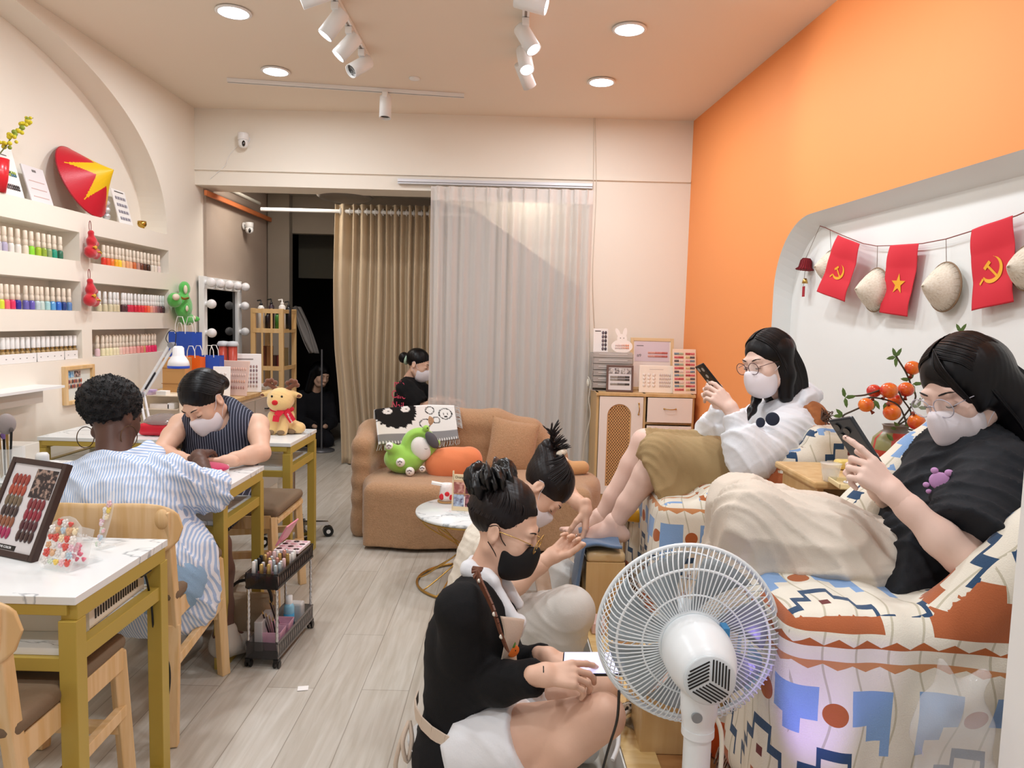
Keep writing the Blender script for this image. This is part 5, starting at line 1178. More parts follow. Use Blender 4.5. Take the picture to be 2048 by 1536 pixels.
# acrylic drawer tower
c=CT(1220,5.15); w=.28; t=thing('acrylic_tower','clear acrylic drawer tower at the left end of the cabinet top','drawer box',c); g=G(tr(c)); HA=mat('greyish_acrylic','#cfc9c4',.15,alpha=.5,coat=.4)
g.box((0,.0,.002),(w,.2,.004)); 
for x in(-w/2,w/2): g.box((x,0,.13),(.004,.2,.26))
g.box((0,.1,.13),(w,.004,.26)); mk('shell',g,HA,t)
for i in range(6):
    z=.022+i*.043; g=G(tr(c)); g.box((0,-.1,z+.018),(w-.01,.004,.036)); g.box((0,0,z),(w-.01,.19,.003)); g.mi=1; g.box((0,-.103,z+.02),(w-.08,.002,.003)); mk('drawer',g,[HA,mat('bright_edge','#f3f0ec',.3)],t)
rr_=random.Random(6); g=G(tr(c))
for i in range(26): g.mi=i%4; g.ell((rr_.uniform(-.12,-.02),rr_.uniform(-.08,.05),.03+.043*(i%4)),.012,n=8,m=6)
o=mk('nail_pots',g,[mat('pot_%d'%i,h,.4) for i,h in enumerate(('#8a6a60','#d8d0cb','#5b4a48','#b98d8f'))],t); o['kind']='stuff'
def dA(T,t,w,h):
    swatches(T,t,5,2,w*.05,w*.42,h*.08,h*.92,lambda r,c:'#6d6068' if c==0 else '#4a4047',.018,.026); lines(T,t,[(-w*.2,h*.9,w*.4,.006)])
leaf_board('sample_card','sample card','tall white sample card with dark swatches on the acrylic drawer tower',c+Vector((-.075,.02,.262)),.105,.17,.004,4,4,PAPER,dA)
# rabbit shaped swatch card
cR=c+Vector((.07,-.02,.262)); t=thing('rabbit_card','white rabbit shaped swatch card on the acrylic drawer tower','sample card',cR); T=tr(cR)@rotm(-5,0,0)@rotm(90,0,0)
g=G(T); el=lambda cx,cy,a,b,rot=0,n=28:[(cx+a*cos(q)*cos(rot)-b*sin(q)*sin(rot),cy+a*cos(q)*sin(rot)+b*sin(q)*cos(rot)) for q in [i*2*pi/n for i in range(n)]]
g.poly(el(0,.05,.075,.048),.005); g.poly(el(0,.105,.035,.032),.0046); g.poly(el(-.03,.145,.014,.034,.45),.0042); g.poly(el(.02,.147,.014,.034,-.15),.0042); mk('card',g,mat('cream_board','#fbf3ec',.5),t)
swatches(tr(cR)@rotm(-5,0,0)@tr(0,-.0035,0),t,2,8,-.05,.05,.03,.066,lambda r,c:['#e9d3cd','#e7c8c2','#eab9a8','#f0a582'][c//2],.011,.015)
g=G(T); g.ell((-.012,.108,.003),(.003,.003,.001)); g.ell((.012,.108,.003),(.003,.003,.001)); mk('eye',g,BLACKM,t)
def dC(T,t,w,h):
    g=G(T); g.box((0,-.001,h*.74),(w*.8,.001,h*.38)); mk('pink_header',g,mat('lilac_print','#e2d3dc',.5),t)
    swatches(T@tr(0,-.001,0),t,2,14,-.03,w*.36,h*.62,h*.75,lambda r,c:['#e2a89a','#d98b80','#c96f68'][c//5],.012,.018); lines(T@tr(0,-.001,0),t,[(-w*.28,h*.85,.05,.005)],mat('grey_mark','#77706e',.6)); text('#9',.03,T@tr(-w*.3,-.002,h*.66)@rotm(90,0,0),mat('grey_mark','#77706e',.6),t); text('Thao',.028,T@tr(-.0,-.002,h*.38)@rotm(90,0,0),mat('grey_mark','#77706e',.6),t)
framed('wood framed poster of pink nail swatches at the back of the cabinet top',CT(1302,5.2),.31,.375,0,5,mat('light_frame_wood','#e6c99b',.5),mat('framed_poster','#f6ebe4',.5),.022,dC)
def dB(T,t,w,h):
    g=G(T)
    for i in range(4): g.mi=i%2; g.box((-w*.33+i*w*.22,-.001,h*.78),(w*.18,.001,h*.2))
    mk('hand_photo',g,[mat('grey_photo','#8a8480',.5,col2='#d9d4cf',nscale=50),mat('dim_photo','#5c5658',.5,col2='#c9c0ba',nscale=60)],t)
    for k,z in enumerate((.56,.46,.29)): swatches(T@tr(0,-.0,0),t,1,13,-w*.36,w*.36,h*(z-.03),h*(z+.03),lambda r,c:['#9a948c','#6f6a66','#3b3836'][min(2,c//5)],.012,.017)
framed('dark brown framed board with grey nail swatches in front of acrylic drawers',CT(1239,5.0),.185,.185,-3,7,mat('walnut_frame','#6a5148',.5),mat('pale_panel','#ddd9da',.5),.014,dB)
def dD(T,t,w,h):
    swatches(T,t,4,3,-w*.42,-.0,h*.2,h*.72,lambda r,c:'#ece0d6',.022,.022); swatches(T,t,4,6,w*.08,w*.42,h*.2,h*.72,lambda r,c:'#d6c5bc',.012,.02); lines(T,t,[(0,h*.86,w*.4,.003)],mat('pale_mark','#cbbdb4',.6))
leaf_board('sample_board','sample board','cream board of nude nail swatches in the middle of cabinet top',CT(1312,4.99),.235,.19,.01,6,-2,mat('ivory_board','#f6eadb',.5),dD)
# big card leaning at right, over the corner
def dE(T,t,w,h):
    rr_=random.Random(11); PAL=['#d9606a','#c8464f','#e7a1a6','#6c8aa0','#a9b89a','#d8c48a','#4c4a55','#e9d5cc','#b83540']
    for r in range(11):
        for c_ in range(2):
            hx=[PAL[(r*3+c_*5+k)%9] for k in range(2)]
            swatches(T,t,1,6,(-.44 if c_==0 else .04)*w,(-.04 if c_==0 else .44)*w,h*(.06+.08*r),h*(.13+.08*r),lambda a,b:hx[b//3],.011,.018)
leaf_board('sample_board','sample board','large curled card with rows of red and pastel swatches at right cabinet corner',CT(1370,4.97)+Vector((.0,0,-.0)),.17,.31,.004,8,10,mat('ivory_card','#f7e6d2',.5),dE)
g=G(); P=[CT(1183,5.2),CT(1175,5.12)+Vector((-.0,0,.09)),Vector((.555,5.1,.83)),Vector((.545,5.1,.72)),Vector((.56,5.1,.6)),Vector((.53,5.12,.42)),Vector((.52,5.15,.25))]; g.tube(smooth(P),.0028,6); g.ell(CT(1176,5.12)+Vector((0,0,.05)),(.012,.01,.03)); tagp(mk('white_cable',g,mat('ivory_cable','#e5dfd0',.5)),'ivory power cable with adapter drooping down the left side of the cabinet','cable')
# ---------------- footrests and platform bits ----------------
PADV=mat('clear_wrapped_wood','#d9bd8e',.12,coat=1,col2='#cfae78',nscale=6)
def footrest(x0,x1,y0,y1,z0,z1,label,towel=False):
    t=thing('foot_rest',label,'footrest',((x0+x1)/2,(y0+y1)/2,z0),0,'wooden pedicure foot rests')
    g=G(); g.box(((x0+x1)/2,(y0+y1)/2,(z0+z1-.03)/2),(x1-x0,y1-y0,z1-z0-.03)); mk('wood_box',g,OAK,t,bevel=.002)
    s=S(); s.box(((x0+x1)/2,(y0+y1)/2,z1-.012),((x1-x0)/2+.002,(y1-y0)/2,.02),rd=.015); s.ell(((x0+x1)/2,(y0+y1)/2,z1),((x1-x0)/2-.01,(y1-y0)/2,.018)); mk('wrapped_pad',s.build(.006,folds(.002,[(1,2,3),(3,-1,2)],90)),PADV,t)
    return t
footrest(.293,.437,2.62,2.92,PZ,.40,'oak foot rest box with a clear wrapped pad under the towel')
footrest(.355,.565,1.78,2.02,PZ,.42,'oak foot rest box standing behind the fan pole')
TOW=mat('blue_terry','#5d7594',.95,sheen=.4,bump=(300,.7))
def tw(u,v):
    x=.27+.17*u; w=abs(x-.29); 
    if u<.35: k=(.35-u)/.35; return (.285-.02*k-.01*math.sin(5*v),2.60+.22*v+.01*math.sin(9*u),.425-.17*k*(1-.3*v)+.0)
    k=(u-.35)/.65; return (.285+.135*k,2.60+.22*v+.012*math.sin(6*k),.428+.006*math.sin(8*v+3*k)+.002)
g=G(); g.grid(tw,40,20); o=mk('blue_towel',g,TOW); m_=o.modifiers.new('cloth','SOLIDIFY'); m_.thickness=.01; m_.offset=1; tagp(o,'folded blue towel draped over the foot rest under bare feet','towel')
g=G(); g.add([(.285,2.66,PZ+.001),(.335,.8,PZ+.001),(.42,.8,PZ+.001),(.37,2.66,PZ+.001),(.285,2.66,PZ+.006),(.335,.8,PZ+.006),(.42,.8,PZ+.006),(.37,2.66,PZ+.006)],[(0,3,2,1),(4,5,6,7),(0,1,5,4),(1,2,6,5),(2,3,7,6),(3,0,4,7)])
struct('trim_2',g,mat('pale_yellow_wood','#e4c78f',.35,col2='#d8b577',nscale=3,stretch=(2,12,1)))
g=G(); g.add([(.28,2.665,0),(.33,.8,0),(.33,.8,PZ),(.28,2.665,PZ),(.284,2.665,0),(.334,.8,0),(.334,.8,PZ),(.284,2.665,PZ)],[(0,1,2,3),(7,6,5,4),(3,2,6,7),(0,3,7,4)]); struct('trim_3',g,WHITEW)
# yellow stool
c=AY(1275,1026,3.02); c.z=0; t=thing('yellow_stool','round yellow stool on a chrome gas lift post behind the bare feet','stool',c); hz=AY(1275,1022,3.02).z
g=G(tr(c)); g.lathe([(.0001,hz-.02),(.11,hz-.02),(.125,hz-.01),(.125,hz+.02),(.11,hz+.035),(.0001,hz+.04)],36); mk('seat',g,mat('yellow_vinyl','#f1b52a',.35),t)
c2=Vector((AY(1250,1060,3.02).x-c.x,0,0))
g=G(tr(c+c2)); g.cyl((0,0,.22),(0,0,hz-.02),.017); mk('gas_post',g,CHROME,t)
g=G(tr(c+c2)); g.cyl((0,0,.05),(0,0,.22),.03); g.lathe([(.0001,.0),(.16,.0),(.16,.02),(.03,.06),(.0001,.06)],30); mk('base',g,WHITEM,t)
g=G(tr(c+c2)); g.cyl((0,0,.218),(0,0,.228),.033); mk('black_collar',g,BLACKM,t)
# basin
c=AZ(1478,1492,PZ); c.z=PZ+.001; t=thing('pedicure_basin','orange plastic basin with cream inside on the platform behind the fan','basin',c)
g=G(tr(c)); g.lathe([(.0001,0),(.10,0),(.112,.01),(.128,.11),(.131,.12),(.128,.122)],48); mk('orange_shell',g,mat('burnt_orange_plastic','#c8521f',.3),t)
g=G(tr(c)); g.lathe([(.0001,.012),(.098,.012),(.108,.02),(.124,.115),(.131,.123)],48); mk('cream_liner',g,mat('cream_liner','#efe6d3',.25,coat=.5),t)
# slippers
def slipper(c,yaw,label,m,L=.25,T0=None):
    t=thing('slipper',label,'slipper',c,0,'slippers on the floor'); T=tr(c)@rotm(0,0,yaw)
    s=S(T); s.ell((0,.06,.02),(.048,.08,.022)); s.ell((0,-.07,.02),(.038,.055,.022)); s.box((0,0,.018),(.036,.08,.014),rd=.012); s.cut((0,0,.001),(0,0,-1)); s.cut((0,0,.03),(0,0,1),k=.004); mk('sole',s.build(.006),BLACKM,t)
    s=S(T); s.ell((0,.055,.03),(.05,.07,.04)); s.ell((0,.02,.025),(.04,.08,.034),op='s'); s.cut((0,.055,.03),(0,0,-1)); mk('upper',s.build(.005),m,t)
GING=mat('blue_gingham','#8fa3bd',.9,col2='#dfe4ea',nscale=120,contrast=(.45,.55))
slipper(AZ(1570,1475,PZ)+Vector((0,0,.001)),-30,'blue checked slipper beside the basin under the throw fringe',GING)
slipper(AZ(1500,1590,PZ)+Vector((0,0,.001)),-75,'grey checked slipper nearest the bottom edge beside the fan pole',mat('grey_gingham','#9aa4ad',.9,col2='#d5dade',nscale=120,contrast=(.45,.55)))
# cables near fan
g=G(); g.tube(smooth([AY(1238,1382,1.42),AY(1234,1440,1.45),AY(1216,1500,1.48),AY(1200,1560,1.5)]),.003,6); tagp(mk('black_cable',g,BLACKM),'thin black cable falling from the fan grille past the bare knee','cable')
g=G(); g.tube(smooth([AZ(1262,1420,PZ+.02),AZ(1240,1440,PZ+.06),AZ(1236,1490,PZ+.03),AZ(1225,1520,PZ+.01)]),.006,8); tagp(mk('white_hose',g,WHITEM),'white hose lying on the platform edge beside the bare knee','hose')
g=G(); c=AZ(1270,1445,PZ+.01); g.tube([c+Vector((.05*cos(a),.03*sin(a),.012+.02*abs(sin(a)))) for a in [i*pi/10 for i in range(11)]],.012,8); tagp(mk('striped_hose',g,mat('striped_hose','#e6e1d6',.5,col2='#3a3632',nscale=90,contrast=(.48,.52))),'black and white ribbed hose curled on the platform near foot rest','hose')
g=G(tr(AZ(1300,1470,PZ+.001))@rotm(0,0,40)); g.box((0,0,.006),(.05,.16,.01)); tagp(mk('metal_plate',g,mat('dull_steel','#a9a7a2',.3,metal=.7)),'flat grey metal bar lying on the platform before the foot rest','metal bar')
g=G(tr(AZ(1195,1262,PZ)+Vector((0,0,.007)))); g.box((0,0,.02),(.05,.09,.04)); tagp(mk('pink_box',g,mat('pink_white_box','#eac7c0',.5),bevel=.004),'small pink box on the platform edge left of the fan grille','box')
# ---------------- fan ----------------
FW=mat('fan_white_plastic','#e9eef0',.3); fc=AY(1375,1265,1.45); Fd=Vector((.03,1,.0)).normalized(); Tf=tr(fc)@basis(Fd).to_4x4()
t=thing('pedestal_fan','white pedestal fan seen from behind in the foreground','fan',(fc.x,fc.y-.12,0))
# local z = blow direction; back grille at negative z
RG=.185
g=G(Tf)
def ring(g,r,z,w=.0025,n=72): g.tube([(r*cos(a),r*sin(a),z) for a in [i*2*pi/n for i in range(n)]],w,6,closed=True)
ring(g,RG,0,.0048); ring(g,RG*.985,.004,.004); ring(g,RG*.82,-.052,.0028); ring(g,RG*.55,-.058,.002); ring(g,.066,-.055,.004)
for i in range(96):
    a=2*pi*i/96; b=a+.13
    P=[(.062*cos(a),.062*sin(a),-.056),(RG*.5*cos(a+.01),RG*.5*sin(a+.01),-.059),(RG*.82*cos(a+.03),RG*.82*sin(a+.03),-.054),(RG*.94*cos(a+.07),RG*.94*sin(a+.07),-.035),(RG*.995*cos(b),RG*.995*sin(b),0)]
    g.tube(smooth(P,3),.0014,5,caps=False)
mk('rear_grille',g,FW,t)
g=G(Tf); ring(g,RG*.82,.058,.0025); ring(g,RG*.5,.066,.002); g.lathe([(.0001,.07),(.045,.07),(.05,.064)],30)
for i in range(72):
    a=2*pi*i/72; b=a-.1
    P=[(.045*cos(a),.045*sin(a),.067),(RG*.5*cos(a),RG*.5*sin(a),.067),(RG*.82*cos(a-.02),RG*.82*sin(a-.02),.06),(RG*.995*cos(b),RG*.995*sin(b),.004)]
    g.tube(smooth(P,3),.0013,5,caps=False)
mk('front_grille',g,FW,t)
g=G(Tf); g.cyl((0,0,-.02),(0,0,.03),.035); mk('blade_hub',g,mat('grey_hub','#9fa9ae',.3),t)
BL=mat('grey_translucent_blade','#aeb8bc',.25,alpha=.8)
for i in range(7):
    a0_=2*pi*i/7
    def bf(u,v):
        r=.03+.135*v; a=a0_+(u-.5)*(.5+.28*v)+.3*v; return Tf@Vector((r*cos(a),r*sin(a),.022*(u-.5)*2*(1-.3*v)))
    g=G(); g.grid(bf,10,10); o=mk('blade',g,BL,t); m_=o.modifiers.new('t','SOLIDIFY'); m_.thickness=.0015
# motor housing: egg from grille back toward camera, drooping slightly
s=S(Tf); s.cap((0,0,-.055),(.0,.0,-.12),.062,.060); s.cap((0,0,-.1),(0,-.004,-.165),.06,.052,k=.03); s.cut((0,0,-.05),(0,0,1)); s.cut((0,-.004,-.195),(0,0,-1),k=.02); mk('motor_housing',s.build(.004),FW,t)
E_=Tf@tr(0,-.004,-.1965)
g=G(E_); g.lathe([(.0001,0),(.044,0),(.047,.003),(.047,.006)],36); mk('vent_cap',g,mat('pale_grey_plastic','#d5dde0',.35),t)
g=G(E_)
for s3 in range(3):
    A_=Vector((cos(pi/2+s3*2*pi/3),sin(pi/2+s3*2*pi/3),0)); B_=Vector((cos(pi/2+(s3+1)*2*pi/3),sin(pi/2+(s3+1)*2*pi/3),0))
    for k in range(6):
        d=.005+.0066*k; p0_=B_*d+A_*.003; L_=0
        while (p0_+A_*(L_+.001)).length<.041: L_+=.001
        if L_>.004: g.beam(p0_+Vector((0,0,-.0008)),p0_+A_*L_+Vector((0,0,-.0008)),.0026,.001,up=(0,0,1))
mk('vent_slots',g,BLACKM,t)
s=S(); hb=Tf@Vector((0,-.03,-.125)); s.cap(hb,hb+Vector((0,0,-.06)),.034,.031); pf=hb+Vector((0,0,-.1)); s.cap(hb+Vector((0,0,-.03)),pf,.032,.030); mk('neck',s.build(.004),FW,t)
g=G(); g.cyl(pf+Vector((0,0,.0)),Vector((pf.x,pf.y,.3)),.026,n=28); g.cyl(pf+Vector((0,0,-.0)),pf+Vector((0,0,-.015)),.031,n=28); mk('pole',g,FW,t)
g=G(); g.cyl((pf.x,pf.y,.03),(pf.x,pf.y,.31),.018,n=20); mk('lower_pole',g,CHROME,t)
g=G(tr(pf.x,pf.y,0)); g.lathe([(.0001,0),(.17,0),(.17,.012),(.06,.035),(.02,.05),(.0001,.05)],48); mk('base',g,FW,t)
g=G(); k_=pf+Vector((-.012,-.029,.035)); g.cyl(k_,k_+Vector((0,-.006,0)),.010,n=18); mk('tilt_screw',g,mat('grey_screw','#8f9598',.4),t)
g=G(Tf); g.box((-.055,.035,-.075),(.012,.028,.03)); mk('blue_sticker',g,mat('blue_sticker','#3f86b8',.4),t)
g=G(); g.tube(smooth([pf+Vector((.026,-.01,.03)),pf+Vector((.04,-.012,.0)),pf+Vector((.044,-.012,-.06)),pf+Vector((.04,-.01,-.2)),Vector((pf.x+.05,pf.y-.02,.03))]),.0045,8); mk('fan_cord',g,mat('cream_cord','#e8e4d2',.4),t)
# ---------------- side table between armchairs ----------------
t=thing('wooden_side_table','small oak side table between the two throw covered armchairs','side table',(1.15,2.25,PZ)); sx0,sx1,sy0,sy1,sz1=.905,1.36,2.12,2.45,.80
g=G(); g.box(((sx0+sx1)/2,(sy0+sy1)/2,sz1-.011),(sx1-sx0,sy1-sy0,.022)); mk('tabletop',g,OAK,t,bevel=.006)
for x in(sx0+.03,sx1-.03):
    g=G(); g.box((x,(sy0+sy1)/2,(PZ+sz1-.022)/2),(.02,sy1-sy0-.05,sz1-.022-PZ)); mk('side_panel',g,OAK,t,bevel=.002)
g=G(); g.box(((sx0+sx1)/2,sy1-.05,.6),(sx1-sx0-.08,.015,.35)); mk('back_panel',g,OAK,t)
c=AZ(1660,963,sz1); c.z=sz1+.001; t=thing('plastic_cup','clear plastic cup of water on the wooden side table','cup',c)
g=G(tr(c)); g.lathe([(.0001,.001),(.021,.001),(.029,.052),(.031,.054),(.030,.055)],28); mk('cup_wall',g,mat('clear_cup','#f7fafa',.05,alpha=.35,coat=.6),t)
g=G(tr(c)); g.lathe([(.0001,.003),(.0205,.003),(.026,.034),(.0001,.034)],24); mk('water',g,mat('water','#e9f0f0',.02,alpha=.25),t)
c=AZ(1722,975,sz1); c.z=sz1+.001; g=G(tr(c)@rotm(0,0,-6)); g.box((0,0,.003),(.15,.1,.005))
for x in(-.075,.075): g.box((x,0,.01),(.005,.105,.014))
for y in(-.05,.05): g.box((0,y,.01),(.155,.005,.014))
tagp(mk('small_tray',g,mat('cream_tray','#ecd9a8',.4),bevel=.002),'cream tray with silver wrappers on the wooden side table','tray')
for i in range(3):
    s=S(tr(c+Vector((-.03+.03*i,-.005,.014)))@rotm(0,0,40*i)); s.ell((0,0,0),(.026,.012,.006)); tagp(mk('candy_wrapper',s.build(.003,folds(.004,[(1,2,3),(3,-1,2)],400)),mat('silver_foil','#d9dadf',.2,metal=.9)),['left','middle','right'][i]+' crumpled silver wrapper on the cream tray','wrapper',group='silver wrappers')
c=AZ(1712,950,sz1); c.z=sz1+.001; g=G(tr(c+Vector((.02,.09,0)))); g.box((0,0,.015),(.09,.05,.03)); tagp(mk('yellow_box',g,mat('pale_yellow_box','#ecd27c',.5),bevel=.01),'pale yellow box behind the cream tray on the side table','box')
# vase with pomegranates
vc=Vector((1.262,2.36,sz1+.001)); t=thing('pomegranate_vase','painted round vase with pomegranate branches on the wooden side table','vase',vc)
g=G(tr(vc)); prof=[(.0001,0),(.045,0),(.062,.03),(.072,.065),(.066,.1),(.045,.122),(.036,.128),(.038,.14),(.042,.145),(.036,.146),(.033,.13),(.0001,.12)]; g.lathe(prof,40)
for i in range(len(g.f)):
    cz_=sum(g.v[k][2] for k in g.f[i])/4-vc.z; a=math.atan2(g.v[g.f[i][0]][1]-vc.y,g.v[g.f[i][0]][0]-vc.x); s_=int((a+pi)/(2*pi)*7)
    g.m[i]=3 if cz_>.115 else ((s_%3) if cz_>.06 else (s_+1)%3)
mk('vase_body',g,[mat('vase_olive_glaze','#8d8a5d',.3),mat('vase_red_glaze','#b8433a',.3),mat('vase_cream_glaze','#d9cf9d',.3),mat('vase_rim_glaze','#7d6f63',.4)],t)
def VP(px,py,Y=2.36): return AY(px,py,Y)
STEM=mat('branch_bark','#4a4034',.7); LEAF=mat('waxy_leaf','#5f7d3e',.5)
top=vc+Vector((0,0,.14))
br=[[top,VP(1812,850),VP(1800,815),VP(1780,802,2.3),VP(1745,795,2.3),VP(1725,800,2.28)],[top,VP(1830,800),VP(1822,770),VP(1812,745),VP(1798,722),VP(1792,712)],[top,VP(1822,830),VP(1806,800,2.33),VP(1785,775,2.33),VP(1730,790,2.3),VP(1695,792,2.3)],[top,VP(1840,862),VP(1870,850,2.3),VP(1890,800,2.5),VP(1905,700,2.5),VP(1921,662,2.5)],[VP(1732,810,2.28),VP(1705,822,2.27),VP(1688,830,2.27),VP(1684,838,2.27)]]
for b in br:
    g=G(); g.tube(smooth(b,5),[.0028]*(5*(len(b)-1)+1),6); mk('branch',g,STEM,t)
POM=mat('pomegranate_skin','#ee7a22',.25,col2='#cf2a22',nscale=14,contrast=(.42,.62),coat=.5); 
for (px,py,r,Y) in [(1825,736,15,2.36),(1812,779,15.5,2.34),(1778,781,17,2.3),(1748,782,14,2.34),(1732,810,15,2.27),(1784,825,17,2.28),(1790,801,14,2.38),(1833,844,17,2.28),(1857,874,12,2.34),(1885,694,12,2.5)]:
    p=AY(px,py,Y); q=r*Y/1450; g=G(); g.ell(p,(q,q,q*.94),n=24,m=14); f=mk('pomegranate',g,POM,t)
    d=Vector((R.uniform(-.6,.6),-.2,R.choice((-.6,.9)))).normalized(); g=G(tr(p+d*q*.92)@basis(d).to_4x4()); g.lathe([(.0035,0),(.004,.004),(.007,.012),(.005,.008)],6); mk('calyx',g,mat('calyx','#8a3a24',.6),f)
def leaf(g,p,d,L,w=.0065,n=Vector((0,-1,0))):
    d=Vector(d).normalized(); s_=d.cross(n).normalized(); P=[p,p+d*L*.3+s_*w,p+d*L*.7+s_*w*.8,p+d*L,p+d*L*.7-s_*w*.8,p+d*L*.3-s_*w]; m=p+d*L*.5+n*.003
    g.add([*P,m],[(0,1,6),(1,2,6),(2,3,6),(3,4,6),(4,5,6),(5,0,6)],True)
g=G()
for px,py,Y,ds_ in [(1792,714,2.36,((-.5,1),(.5,1),(-1,-.2),(0,-1))),(1820,760,2.36,((-1,.1),(.3,1))),(1825,768,2.36,((1,.1),(.2,-1))),(1836,815,2.36,((-1,.4),(.1,1),(1,-.05))),(1750,800,2.29,((-.2,-1),(.4,-.8))),(1770,805,2.29,((0,-1),(.3,-1))),(1690,795,2.29,((-.4,1.2),(.2,-1),(.6,.1))),(1686,832,2.27,((-.9,.8),(.3,-1),(-.9,0))),(1800,858,2.33,((-1,.1),(-.6,.6))),(1812,860,2.33,((.2,1),)),(1787,882,2.26,((-1,.9),)),(1921,664,2.5,((-.8,1.2),(.5,.9),(1,-.5))),(1860,840,2.34,((.6,1),(.2,.8)))]:
    p=AY(px,py,Y)
    for a,b in ds_: leaf(g,p,(a,-.1,b),.034)
mk('leaves',g,LEAF,t)
# ---------------- throw covered armchairs ----------------
class X:
    def __init__(s,nt,k): s.nt=nt; s.k=k
    def _b(s,op,o,rev=False):
        n=s.nt.nodes.new('ShaderNodeMath'); n.operation=op; a,b=(o,s) if rev else (s,o)
        for i,q in enumerate((a,b)):
            if q is None: continue
            if isinstance(q,X): s.nt.links.new(q.k,n.inputs[i])
            else: n.inputs[i].default_value=q
        return X(s.nt,n.outputs[0])
    def __add__(s,o): return s._b('ADD',o)
    def __sub__(s,o): return s._b('SUBTRACT',o)
    def __rsub__(s,o): return s._b('SUBTRACT',o,True)
    def __mul__(s,o): return s._b('MULTIPLY',o)
    def __lt__(s,o): return s._b('LESS_THAN',o)
    def __gt__(s,o): return s._b('GREATER_THAN',o)
    def f(s,op,o=None): return s._b(op,o)
def throw_mat():
    m=mat('patterned_throw_weave','#e9e3d4',.95,bump=(350,.5),sheen=.2); nt=m.node_tree;N=nt.nodes;L=nt.links
    uv=N.new('ShaderNodeUVMap'); sp=N.new('ShaderNodeSeparateXYZ'); L.new(uv.outputs[0],sp.inputs[0])
    u=X(nt,sp.outputs[0]); v=X(nt,sp.outputs[1])
    P=.27; H=.46
    ut=(u*(1/P)).f('FRACT')-.5; a=ut.f('ABSOLUTE')          # 0 at motif centre .. .5
    row=(v*(1/H)).f('FLOOR'); z=1-(v*(1/H)).f('FRACT')     # 0 top .. 1 bottom of tile
    st=(a*9).f('FLOOR')*(1/9); st2=((a+.028)*9).f('FLOOR')*(1/9); al=a<.44
    base='#e9e3d4'; layers=[]
    wl=((u+(v*26).f('SINE')*.011)*(1/.062)).f('FRACT'); wave=(wl>.46)*(wl<.53); layers.append((wave*.6,'#a9a184'))
    low=st*.62+.66; pyr=(z>low)*(z<.90)*(a<.33); layers.append((pyr,'#b3643c'))
    zl=st*.75+.40; zl2=st2*.75+.445; nav=((z>zl)*(z<zl2)).f('MAXIMUM',(z>zl)*(z<(zl+.045)))*al*(z<.82); layers.append((nav,'#2c4a6b'))
    bl=(z>.14)*(z<(st*.62+.22))*(a>.11)*(a<.40); layers.append((bl,'#86a9d6'))
    cy=z-.25; circ=((a*P)*(a*P)+(cy*H)*(cy*H))<.00052; layers.append((circ,'#b0602f'))
    sq=(a<.035)*((z-.55).f('ABSOLUTE')<.022); layers.append((sq,'#6b2a28'))
    t6=((u*(1/.054)).f('FRACT')-.5).f('ABSOLUTE'); tri=((t6*.05)<(.06-z)*1.0)*(z>.02)*(z<.06); layers.append((tri,'#c98b5a'))
    tri2=((t6*.06)<(z-.925))*(z<.96); layers.append((tri2,'#b0602f'))
    c=None
    for fac,hx in layers:
        mx=N.new('ShaderNodeMixRGB'); L.new(fac.k,mx.inputs[0]); mx.inputs[2].default_value=lin(hx)
        if c is None: mx.inputs[1].default_value=lin(base)
        else: L.new(c,mx.inputs[1])
        c=mx.outputs[0]
    L.new(c,N['Principled BSDF'].inputs['Base Color']); return m
THR=throw_mat()
def boxuv(o,rot=0,su=1.):
    me=o.data; uvl=me.uv_layers.new(name='UVMap'); n=len(me.loops); li=np.empty(n,np.int32); me.loops.foreach_get('vertex_index',li); co=np.empty(len(me.vertices)*3,np.float32); me.vertices.foreach_get('co',co); co=co.reshape(-1,3)
    W=np.array(WORLD[o.name]); co=co@W[:3,:3].T+W[:3,3]
    nf_=len(me.polygons); nr=np.empty(nf_*3,np.float32); me.polygons.foreach_get('normal',nr); nr=nr.reshape(-1,3); lt=np.empty(nf_,np.int32); me.polygons.foreach_get('loop_total',lt); nr=np.repeat(nr,lt,0)
    p=co[li]; ax=np.argmax(np.abs(nr)*np.array([1,1.15,.75]),1); u=np.where(ax==0,p[:,1],p[:,0]); v=np.where(ax==2,p[:,1]*1.0+1.3,p[:,2]+.06)
    uvl.data.foreach_set('uv',np.stack([u+3,v+3],1).astype(np.float32).ravel())
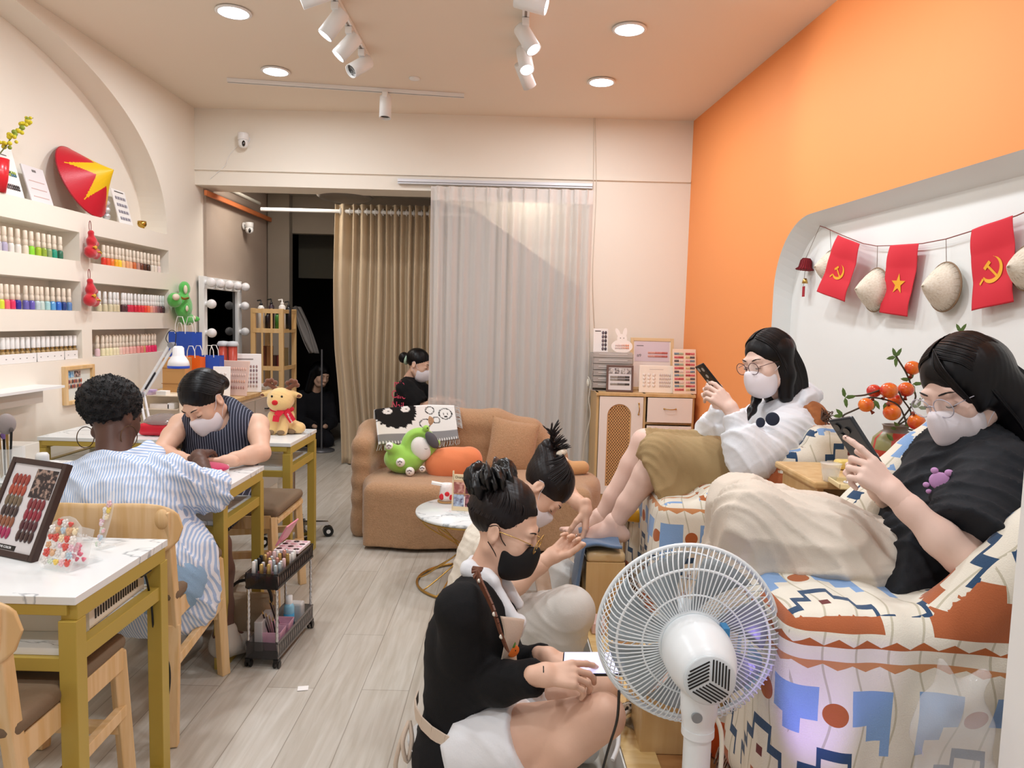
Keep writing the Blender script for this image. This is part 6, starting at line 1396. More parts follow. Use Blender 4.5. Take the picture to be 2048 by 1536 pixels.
def armchair(name,label,Y0,Y1,prof,nearfold,fr,bot=PZ+.05,fringe=True,arms=None,extra=None):
    """prof: (x,z) points of the seat/back top line; the throw hangs to bot"""
    xs=[p[0] for p in prof]; t=thing(name,label,'armchair',((min(xs)+max(xs))/2,(Y0+Y1)/2,PZ))
    s=S()
    for (xa,za),(xb,zb) in zip(prof[:-1],prof[1:]):
        n=max(1,int(abs(xb-xa)/.08))
        for i in range(n):
            x0=xa+(xb-xa)*i/n; x1=xa+(xb-xa)*(i+1)/n; zt=(za+(zb-za)*(i+.5)/n)
            s.box(((x0+x1)/2,(Y0+Y1)/2,(zt+bot)/2),((x1-x0)/2+.03,(Y1-Y0)/2,(zt-bot)/2),rd=.05,k=.06)
    if arms:
        for y in arms[0]:
            for p,q in zip(arms[1][:-1],arms[1][1:]): s.cap((p[0],y,p[1]),(q[0],y,q[1]),p[2],q[2],k=.05); s.cap((p[0],y,p[1]-.15),(q[0],y,q[1]-.15),p[2],q[2],k=.05)
    if extra: extra(s)
    s.cut((0,0,bot),(0,0,-1))
    V,F=s.build(.009,lambda P:nearfold(P)+.020*(np.sin(P[:,0]*19+2.2*np.sin(P[:,2]*4)+P[:,1]*13)+.5*np.sin(P[:,0]*37+P[:,1]*29+1.5*np.sin(P[:,2]*6)))*np.clip((.62-P[:,2])*3,0,1))
    o=mk('throw_cover',(V,F),THR,t); boxuv(o)
    x0=min(xs)-.0
    g=G(); rr_=random.Random(3)
    for i in range(fr):
        x=x0+(max(xs)-x0)*i/fr; p=Vector((x,Y0-.002+rr_.uniform(-.01,.01),bot+.01)); g.tube([p,p+Vector((rr_.uniform(-.02,.01),-.01,-.03)),p+Vector((rr_.uniform(-.03,.02),-.015,-.047))],.0018,5)
        y=Y0+(Y1-Y0)*i/fr; p=Vector((x0-.03,y,bot+.01)); g.tube([p,p+Vector((-.012,rr_.uniform(-.01,.01),-.03)),p+Vector((-.02,rr_.uniform(-.02,.02),-.047))],.0018,5)
    o=mk('fringe',g,mat('dark_fringe_yarn','#4b3b34',.9,col2='#b59a86',nscale=60),t); o['kind']='stuff'
    g=G()
    for x in(x0+.06,max(xs)-.06):
        for y in(Y0+.07,Y1-.07): g.cyl((x,y,PZ),(x,y,bot+.03),.02)
    mk('feet',g,BLACKM,t)
    return t
armchair('armchair','armchair under a patterned throw holding the woman in the white hoodie',2.5,3.12,[(.56,.60),(.72,.66),(.86,.70),(.98,.78),(1.08,.88),(1.2,.93)],folds(.010,[(1,0,.15),(.8,0,-.3)],26,.8,False,3),40)
def ex(s):
    s.ell((1.36,1.75,1.04),(.09,.26,.12),k=.05)
armchair('armchair','armchair under a patterned throw nearest the camera, holding the black shirted woman',1.36,2.0,[(.58,.70),(.76,.69),(.9,.69),(1.05,.72),(1.2,.88),(1.32,1.05)],folds(.012,[(1,0,.15),(.8,0,-.3)],24,.8,False,5),60,arms=((1.40,1.95),[(.86,.66,.05),(.92,.70,.055),(.98,.76,.06),(1.05,.84,.06),(1.12,.91,.06),(1.2,1.0,.06)]),extra=ex)
# quilted brown cushion behind the hoodie, tassel
BR=mat('quilted_brown_fabric','#a9693a',.8,col2='#96592f',nscale=30,bump=(40,.5,.004))
s=S(); a=AY(1622,830,2.72); b=AY(1570,945,2.64); s.cap(a,b,.055,.05,sq=((0,1,0),1.6)); s.cap(a+Vector((0,.25,0)),b+Vector((0,.2,0)),.055,.05)
tagp(mk('brown_cushion',s.build(.007,folds(.006,[(1,0,1)],90)),BR),'quilted brown cushion behind the back of the white hoodie','cushion')
g=G(); c=AY(1642,838,2.52); rr_=random.Random(1)
for i in range(26): g.tube([c,c+Vector((rr_.uniform(-.0,.035),rr_.uniform(-.01,.01),rr_.uniform(-.01,.04))),c+Vector((rr_.uniform(.01,.05),rr_.uniform(-.01,.01),rr_.uniform(-.02,.03)))],.0016,5)
o=tagp(mk('throw_tassel',g,mat('brown_yarn','#5b463c',.9)),'brown tassel sticking up from the far armchair throw','tassel')
# ---------------- bunting on the niche ----------------
def ON(px,py,off):
    d=ray(px,py); k=.078; b=1.25+k*5.42+off; tt=(b-CAM.x-k*CAM.y)/(d.x+k*d.y); return CAM+d*tt
OF=.078
P=[ON(x,y,OF) for x,y in((1640,452),(1650,455),(1665,462),(1683,470),(1726,487),(1753,492),(1786,491),(1845,487),(1892,478),(1950,460),(2034,431),(2070,415))]
g=G(); g.tube(P,.002,6); tagp(mk('bunting_string',g,mat('red_brown_cord','#8a4a42',.7)),'red brown string strung across the white niche above the armchairs','string')
YE=mat('emblem_yellow','#f0ae2b',.6); RF=mat('red_flag_cloth','#d62a3a',.75)
def flag(corners,label,emb,ex=0):
    C=[ON(x,y,OF-ex) for x,y in corners]; nrm=(C[1]-C[0]).cross(C[3]-C[0]).normalized(); 
    if nrm.x>0: nrm=-nrm
    W_=(C[1]-C[0]).length; H_=(C[3]-C[0]).length
    def fm(s_,t_,o=0): p=C[0]*(1-s_)*(1-t_)+C[1]*s_*(1-t_)+C[2]*s_*t_+C[3]*(1-s_)*t_; return p+nrm*(.012+.004*math.sin(7*t_+2*s_)+.0022*abs(math.sin(9.5*t_))+.003*math.sin(6*s_)+o)
    t=thing('flag',label,'flag',fm(.5,1),0,'flags on the niche bunting')
    g=G(); g.grid(lambda u,v:fm(u,1-v),24,40); o=mk('flag_cloth',g,RF,t); m_=o.modifiers.new('cloth','SOLIDIFY'); m_.thickness=.001
    for poly in emb:
        bm=bmesh.new(); vs=[bm.verts.new((x,y,0)) for x,y in poly]; es=[bm.edges.new((vs[i],vs[(i+1)%len(vs)])) for i in range(len(vs))]; bmesh.ops.triangle_fill(bm,edges=es); bmesh.ops.subdivide_edges(bm,edges=bm.edges,cuts=2,use_grid_fill=True); bm.verts.index_update()
        g=G(); g.add([fm(.5+v.co.x/W_,.5-v.co.y/H_+.06,.0022) for v in bm.verts],[tuple(v.index for v in f.verts) for f in bm.faces]); bm.free()
        mk('yellow_emblem',g,YE,t)
def star(r): return [(r*(1 if i%2==0 else .39)*sin(i*pi/5),r*(1 if i%2==0 else .39)*cos(i*pi/5)) for i in range(10)]
def sickle(r):
    o=[(r*cos(a),r*sin(a)) for a in [math.radians(x) for x in range(-150,81,10)]]; n=len(o)
    i_=[((r-.30*r*math.sin(pi*min(1,(k+1.5)/n))**.6)*cos(math.radians(x))-.03*r,(r-.30*r*math.sin(pi*min(1,(k+1.5)/n))**.6)*sin(math.radians(x))+.05*r) for k,x in enumerate(range(-150,81,10))]
    return [(x,y) for x,y in o]+list(reversed(i_))
def rot(P,a): return [(x*cos(a)-y*sin(a),x*sin(a)+y*cos(a)) for x,y in P]
def hs(r):
    sk=sickle(r); hd=rot([(-r*.36,-.13*r),(r*.36,-.13*r),(r*.36,.15*r),(-r*.36,.15*r)],.75); hd=[(x-.42*r,y+.40*r) for x,y in hd]
    bar=rot([(-.09*r,-1.45*r),(.09*r,-1.45*r),(.09*r,.1*r),(-.09*r,.1*r)],.75); bar=[(x-.36*r,y+.34*r) for x,y in bar]
    hn=[(-.8*r,-.62*r),(-.95*r,-.48*r),(-1.25*r,-.85*r),(-1.1*r,-1.0*r)]
    return [sk,hd,bar,hn]
flag([(1681,470),(1726,488),(1695,604),(1639,583)],'left red flag with yellow hammer and sickle, slanting on the string',hs(.038),.045)
flag([(1786,491),(1845,487),(1821,634),(1765,625)],'red flag with one yellow star in the middle of the string',[star(.042)])
flag([(1950,460),(2034,431),(2035,604),(1951,622)],'large right red flag with yellow hammer and sickle',hs(.044))
STRW=mat('pale_straw','#e9e0d0',.8,col2='#dfd3bf',nscale=150,bump=(200,.4))
def mini(cx,cy,hpx,label,tip,cordtop):
    c=ON(cx,cy,OF-.005); nrm=Vector((-1,-.078,0)).normalized(); tp=ON(*tip,OF-.005); Rr=hpx/1450*c.y/2
    t=thing('mini_straw_hat',label,'straw hat',c,0,'little conical straw hats on the bunting'); T=tr(c)@basis(nrm).to_4x4()
    g=G(T); n=40
    pr=[(Rr,0),(Rr*.75,Rr*.32),(Rr*.4,Rr*.68),(Rr*.12,Rr*.92),(.0008,Rr*1.0)]; g.lathe(pr,n); 
    mk('hat_cone',g,STRW,t); g=G(T); g.tube([(Rr*cos(a),Rr*sin(a),0) for a in [i*2*pi/40 for i in range(40)]],.003,6,closed=True)
    mk('rim',g,mat('brown_rim','#8a6f55',.6),t)
    g=G(T)
    for i in range(n//2): a=i*4*pi/n; g.tube([(Rr*cos(a),Rr*sin(a),.001),(Rr*.5*cos(a),Rr*.5*sin(a),Rr*.57),(.002,0,Rr*.995)],.0009,4,caps=False)
    mk('ribs',g,mat('straw_thread','#a08f76',.7),t)
    g=G(); g.tube([c+Vector((0,0,Rr)),ON(*cordtop,OF)],.0012,5); mk('hanging_thread',g,mat('grey_brown_thread','#7d6a5c',.7),t)
mini(1660,535,66,'little straw hat half hidden behind the left flag',(1628,537),(1660,459))
mini(1751,580,86,'little straw hat between the left flag and the starred flag',(1719,584),(1755,491))
mini(1889,574,97,'little straw hat between the starred flag and right flag',(1848,578),(1892,478))
mini(2056,535,90,'little straw hat cut off at the right picture edge',(2038,530),(2062,418))
bc_=ON(1611,530,OF-.01); t=thing('honeycomb_bell','dark red paper bell with gold bell and tag hanging at the niche corner','ornament',bc_)
g=G(tr(bc_)@rotm(0,6,0)); Rb=.036; pr=[(.0001,.035),(.016,.033),(.025,.022),(.028,0),(.03,-.012),(.044,-.024),(.036,-.026),(.0001,-.02)]
g.lathe(pr,36); 
for i,v in enumerate(g.v): pass
g2=G(tr(bc_)@rotm(0,6,0))
for i in range(18):
    a=i*2*pi/18; g2.tube([((r+.001)*cos(a),(r+.001)*sin(a),z) for r,z in pr[1:7]],.0016,4)
mk('paper_bell',g,mat('dark_red_tissue','#8a1420',.8),t); mk('paper_folds',g2,mat('deep_red_tissue','#650e18',.8),t)
g=G(); q=ON(1610,562,OF-.01); g.lathe([(.0001,.014),(.008,.012),(.012,0),(.014,-.012),(.0001,-.012)],20,tr(q)); mk('gold_bell',g,GOLD,t)
g=G(); q=ON(1607,583,OF-.01); g.box(q,(.002,.03,.052)); mk('red_tag',g,mat('dark_red_card','#a51f2e',.7),t)
g=G(); g.tube([bc_+Vector((0,0,.035)),ON(1640,452,OF)],.0012,5); g.tube([bc_,ON(1607,572,OF-.01)],.001,5); mk('hanging_thread',g,mat('grey_brown_thread','#7d6a5c',.7),t)
# ---------------- plastic bag in the corner ----------------
PBM=mat('thin_plastic_film','#f4f6f8',.12,alpha=.2,coat=.8)
s=S(); a=AY(1905,1460,1.2); s.ell(a,(.07,.04,.08)); s.cap(a+Vector((.01,0,.06)),a+Vector((.045,0,.10)),.03,.012); s.cap(a+Vector((-.01,0,.06)),a+Vector((-.03,0,.125)),.03,.006); s.ell(a+Vector((.01,0,-.09)),(.07,.045,.09)); 
tagp(mk('plastic_bag',s.build(.006,folds(.016,[(1,2,3),(3,-1,2),(2,1,-2)],38,1.5,True,4)),PBM),'crumpled translucent plastic bag hanging at the bottom right corner','plastic bag')

# unseen lamp added for the violet glow on the near throw
c=Vector((.53,1.20,PZ+.001)); t=thing('uv_lamp','small white curing lamp glowing violet on the platform below the near armchair','lamp',c)
g=G(tr(c)); g.lathe([(.0001,0),(.045,0),(.045,.012),(.01,.02),(.01,.06),(.0001,.06)],24); mk('stand',g,WHITEM,t)
aim_=Vector((.60,1.36,.62)); T=tr(c+Vector((0,0,.07)))@basis(aim_-c-Vector((0,0,.07))).to_4x4()
g=G(T); g.lathe([(.0001,-.01),(.03,-.01),(.04,.02),(.038,.02),(.0001,.012)],24); mk('lamp_head',g,WHITEM,t)
g=G(T); g.lathe([(.0001,.019),(.034,.019)],24); mk('glow_face',g,mat('violet_led','#8f6cff',.4,emit='#7a5cff',es=4),t)
lamp('SPOT',T@Vector((0,0,.03)),4.5,(.42,.30,1),.03,aim_,52,.8)
# ---------------- people ----------------
def wr(amp,dirs,freq=30,warp=1.5,ridge=True,seed=0):
    rs=np.random.RandomState(seed+3); D_=[np.array(d,float)/np.linalg.norm(d) for d in dirs]; D_=D_+[D_[0]+.8*np.roll(D_[0],1)]
    ks=[rs.uniform(-10,10,3) for _ in range(8)]
    def fn(P):
        w=np.sin(P@ks[0]+1)+np.sin(P@ks[1]*1.6); w2=np.sin(P@ks[2]*1.5)+np.sin(P@ks[3]*2.2+w); d=np.zeros(len(P))
        for o,(f,a) in enumerate(((27,.75),(56,.30),(112,.06))):
            for i,dv in enumerate(D_):
                s_=np.sin(P@dv*f*(1+.17*i)+1.6*w+1.1*w2*(1 if i%2 else -1)+o*1.7+i*2.1); r=(1-np.abs(s_))**1.6
                m=np.clip(.25+.85*np.sin(P@ks[4+(i+o)%4]*(1+.4*o)+i*2+o),0,1); d+=a*m*(r-.22)
        return amp*1.25*d
    return fn
def pj(p,q=1.02,c=(0,-.022,.034),r=(.083,.099,.086)):
    p=Vector(p); c=Vector(c); d=p-c; n=math.sqrt((d.x/r[0])**2+(d.y/r[1])**2+(d.z/r[2])**2); return c+d/n*q
def hstr(g,fn,n,seed=1,r=.0019):
    rr_=random.Random(seed)
    for i in range(n):
        P=fn(rr_,i)
        if P: Q=smooth(P,4); m=len(Q); g.tube(Q,[r*(.7+.3*min(1,4*(1-k/m))) for k in range(m)],4,caps=False)

def skinmat(nm,a,b): return mat(nm,a,.5,col2=b,nscale=9,contrast=(.35,.7),bump=(260,.08))
SKIN=skinmat('light_skin','#e6bda4','#dcaf96'); SKINP=skinmat('pale_skin','#ebccbd','#e3bfb0'); SKIND=skinmat('dark_skin','#5e4034','#4e342b')
HAIR=mat('black_hair','#0a080b',.38,spec=.35); HAIRB=mat('dark_brown_hair','#150d0e',.38,spec=.4)
MASKW=mat('white_face_mask','#efe9ef',.7); MASKB=mat('black_face_mask','#0d0d10',.7)
LASH=mat('lash_dark','#1a1210',.7); LIP=mat('lip_pink','#b96a63',.45)
def hframe(c,fwd,up=(0,0,1)): return tr(c)@look(fwd,up).to_4x4()
def headS(T,ears=True):
    s=S(T); k=.02
    s.ell((0,-.016,.03),(.073,.092,.080),k=k); s.ell((0,.022,-.033),(.058,.064,.078),k=.03); s.ell((0,.040,-.084),(.038,.040,.030),k=.035)
    for x in(-1,1): s.ell((x*.034,.056,-.034),(.026,.024,.028),k=.02); s.cap((x*.05,-.005,-.06),(x*.03,.04,-.092),.022,.018,k=.02)
    s.cap((-.034,.076,.02),(.034,.076,.02),.011,k=.015)
    for x in(-1,1): s.ell((x*.031,.098,-.002),(.018,.014,.010),k=.012,op='s')
    for x in(-1,1): s.ell((x*.031,.0755,-.003),(.0150,.0125,.0115),k=.004)
    s.cap((0,.084,.010),(0,.103,-.030),.006,.0105,k=.012)
    for x in(-1,1): s.ell((x*.012,.095,-.035),(.008,.009,.007),k=.006)
    s.ell((0,.090,-.064),(.021,.010,.006),k=.006); s.ell((0,.088,-.075),(.017,.010,.007),k=.006)
    if ears:
        for x in(-1,1): s.ell((x*.075,-.012,-.012),(.008,.018,.030),rotm(15,0,x*-18),k=.004); s.ell((x*.084,-.008,-.008),(.006,.009,.017),rotm(15,0,x*-18),k=.004,op='s')
    return s
def eyes(T,parent,down=True,brow=True):
    for x in(-1,1):
        g=G(T); g.tube([(x*.031+d*.0145,.0885-.010*d*d,-.0075-.002*(1-d*d)) for d in(-1,-.6,-.2,.2,.6,1)],[.0005,.0012,.0015,.0015,.0012,.0005],5); mk('eyelash',g,LASH,parent)
        if brow:
            g=G(T); g.tube([(x*(.016+.034*u),.091-.014*u*u-.002,.0215+.005*math.sin(2.4*u)) for u in(0,.25,.5,.75,1)],[.0016,.0024,.0022,.0017,.0006],6); mk('eyebrow',g,LASH,parent)
def fmask(T,parent,m,W=None,logo=False):
    s=S(T); s.ell((0,.040,-.060),(.0625,.075,.062),k=.02); s.cap((0,.103,-.028),(0,.106,-.085),.014,.012,k=.03); s.ell((0,.05,-.095),(.045,.045,.034),k=.03)
    s.cut((0,.022,0),(0,-1,.0),k=.01); s.cut((0,.10,-.012),(0,-.42,1),k=.008)
    f=mk('face_mask',s.build(.0035),m,parent)
    g=G(T)
    for x in(-1,1): g.tube(smooth([(x*.058,.034,-.034),(x*.069,.014,-.018),(x*.078,-.008,.012),(x*.079,-.03,.0)],4),.0013,5); g.tube(smooth([(x*.055,.034,-.088),(x*.067,.012,-.06),(x*.077,-.016,-.038)],4),.0013,5)
    mk('ear_loop',g,m,f); return f
def glasses(T,parent,m,r=.024,z=-.004,y=.106,ex=1.):
    g=G(T)
    for x in(-1,1): g.tube([(x*.032+r*cos(a)*ex,y-abs(r*cos(a)+.01*x*x)*.08,z+r*.86*sin(a)) for a in [i*2*pi/28 for i in range(28)]],.0014,5,closed=True); g.tube([(x*(.032+r*.9),y-.01,z+.004),(x*.066,.055,z+.006),(x*.075,.01,z+.004),(x*.077,-.012,-.002)],.0012,5)
    g.tube([(-.009,y,z+.004),(0,y+.003,z+.008),(.009,y,z+.004)],.0013,5)
    gl=mk('glasses',g,m,parent)
    g=G(T)
    for x in(-1,1): g.ell((x*.032,y-.001,z),(r*.93,.0006,r*.8),n=20,m=8)
    mk('lens',g,mat('glass_lens','#ffffff',.02,alpha=.12,coat=1),gl)
def hand(s,W,d,n,side,curl=(25,25,25,25),thumb=(.55,.75,-.35),sc_=.93,spread=4,c2=None,tc=20):
    """W wrist, d towards the fingers, n the way the palm faces; returns finger tip frames"""
    y=Vector(d).normalized(); z=(-Vector(n)); z=(z-y*z.dot(y)).normalized(); x=y.cross(z)*(-1 if side=='R' else 1)
    Tm=Matrix((x*sc_,y*sc_,z*sc_)).transposed().to_4x4(); Tm.translation=Vector(W)
    P=lambda v:Tm@Vector(v); tips=[]
    A=lambda a,b,ra,rb,k=.006: s.cap(P(a),P(b),ra*sc_,rb*sc_,k=k)
    A((0,-.03,0),(0,.01,0),.021,.0195,.012); s.cap(P((-.010,0.005,0)),P((.012,.005,0)),.0175*sc_,.0175*sc_,k=.01)
    for xb,xk in((.012,.029),(.004,.0095),(-.005,-.010),(-.013,-.028)): A((xb,.01,0),(xk,.078-.16*abs(xk-.008),0),.0125,.0108,.010)
    for i,(xk,yk,L,r) in enumerate(((.030,.080,.074,.0088),(.0098,.084,.082,.0090),(-.0102,.081,.076,.0086),(-.0285,.073,.060,.0078))):
        c=curl[i] if isinstance(curl,(list,tuple)) else curl; cs=c if isinstance(c,(list,tuple)) else (c*.9,c*1.15,c*.8)
        a=0; p=Vector((xk,yk,0)); sp=math.radians(spread*(1.2-i*.9)) if i!=0 else math.radians(spread*1.4)
        for j,(fr,rr) in enumerate(((.45,1),(.31,.92),(.26,.84))):
            a+=math.radians(cs[j]); dd=Vector((math.sin(sp),math.cos(a)*math.cos(sp),-math.sin(a))); q=p+dd*L*fr; A(p,q,r*rr,r*(rr-.08),.003); p=q
        nrm=Vector((0,math.sin(a),math.cos(a))); tips.append((Tm@(p-dd*.004),(Tm.to_3x3()@dd).normalized(),(Tm.to_3x3()@nrm).normalized(),r*sc_*.8))
    td=Vector(thumb).normalized(); b0=Vector((.016,.018,-.008)); b1=b0+Vector((td.x*1.0,td.y*.8,td.z*.9)).normalized()*.043; 
    t2=(td+Vector((-.25,.25,-.1))*(tc/20)).normalized(); b2=b1+t2*.034; t3=(t2+Vector((-.2,.2,-.12))*(tc/20)).normalized(); b3=b2+t3*.026
    A(b0,b1,.017,.0125,.012); A(b1,b2,.0115,.0102,.004); A(b2,b3,.0102,.0085,.004); tips.append((Tm@b3,(Tm.to_3x3()@t3).normalized(),(Tm.to_3x3()@Vector((.7,.1,.6))).normalized(),.0085*sc_))
    return tips
def nails(tips,m,parent,n=5):
    for p,d,nr,r in tips[:n]:
        g=G(tr(p+nr*r*.72)@basis(nr,d).to_4x4()); x=Vector((0,0,0)); 
        M3=basis(nr,d); loc=M3.inverted()@d; a=math.atan2(loc.y,loc.x)
        g.ell((0,0,0),(r*1.0,r*.62,.0014),Matrix.Rotation(a,4,'Z'),n=10,m=6); mk('fingernail',g,m,parent)
def limbs(s,J,k=.02,parts='alT'):
    f=J['front']
    if 'T' in parts:
        hp=J['hips']; nk=J['neck']; sm=(J['shR']+J['shL'])/2; w1=hp.lerp(sm,.38)+J.get('bend',Vector((0,0,0))); c1=hp.lerp(sm,.74)+J.get('bend',Vector((0,0,0)))*.6
        s.chain([(*hp,.125),(*w1,.105),(*c1,.125),(*sm.lerp(c1,.25),.11)],k=.04,sq=(f,.72)); s.cap(J['shR'],J['shL'],.046,k=.04); s.cap(J['hipR'],J['hipL'],.085,k=.04); s.cap(nk+(sm-nk)*.2,J['head']+(nk-J['head'])*.35,.047,.043,k=.02)
    if 'a' in parts:
        for q in 'RL':
            sh,el,wr=J['sh'+q],J['el'+q],J['wr'+q]; s.chain([(*sh,.045),(*sh.lerp(el,.4),.041),(*el,.034)],k=k); s.chain([(*el,.034),(*el.lerp(wr,.3),.036),(*el.lerp(wr,.75),.026),(*wr,.0225)],k=k)
    if 'l' in parts:
        k=J.get('lk',k)
        for q in 'RL':
            hp,kn,an=J['hip'+q],J['kn'+q],J['an'+q]; s.chain([(*hp,.085),(*hp.lerp(kn,.35),.078),(*hp.lerp(kn,.8),.056),(*kn,.053)],k=k); bk=J.get('calf',Vector((0,0,0))); s.chain([(*kn,.052),(*(kn.lerp(an,.3)+bk),.054),(*kn.lerp(an,.7),.038),(*an,.032)],k=k)
            if 'to'+q in J: s.cap(an+(an-J['to'+q])*.15+Vector((0,0,-.02)),J['to'+q],.032,.022,k=.02)
def tipo(J):
    f=J['front']=Vector(J['front']).normalized()
    for q in 'RL':
        J.setdefault('hip'+q,J['hips']+(1 if q=='R' else -1)*.085*f.cross(Vector((0,0,1))).normalized()+Vector((0,0,-.03)))
    return J
def cloth_torso(s,J,e=.012,lo=0.,hi=.9,r=(.135,.115,.135,.115),k=.04,sq=.74,sh=True):
    f=J['front']; hp=J['hips']; sm=(J['shR']+J['shL'])/2; b=J.get('bend',Vector((0,0,0)))
    pts=[(*(hp+(sm-hp)*lo),r[0]+e),(*(hp.lerp(sm,.38)+b),r[1]+e),(*(hp.lerp(sm,.72)+b*.6),r[2]+e),(*hp.lerp(sm,hi),r[3]+e)]
    s.chain(pts,k=k,sq=(f,sq))
    if sh: s.cap(J['shR'],J['shL'],.05+e,k=.05)
def sleeve(s,J,q,frac,e=.012,k=.025,flare=0,r0=.05):
    sh,el,wr=J['sh'+q],J['el'+q],J['wr'+q]
    if frac<=1:
        p=sh.lerp(el,frac); s.chain([(*sh,r0+e),(*sh.lerp(el,frac*.5),.044+e+flare*.5),(*p,.040+e+flare)],k=k); d=(el-sh).normalized(); s.cut(p,d,rad=.07+e+flare)
    else:
        f2=frac-1; p=el.lerp(wr,f2); s.chain([(*sh,r0+e),(*sh.lerp(el,.5),.044+e),(*el,.038+e)],k=k); s.chain([(*el,.038+e),(*el.lerp(wr,f2*.5),.036+e+flare*.5),(*p,.029+e+flare)],k=k); d=(wr-el).normalized(); s.cut(p,d,rad=.05+e+flare)
def finish(t,name,ms,m): return mk(name,jn(*ms),m,t)
def arcstr(g,rr_,pts,n,sp,r=.0018,w=6):
    """strand tubes following a spine with random offsets"""
    for i in range(n):
        o=Vector((rr_.gauss(0,sp),rr_.gauss(0,sp),rr_.gauss(0,sp))); P=[Vector(p)+o*(.5+.5*j/(len(pts)-1)) for j,p in enumerate(pts)]
        Q=smooth(P,3); g.tube(Q,[r]*(len(Q)-2)+[r*.7,r*.2],5)
# ======== E: kneeling technician with the black mask ========
t=thing('person','person in black cardigan and black mask crouching with a phone beside the fan','person',(AY(950,1480,1.75).x,1.75,0))
hc=AY(1010,1052,1.86); J=tipo(dict(head=hc,neck=AY(962,1160,1.84),shR=AY(925,1222,1.69),shL=AY(985,1205,1.98),elR=AY(938,1378,1.72),elL=AY(1010,1350,2.02),wrR=AY(1086,1350,1.59),wrL=AY(1095,1312,1.86),hips=AY(948,1482,1.80),hipR=AY(960,1500,1.70),hipL=AY(965,1490,1.90),knR=AY(1205,1432,1.60),knL=AY(1205,1372,1.93),anR=Vector((.02,1.62,.11)),anL=Vector((.10,1.98,.09)),toR=Vector((.15,1.60,.03)),toL=Vector((.24,1.97,.03)),lk=.006,front=(1,-.1,-.1),bend=Vector((-.03,0,0)),calf=Vector((-.02,0,0))))
T=hframe(hc,(.90,-.22,-.36),(.37,0,.93))@Matrix.Scale(.95,4)
b=S(); limbs(b,J); h=headS(T); h.p+=[]; n_=S(); n_.cap(J['neck'],hc+(J['neck']-hc)*.35,.046,.043); h.p+=n_.p
hr=S(); tr1=hand(hr,J['wrR'],(1,.08,.0),(0,.5,-.8),'R',((12,20,15),(25,30,25),(30,35,30),(35,40,30)),thumb=(.3,.9,-.3)); hr.cap(J['elR'].lerp(J['wrR'],.75),J['wrR'],.026,.0225)
hl=S(); tl1=hand(hl,J['wrL'],(1,-.55,.02),(.1,-.1,-1),'L',((25,30,20),(35,40,30),(40,45,30),(45,45,30)),thumb=(.5,.8,-.1)); hl.cap(J['elL'].lerp(J['wrL'],.75),J['wrL'],.026,.0225)
finish(t,'body',[b.build(.009),h.build(.0035),hr.build(.0028),hl.build(.0028)],SKIN)
eyes(T,t); fmask(T,t,MASKB); glasses(T,t,GOLD,.024)
# hair swept up
s=S(T); s.ell((0,-.026,.036),(.080,.096,.082),k=.02); s.cap((0,.0,.085),(0,-.07,.10),.04,.04,k=.04); s.ell((0,.112,-.005),(.068,.062,.083),k=.012,op='s'); s.ell((0,.04,-.1),(.09,.09,.07),op='s',k=.02)
for x in(-1,1): s.ell((x*.078,-.004,-.03),(.02,.035,.04),op='s',k=.01)
g=G(T); rr_=random.Random(3)
for i in range(320):
    a=rr_.uniform(-2.9,2.9); p0=Vector((.079*sin(a),-.026+.094*cos(a),.02+.01*cos(a))) if True else 0
    if p0.y>.04: p0.z+=.035
    P=[p0,Vector((p0.x*.88,-.03+(p0.y+.03)*.78,.088)),Vector((p0.x*.35,-.06,.125))]; Q=smooth(P,4); g.tube([q*1.0 for q in Q],.0022,4,caps=False)
hs_=s.build(.004,folds(.0015,[(1,0,.2),(0,1,.2)],260,1.,True)); gv=np.array(g.v); gf=np.array(g.f)
mk('hair',jn(hs_,(gv,gf)),HAIRB,t)
# big ruffled black scrunchie
cS=Vector((0,-.088,.105)); g=G(T@tr(cS)@rotm(35,0,0))
for (R0,r0,n1,ph) in ((.046,.026,11,0),(.036,.022,9,1.3),(.052,.018,14,2.2)):
    def sc2(u,v): a=2*pi*u; b_=2*pi*v; r=r0*(1+.38*math.sin(n1*a+ph)+.18*math.sin((2*n1+1)*a+2*b_)); return ((R0+r*cos(b_))*cos(a)*1.15,(R0+r*cos(b_))*sin(a)*.9,r*sin(b_)*1.15+.012*math.sin(5*a+ph))
    g.grid(sc2,150,14)
mk('scrunchie',g,mat('black_satin','#0a0a0c',.3,spec=.6),t)
# clothes
KNIT=mat('black_knit','#07070a',.9,bump=(300,.4)); s=S(); cloth_torso(s,J,.012,lo=-.10); s.cap(J['hips']+Vector((-.03,-.05,-.02)),J['hips']+Vector((-.03,.05,-.02)),.125,k=.04)
for q in 'RL': sleeve(s,J,q,1.92,.012)
s.ell(J['neck']+Vector((.055,-.02,-.02)),(.05,.05,.07),op='s',k=.02)
mk('cardigan',s.build(.007,wr(.004,[(1,.3,1),(-.6,1,1)],38,1.4)),KNIT,t)
SHW=mat('white_cotton','#eef0f4',.8,bump=(200,.2)); s=S(); nk=J['neck']
s.cap(nk+Vector((.015,-.045,.025)),nk+Vector((.095,-.09,-.075)),.022,.016,k=.01,sq=((.5,-1,.3),.5)); s.cap(nk+Vector((-.03,-.02,.035)),nk+Vector((.03,-.055,.015)),.022,.02,k=.01); s.cap(nk+Vector((.03,.05,.02)),nk+Vector((.10,.02,-.07)),.02,.014,k=.01); s.cap(nk+Vector((.10,-.07,-.08)),nk+Vector((.10,-.03,-.13)),.02,.012,k=.01); s.cap(nk+Vector((-.03,-.02,.035)),nk+Vector((-.02,.05,.03)),.022,.02,k=.01)
mk('shirt_collar',s.build(.004,wr(.002,[(1,2,3)],80)),SHW,t)
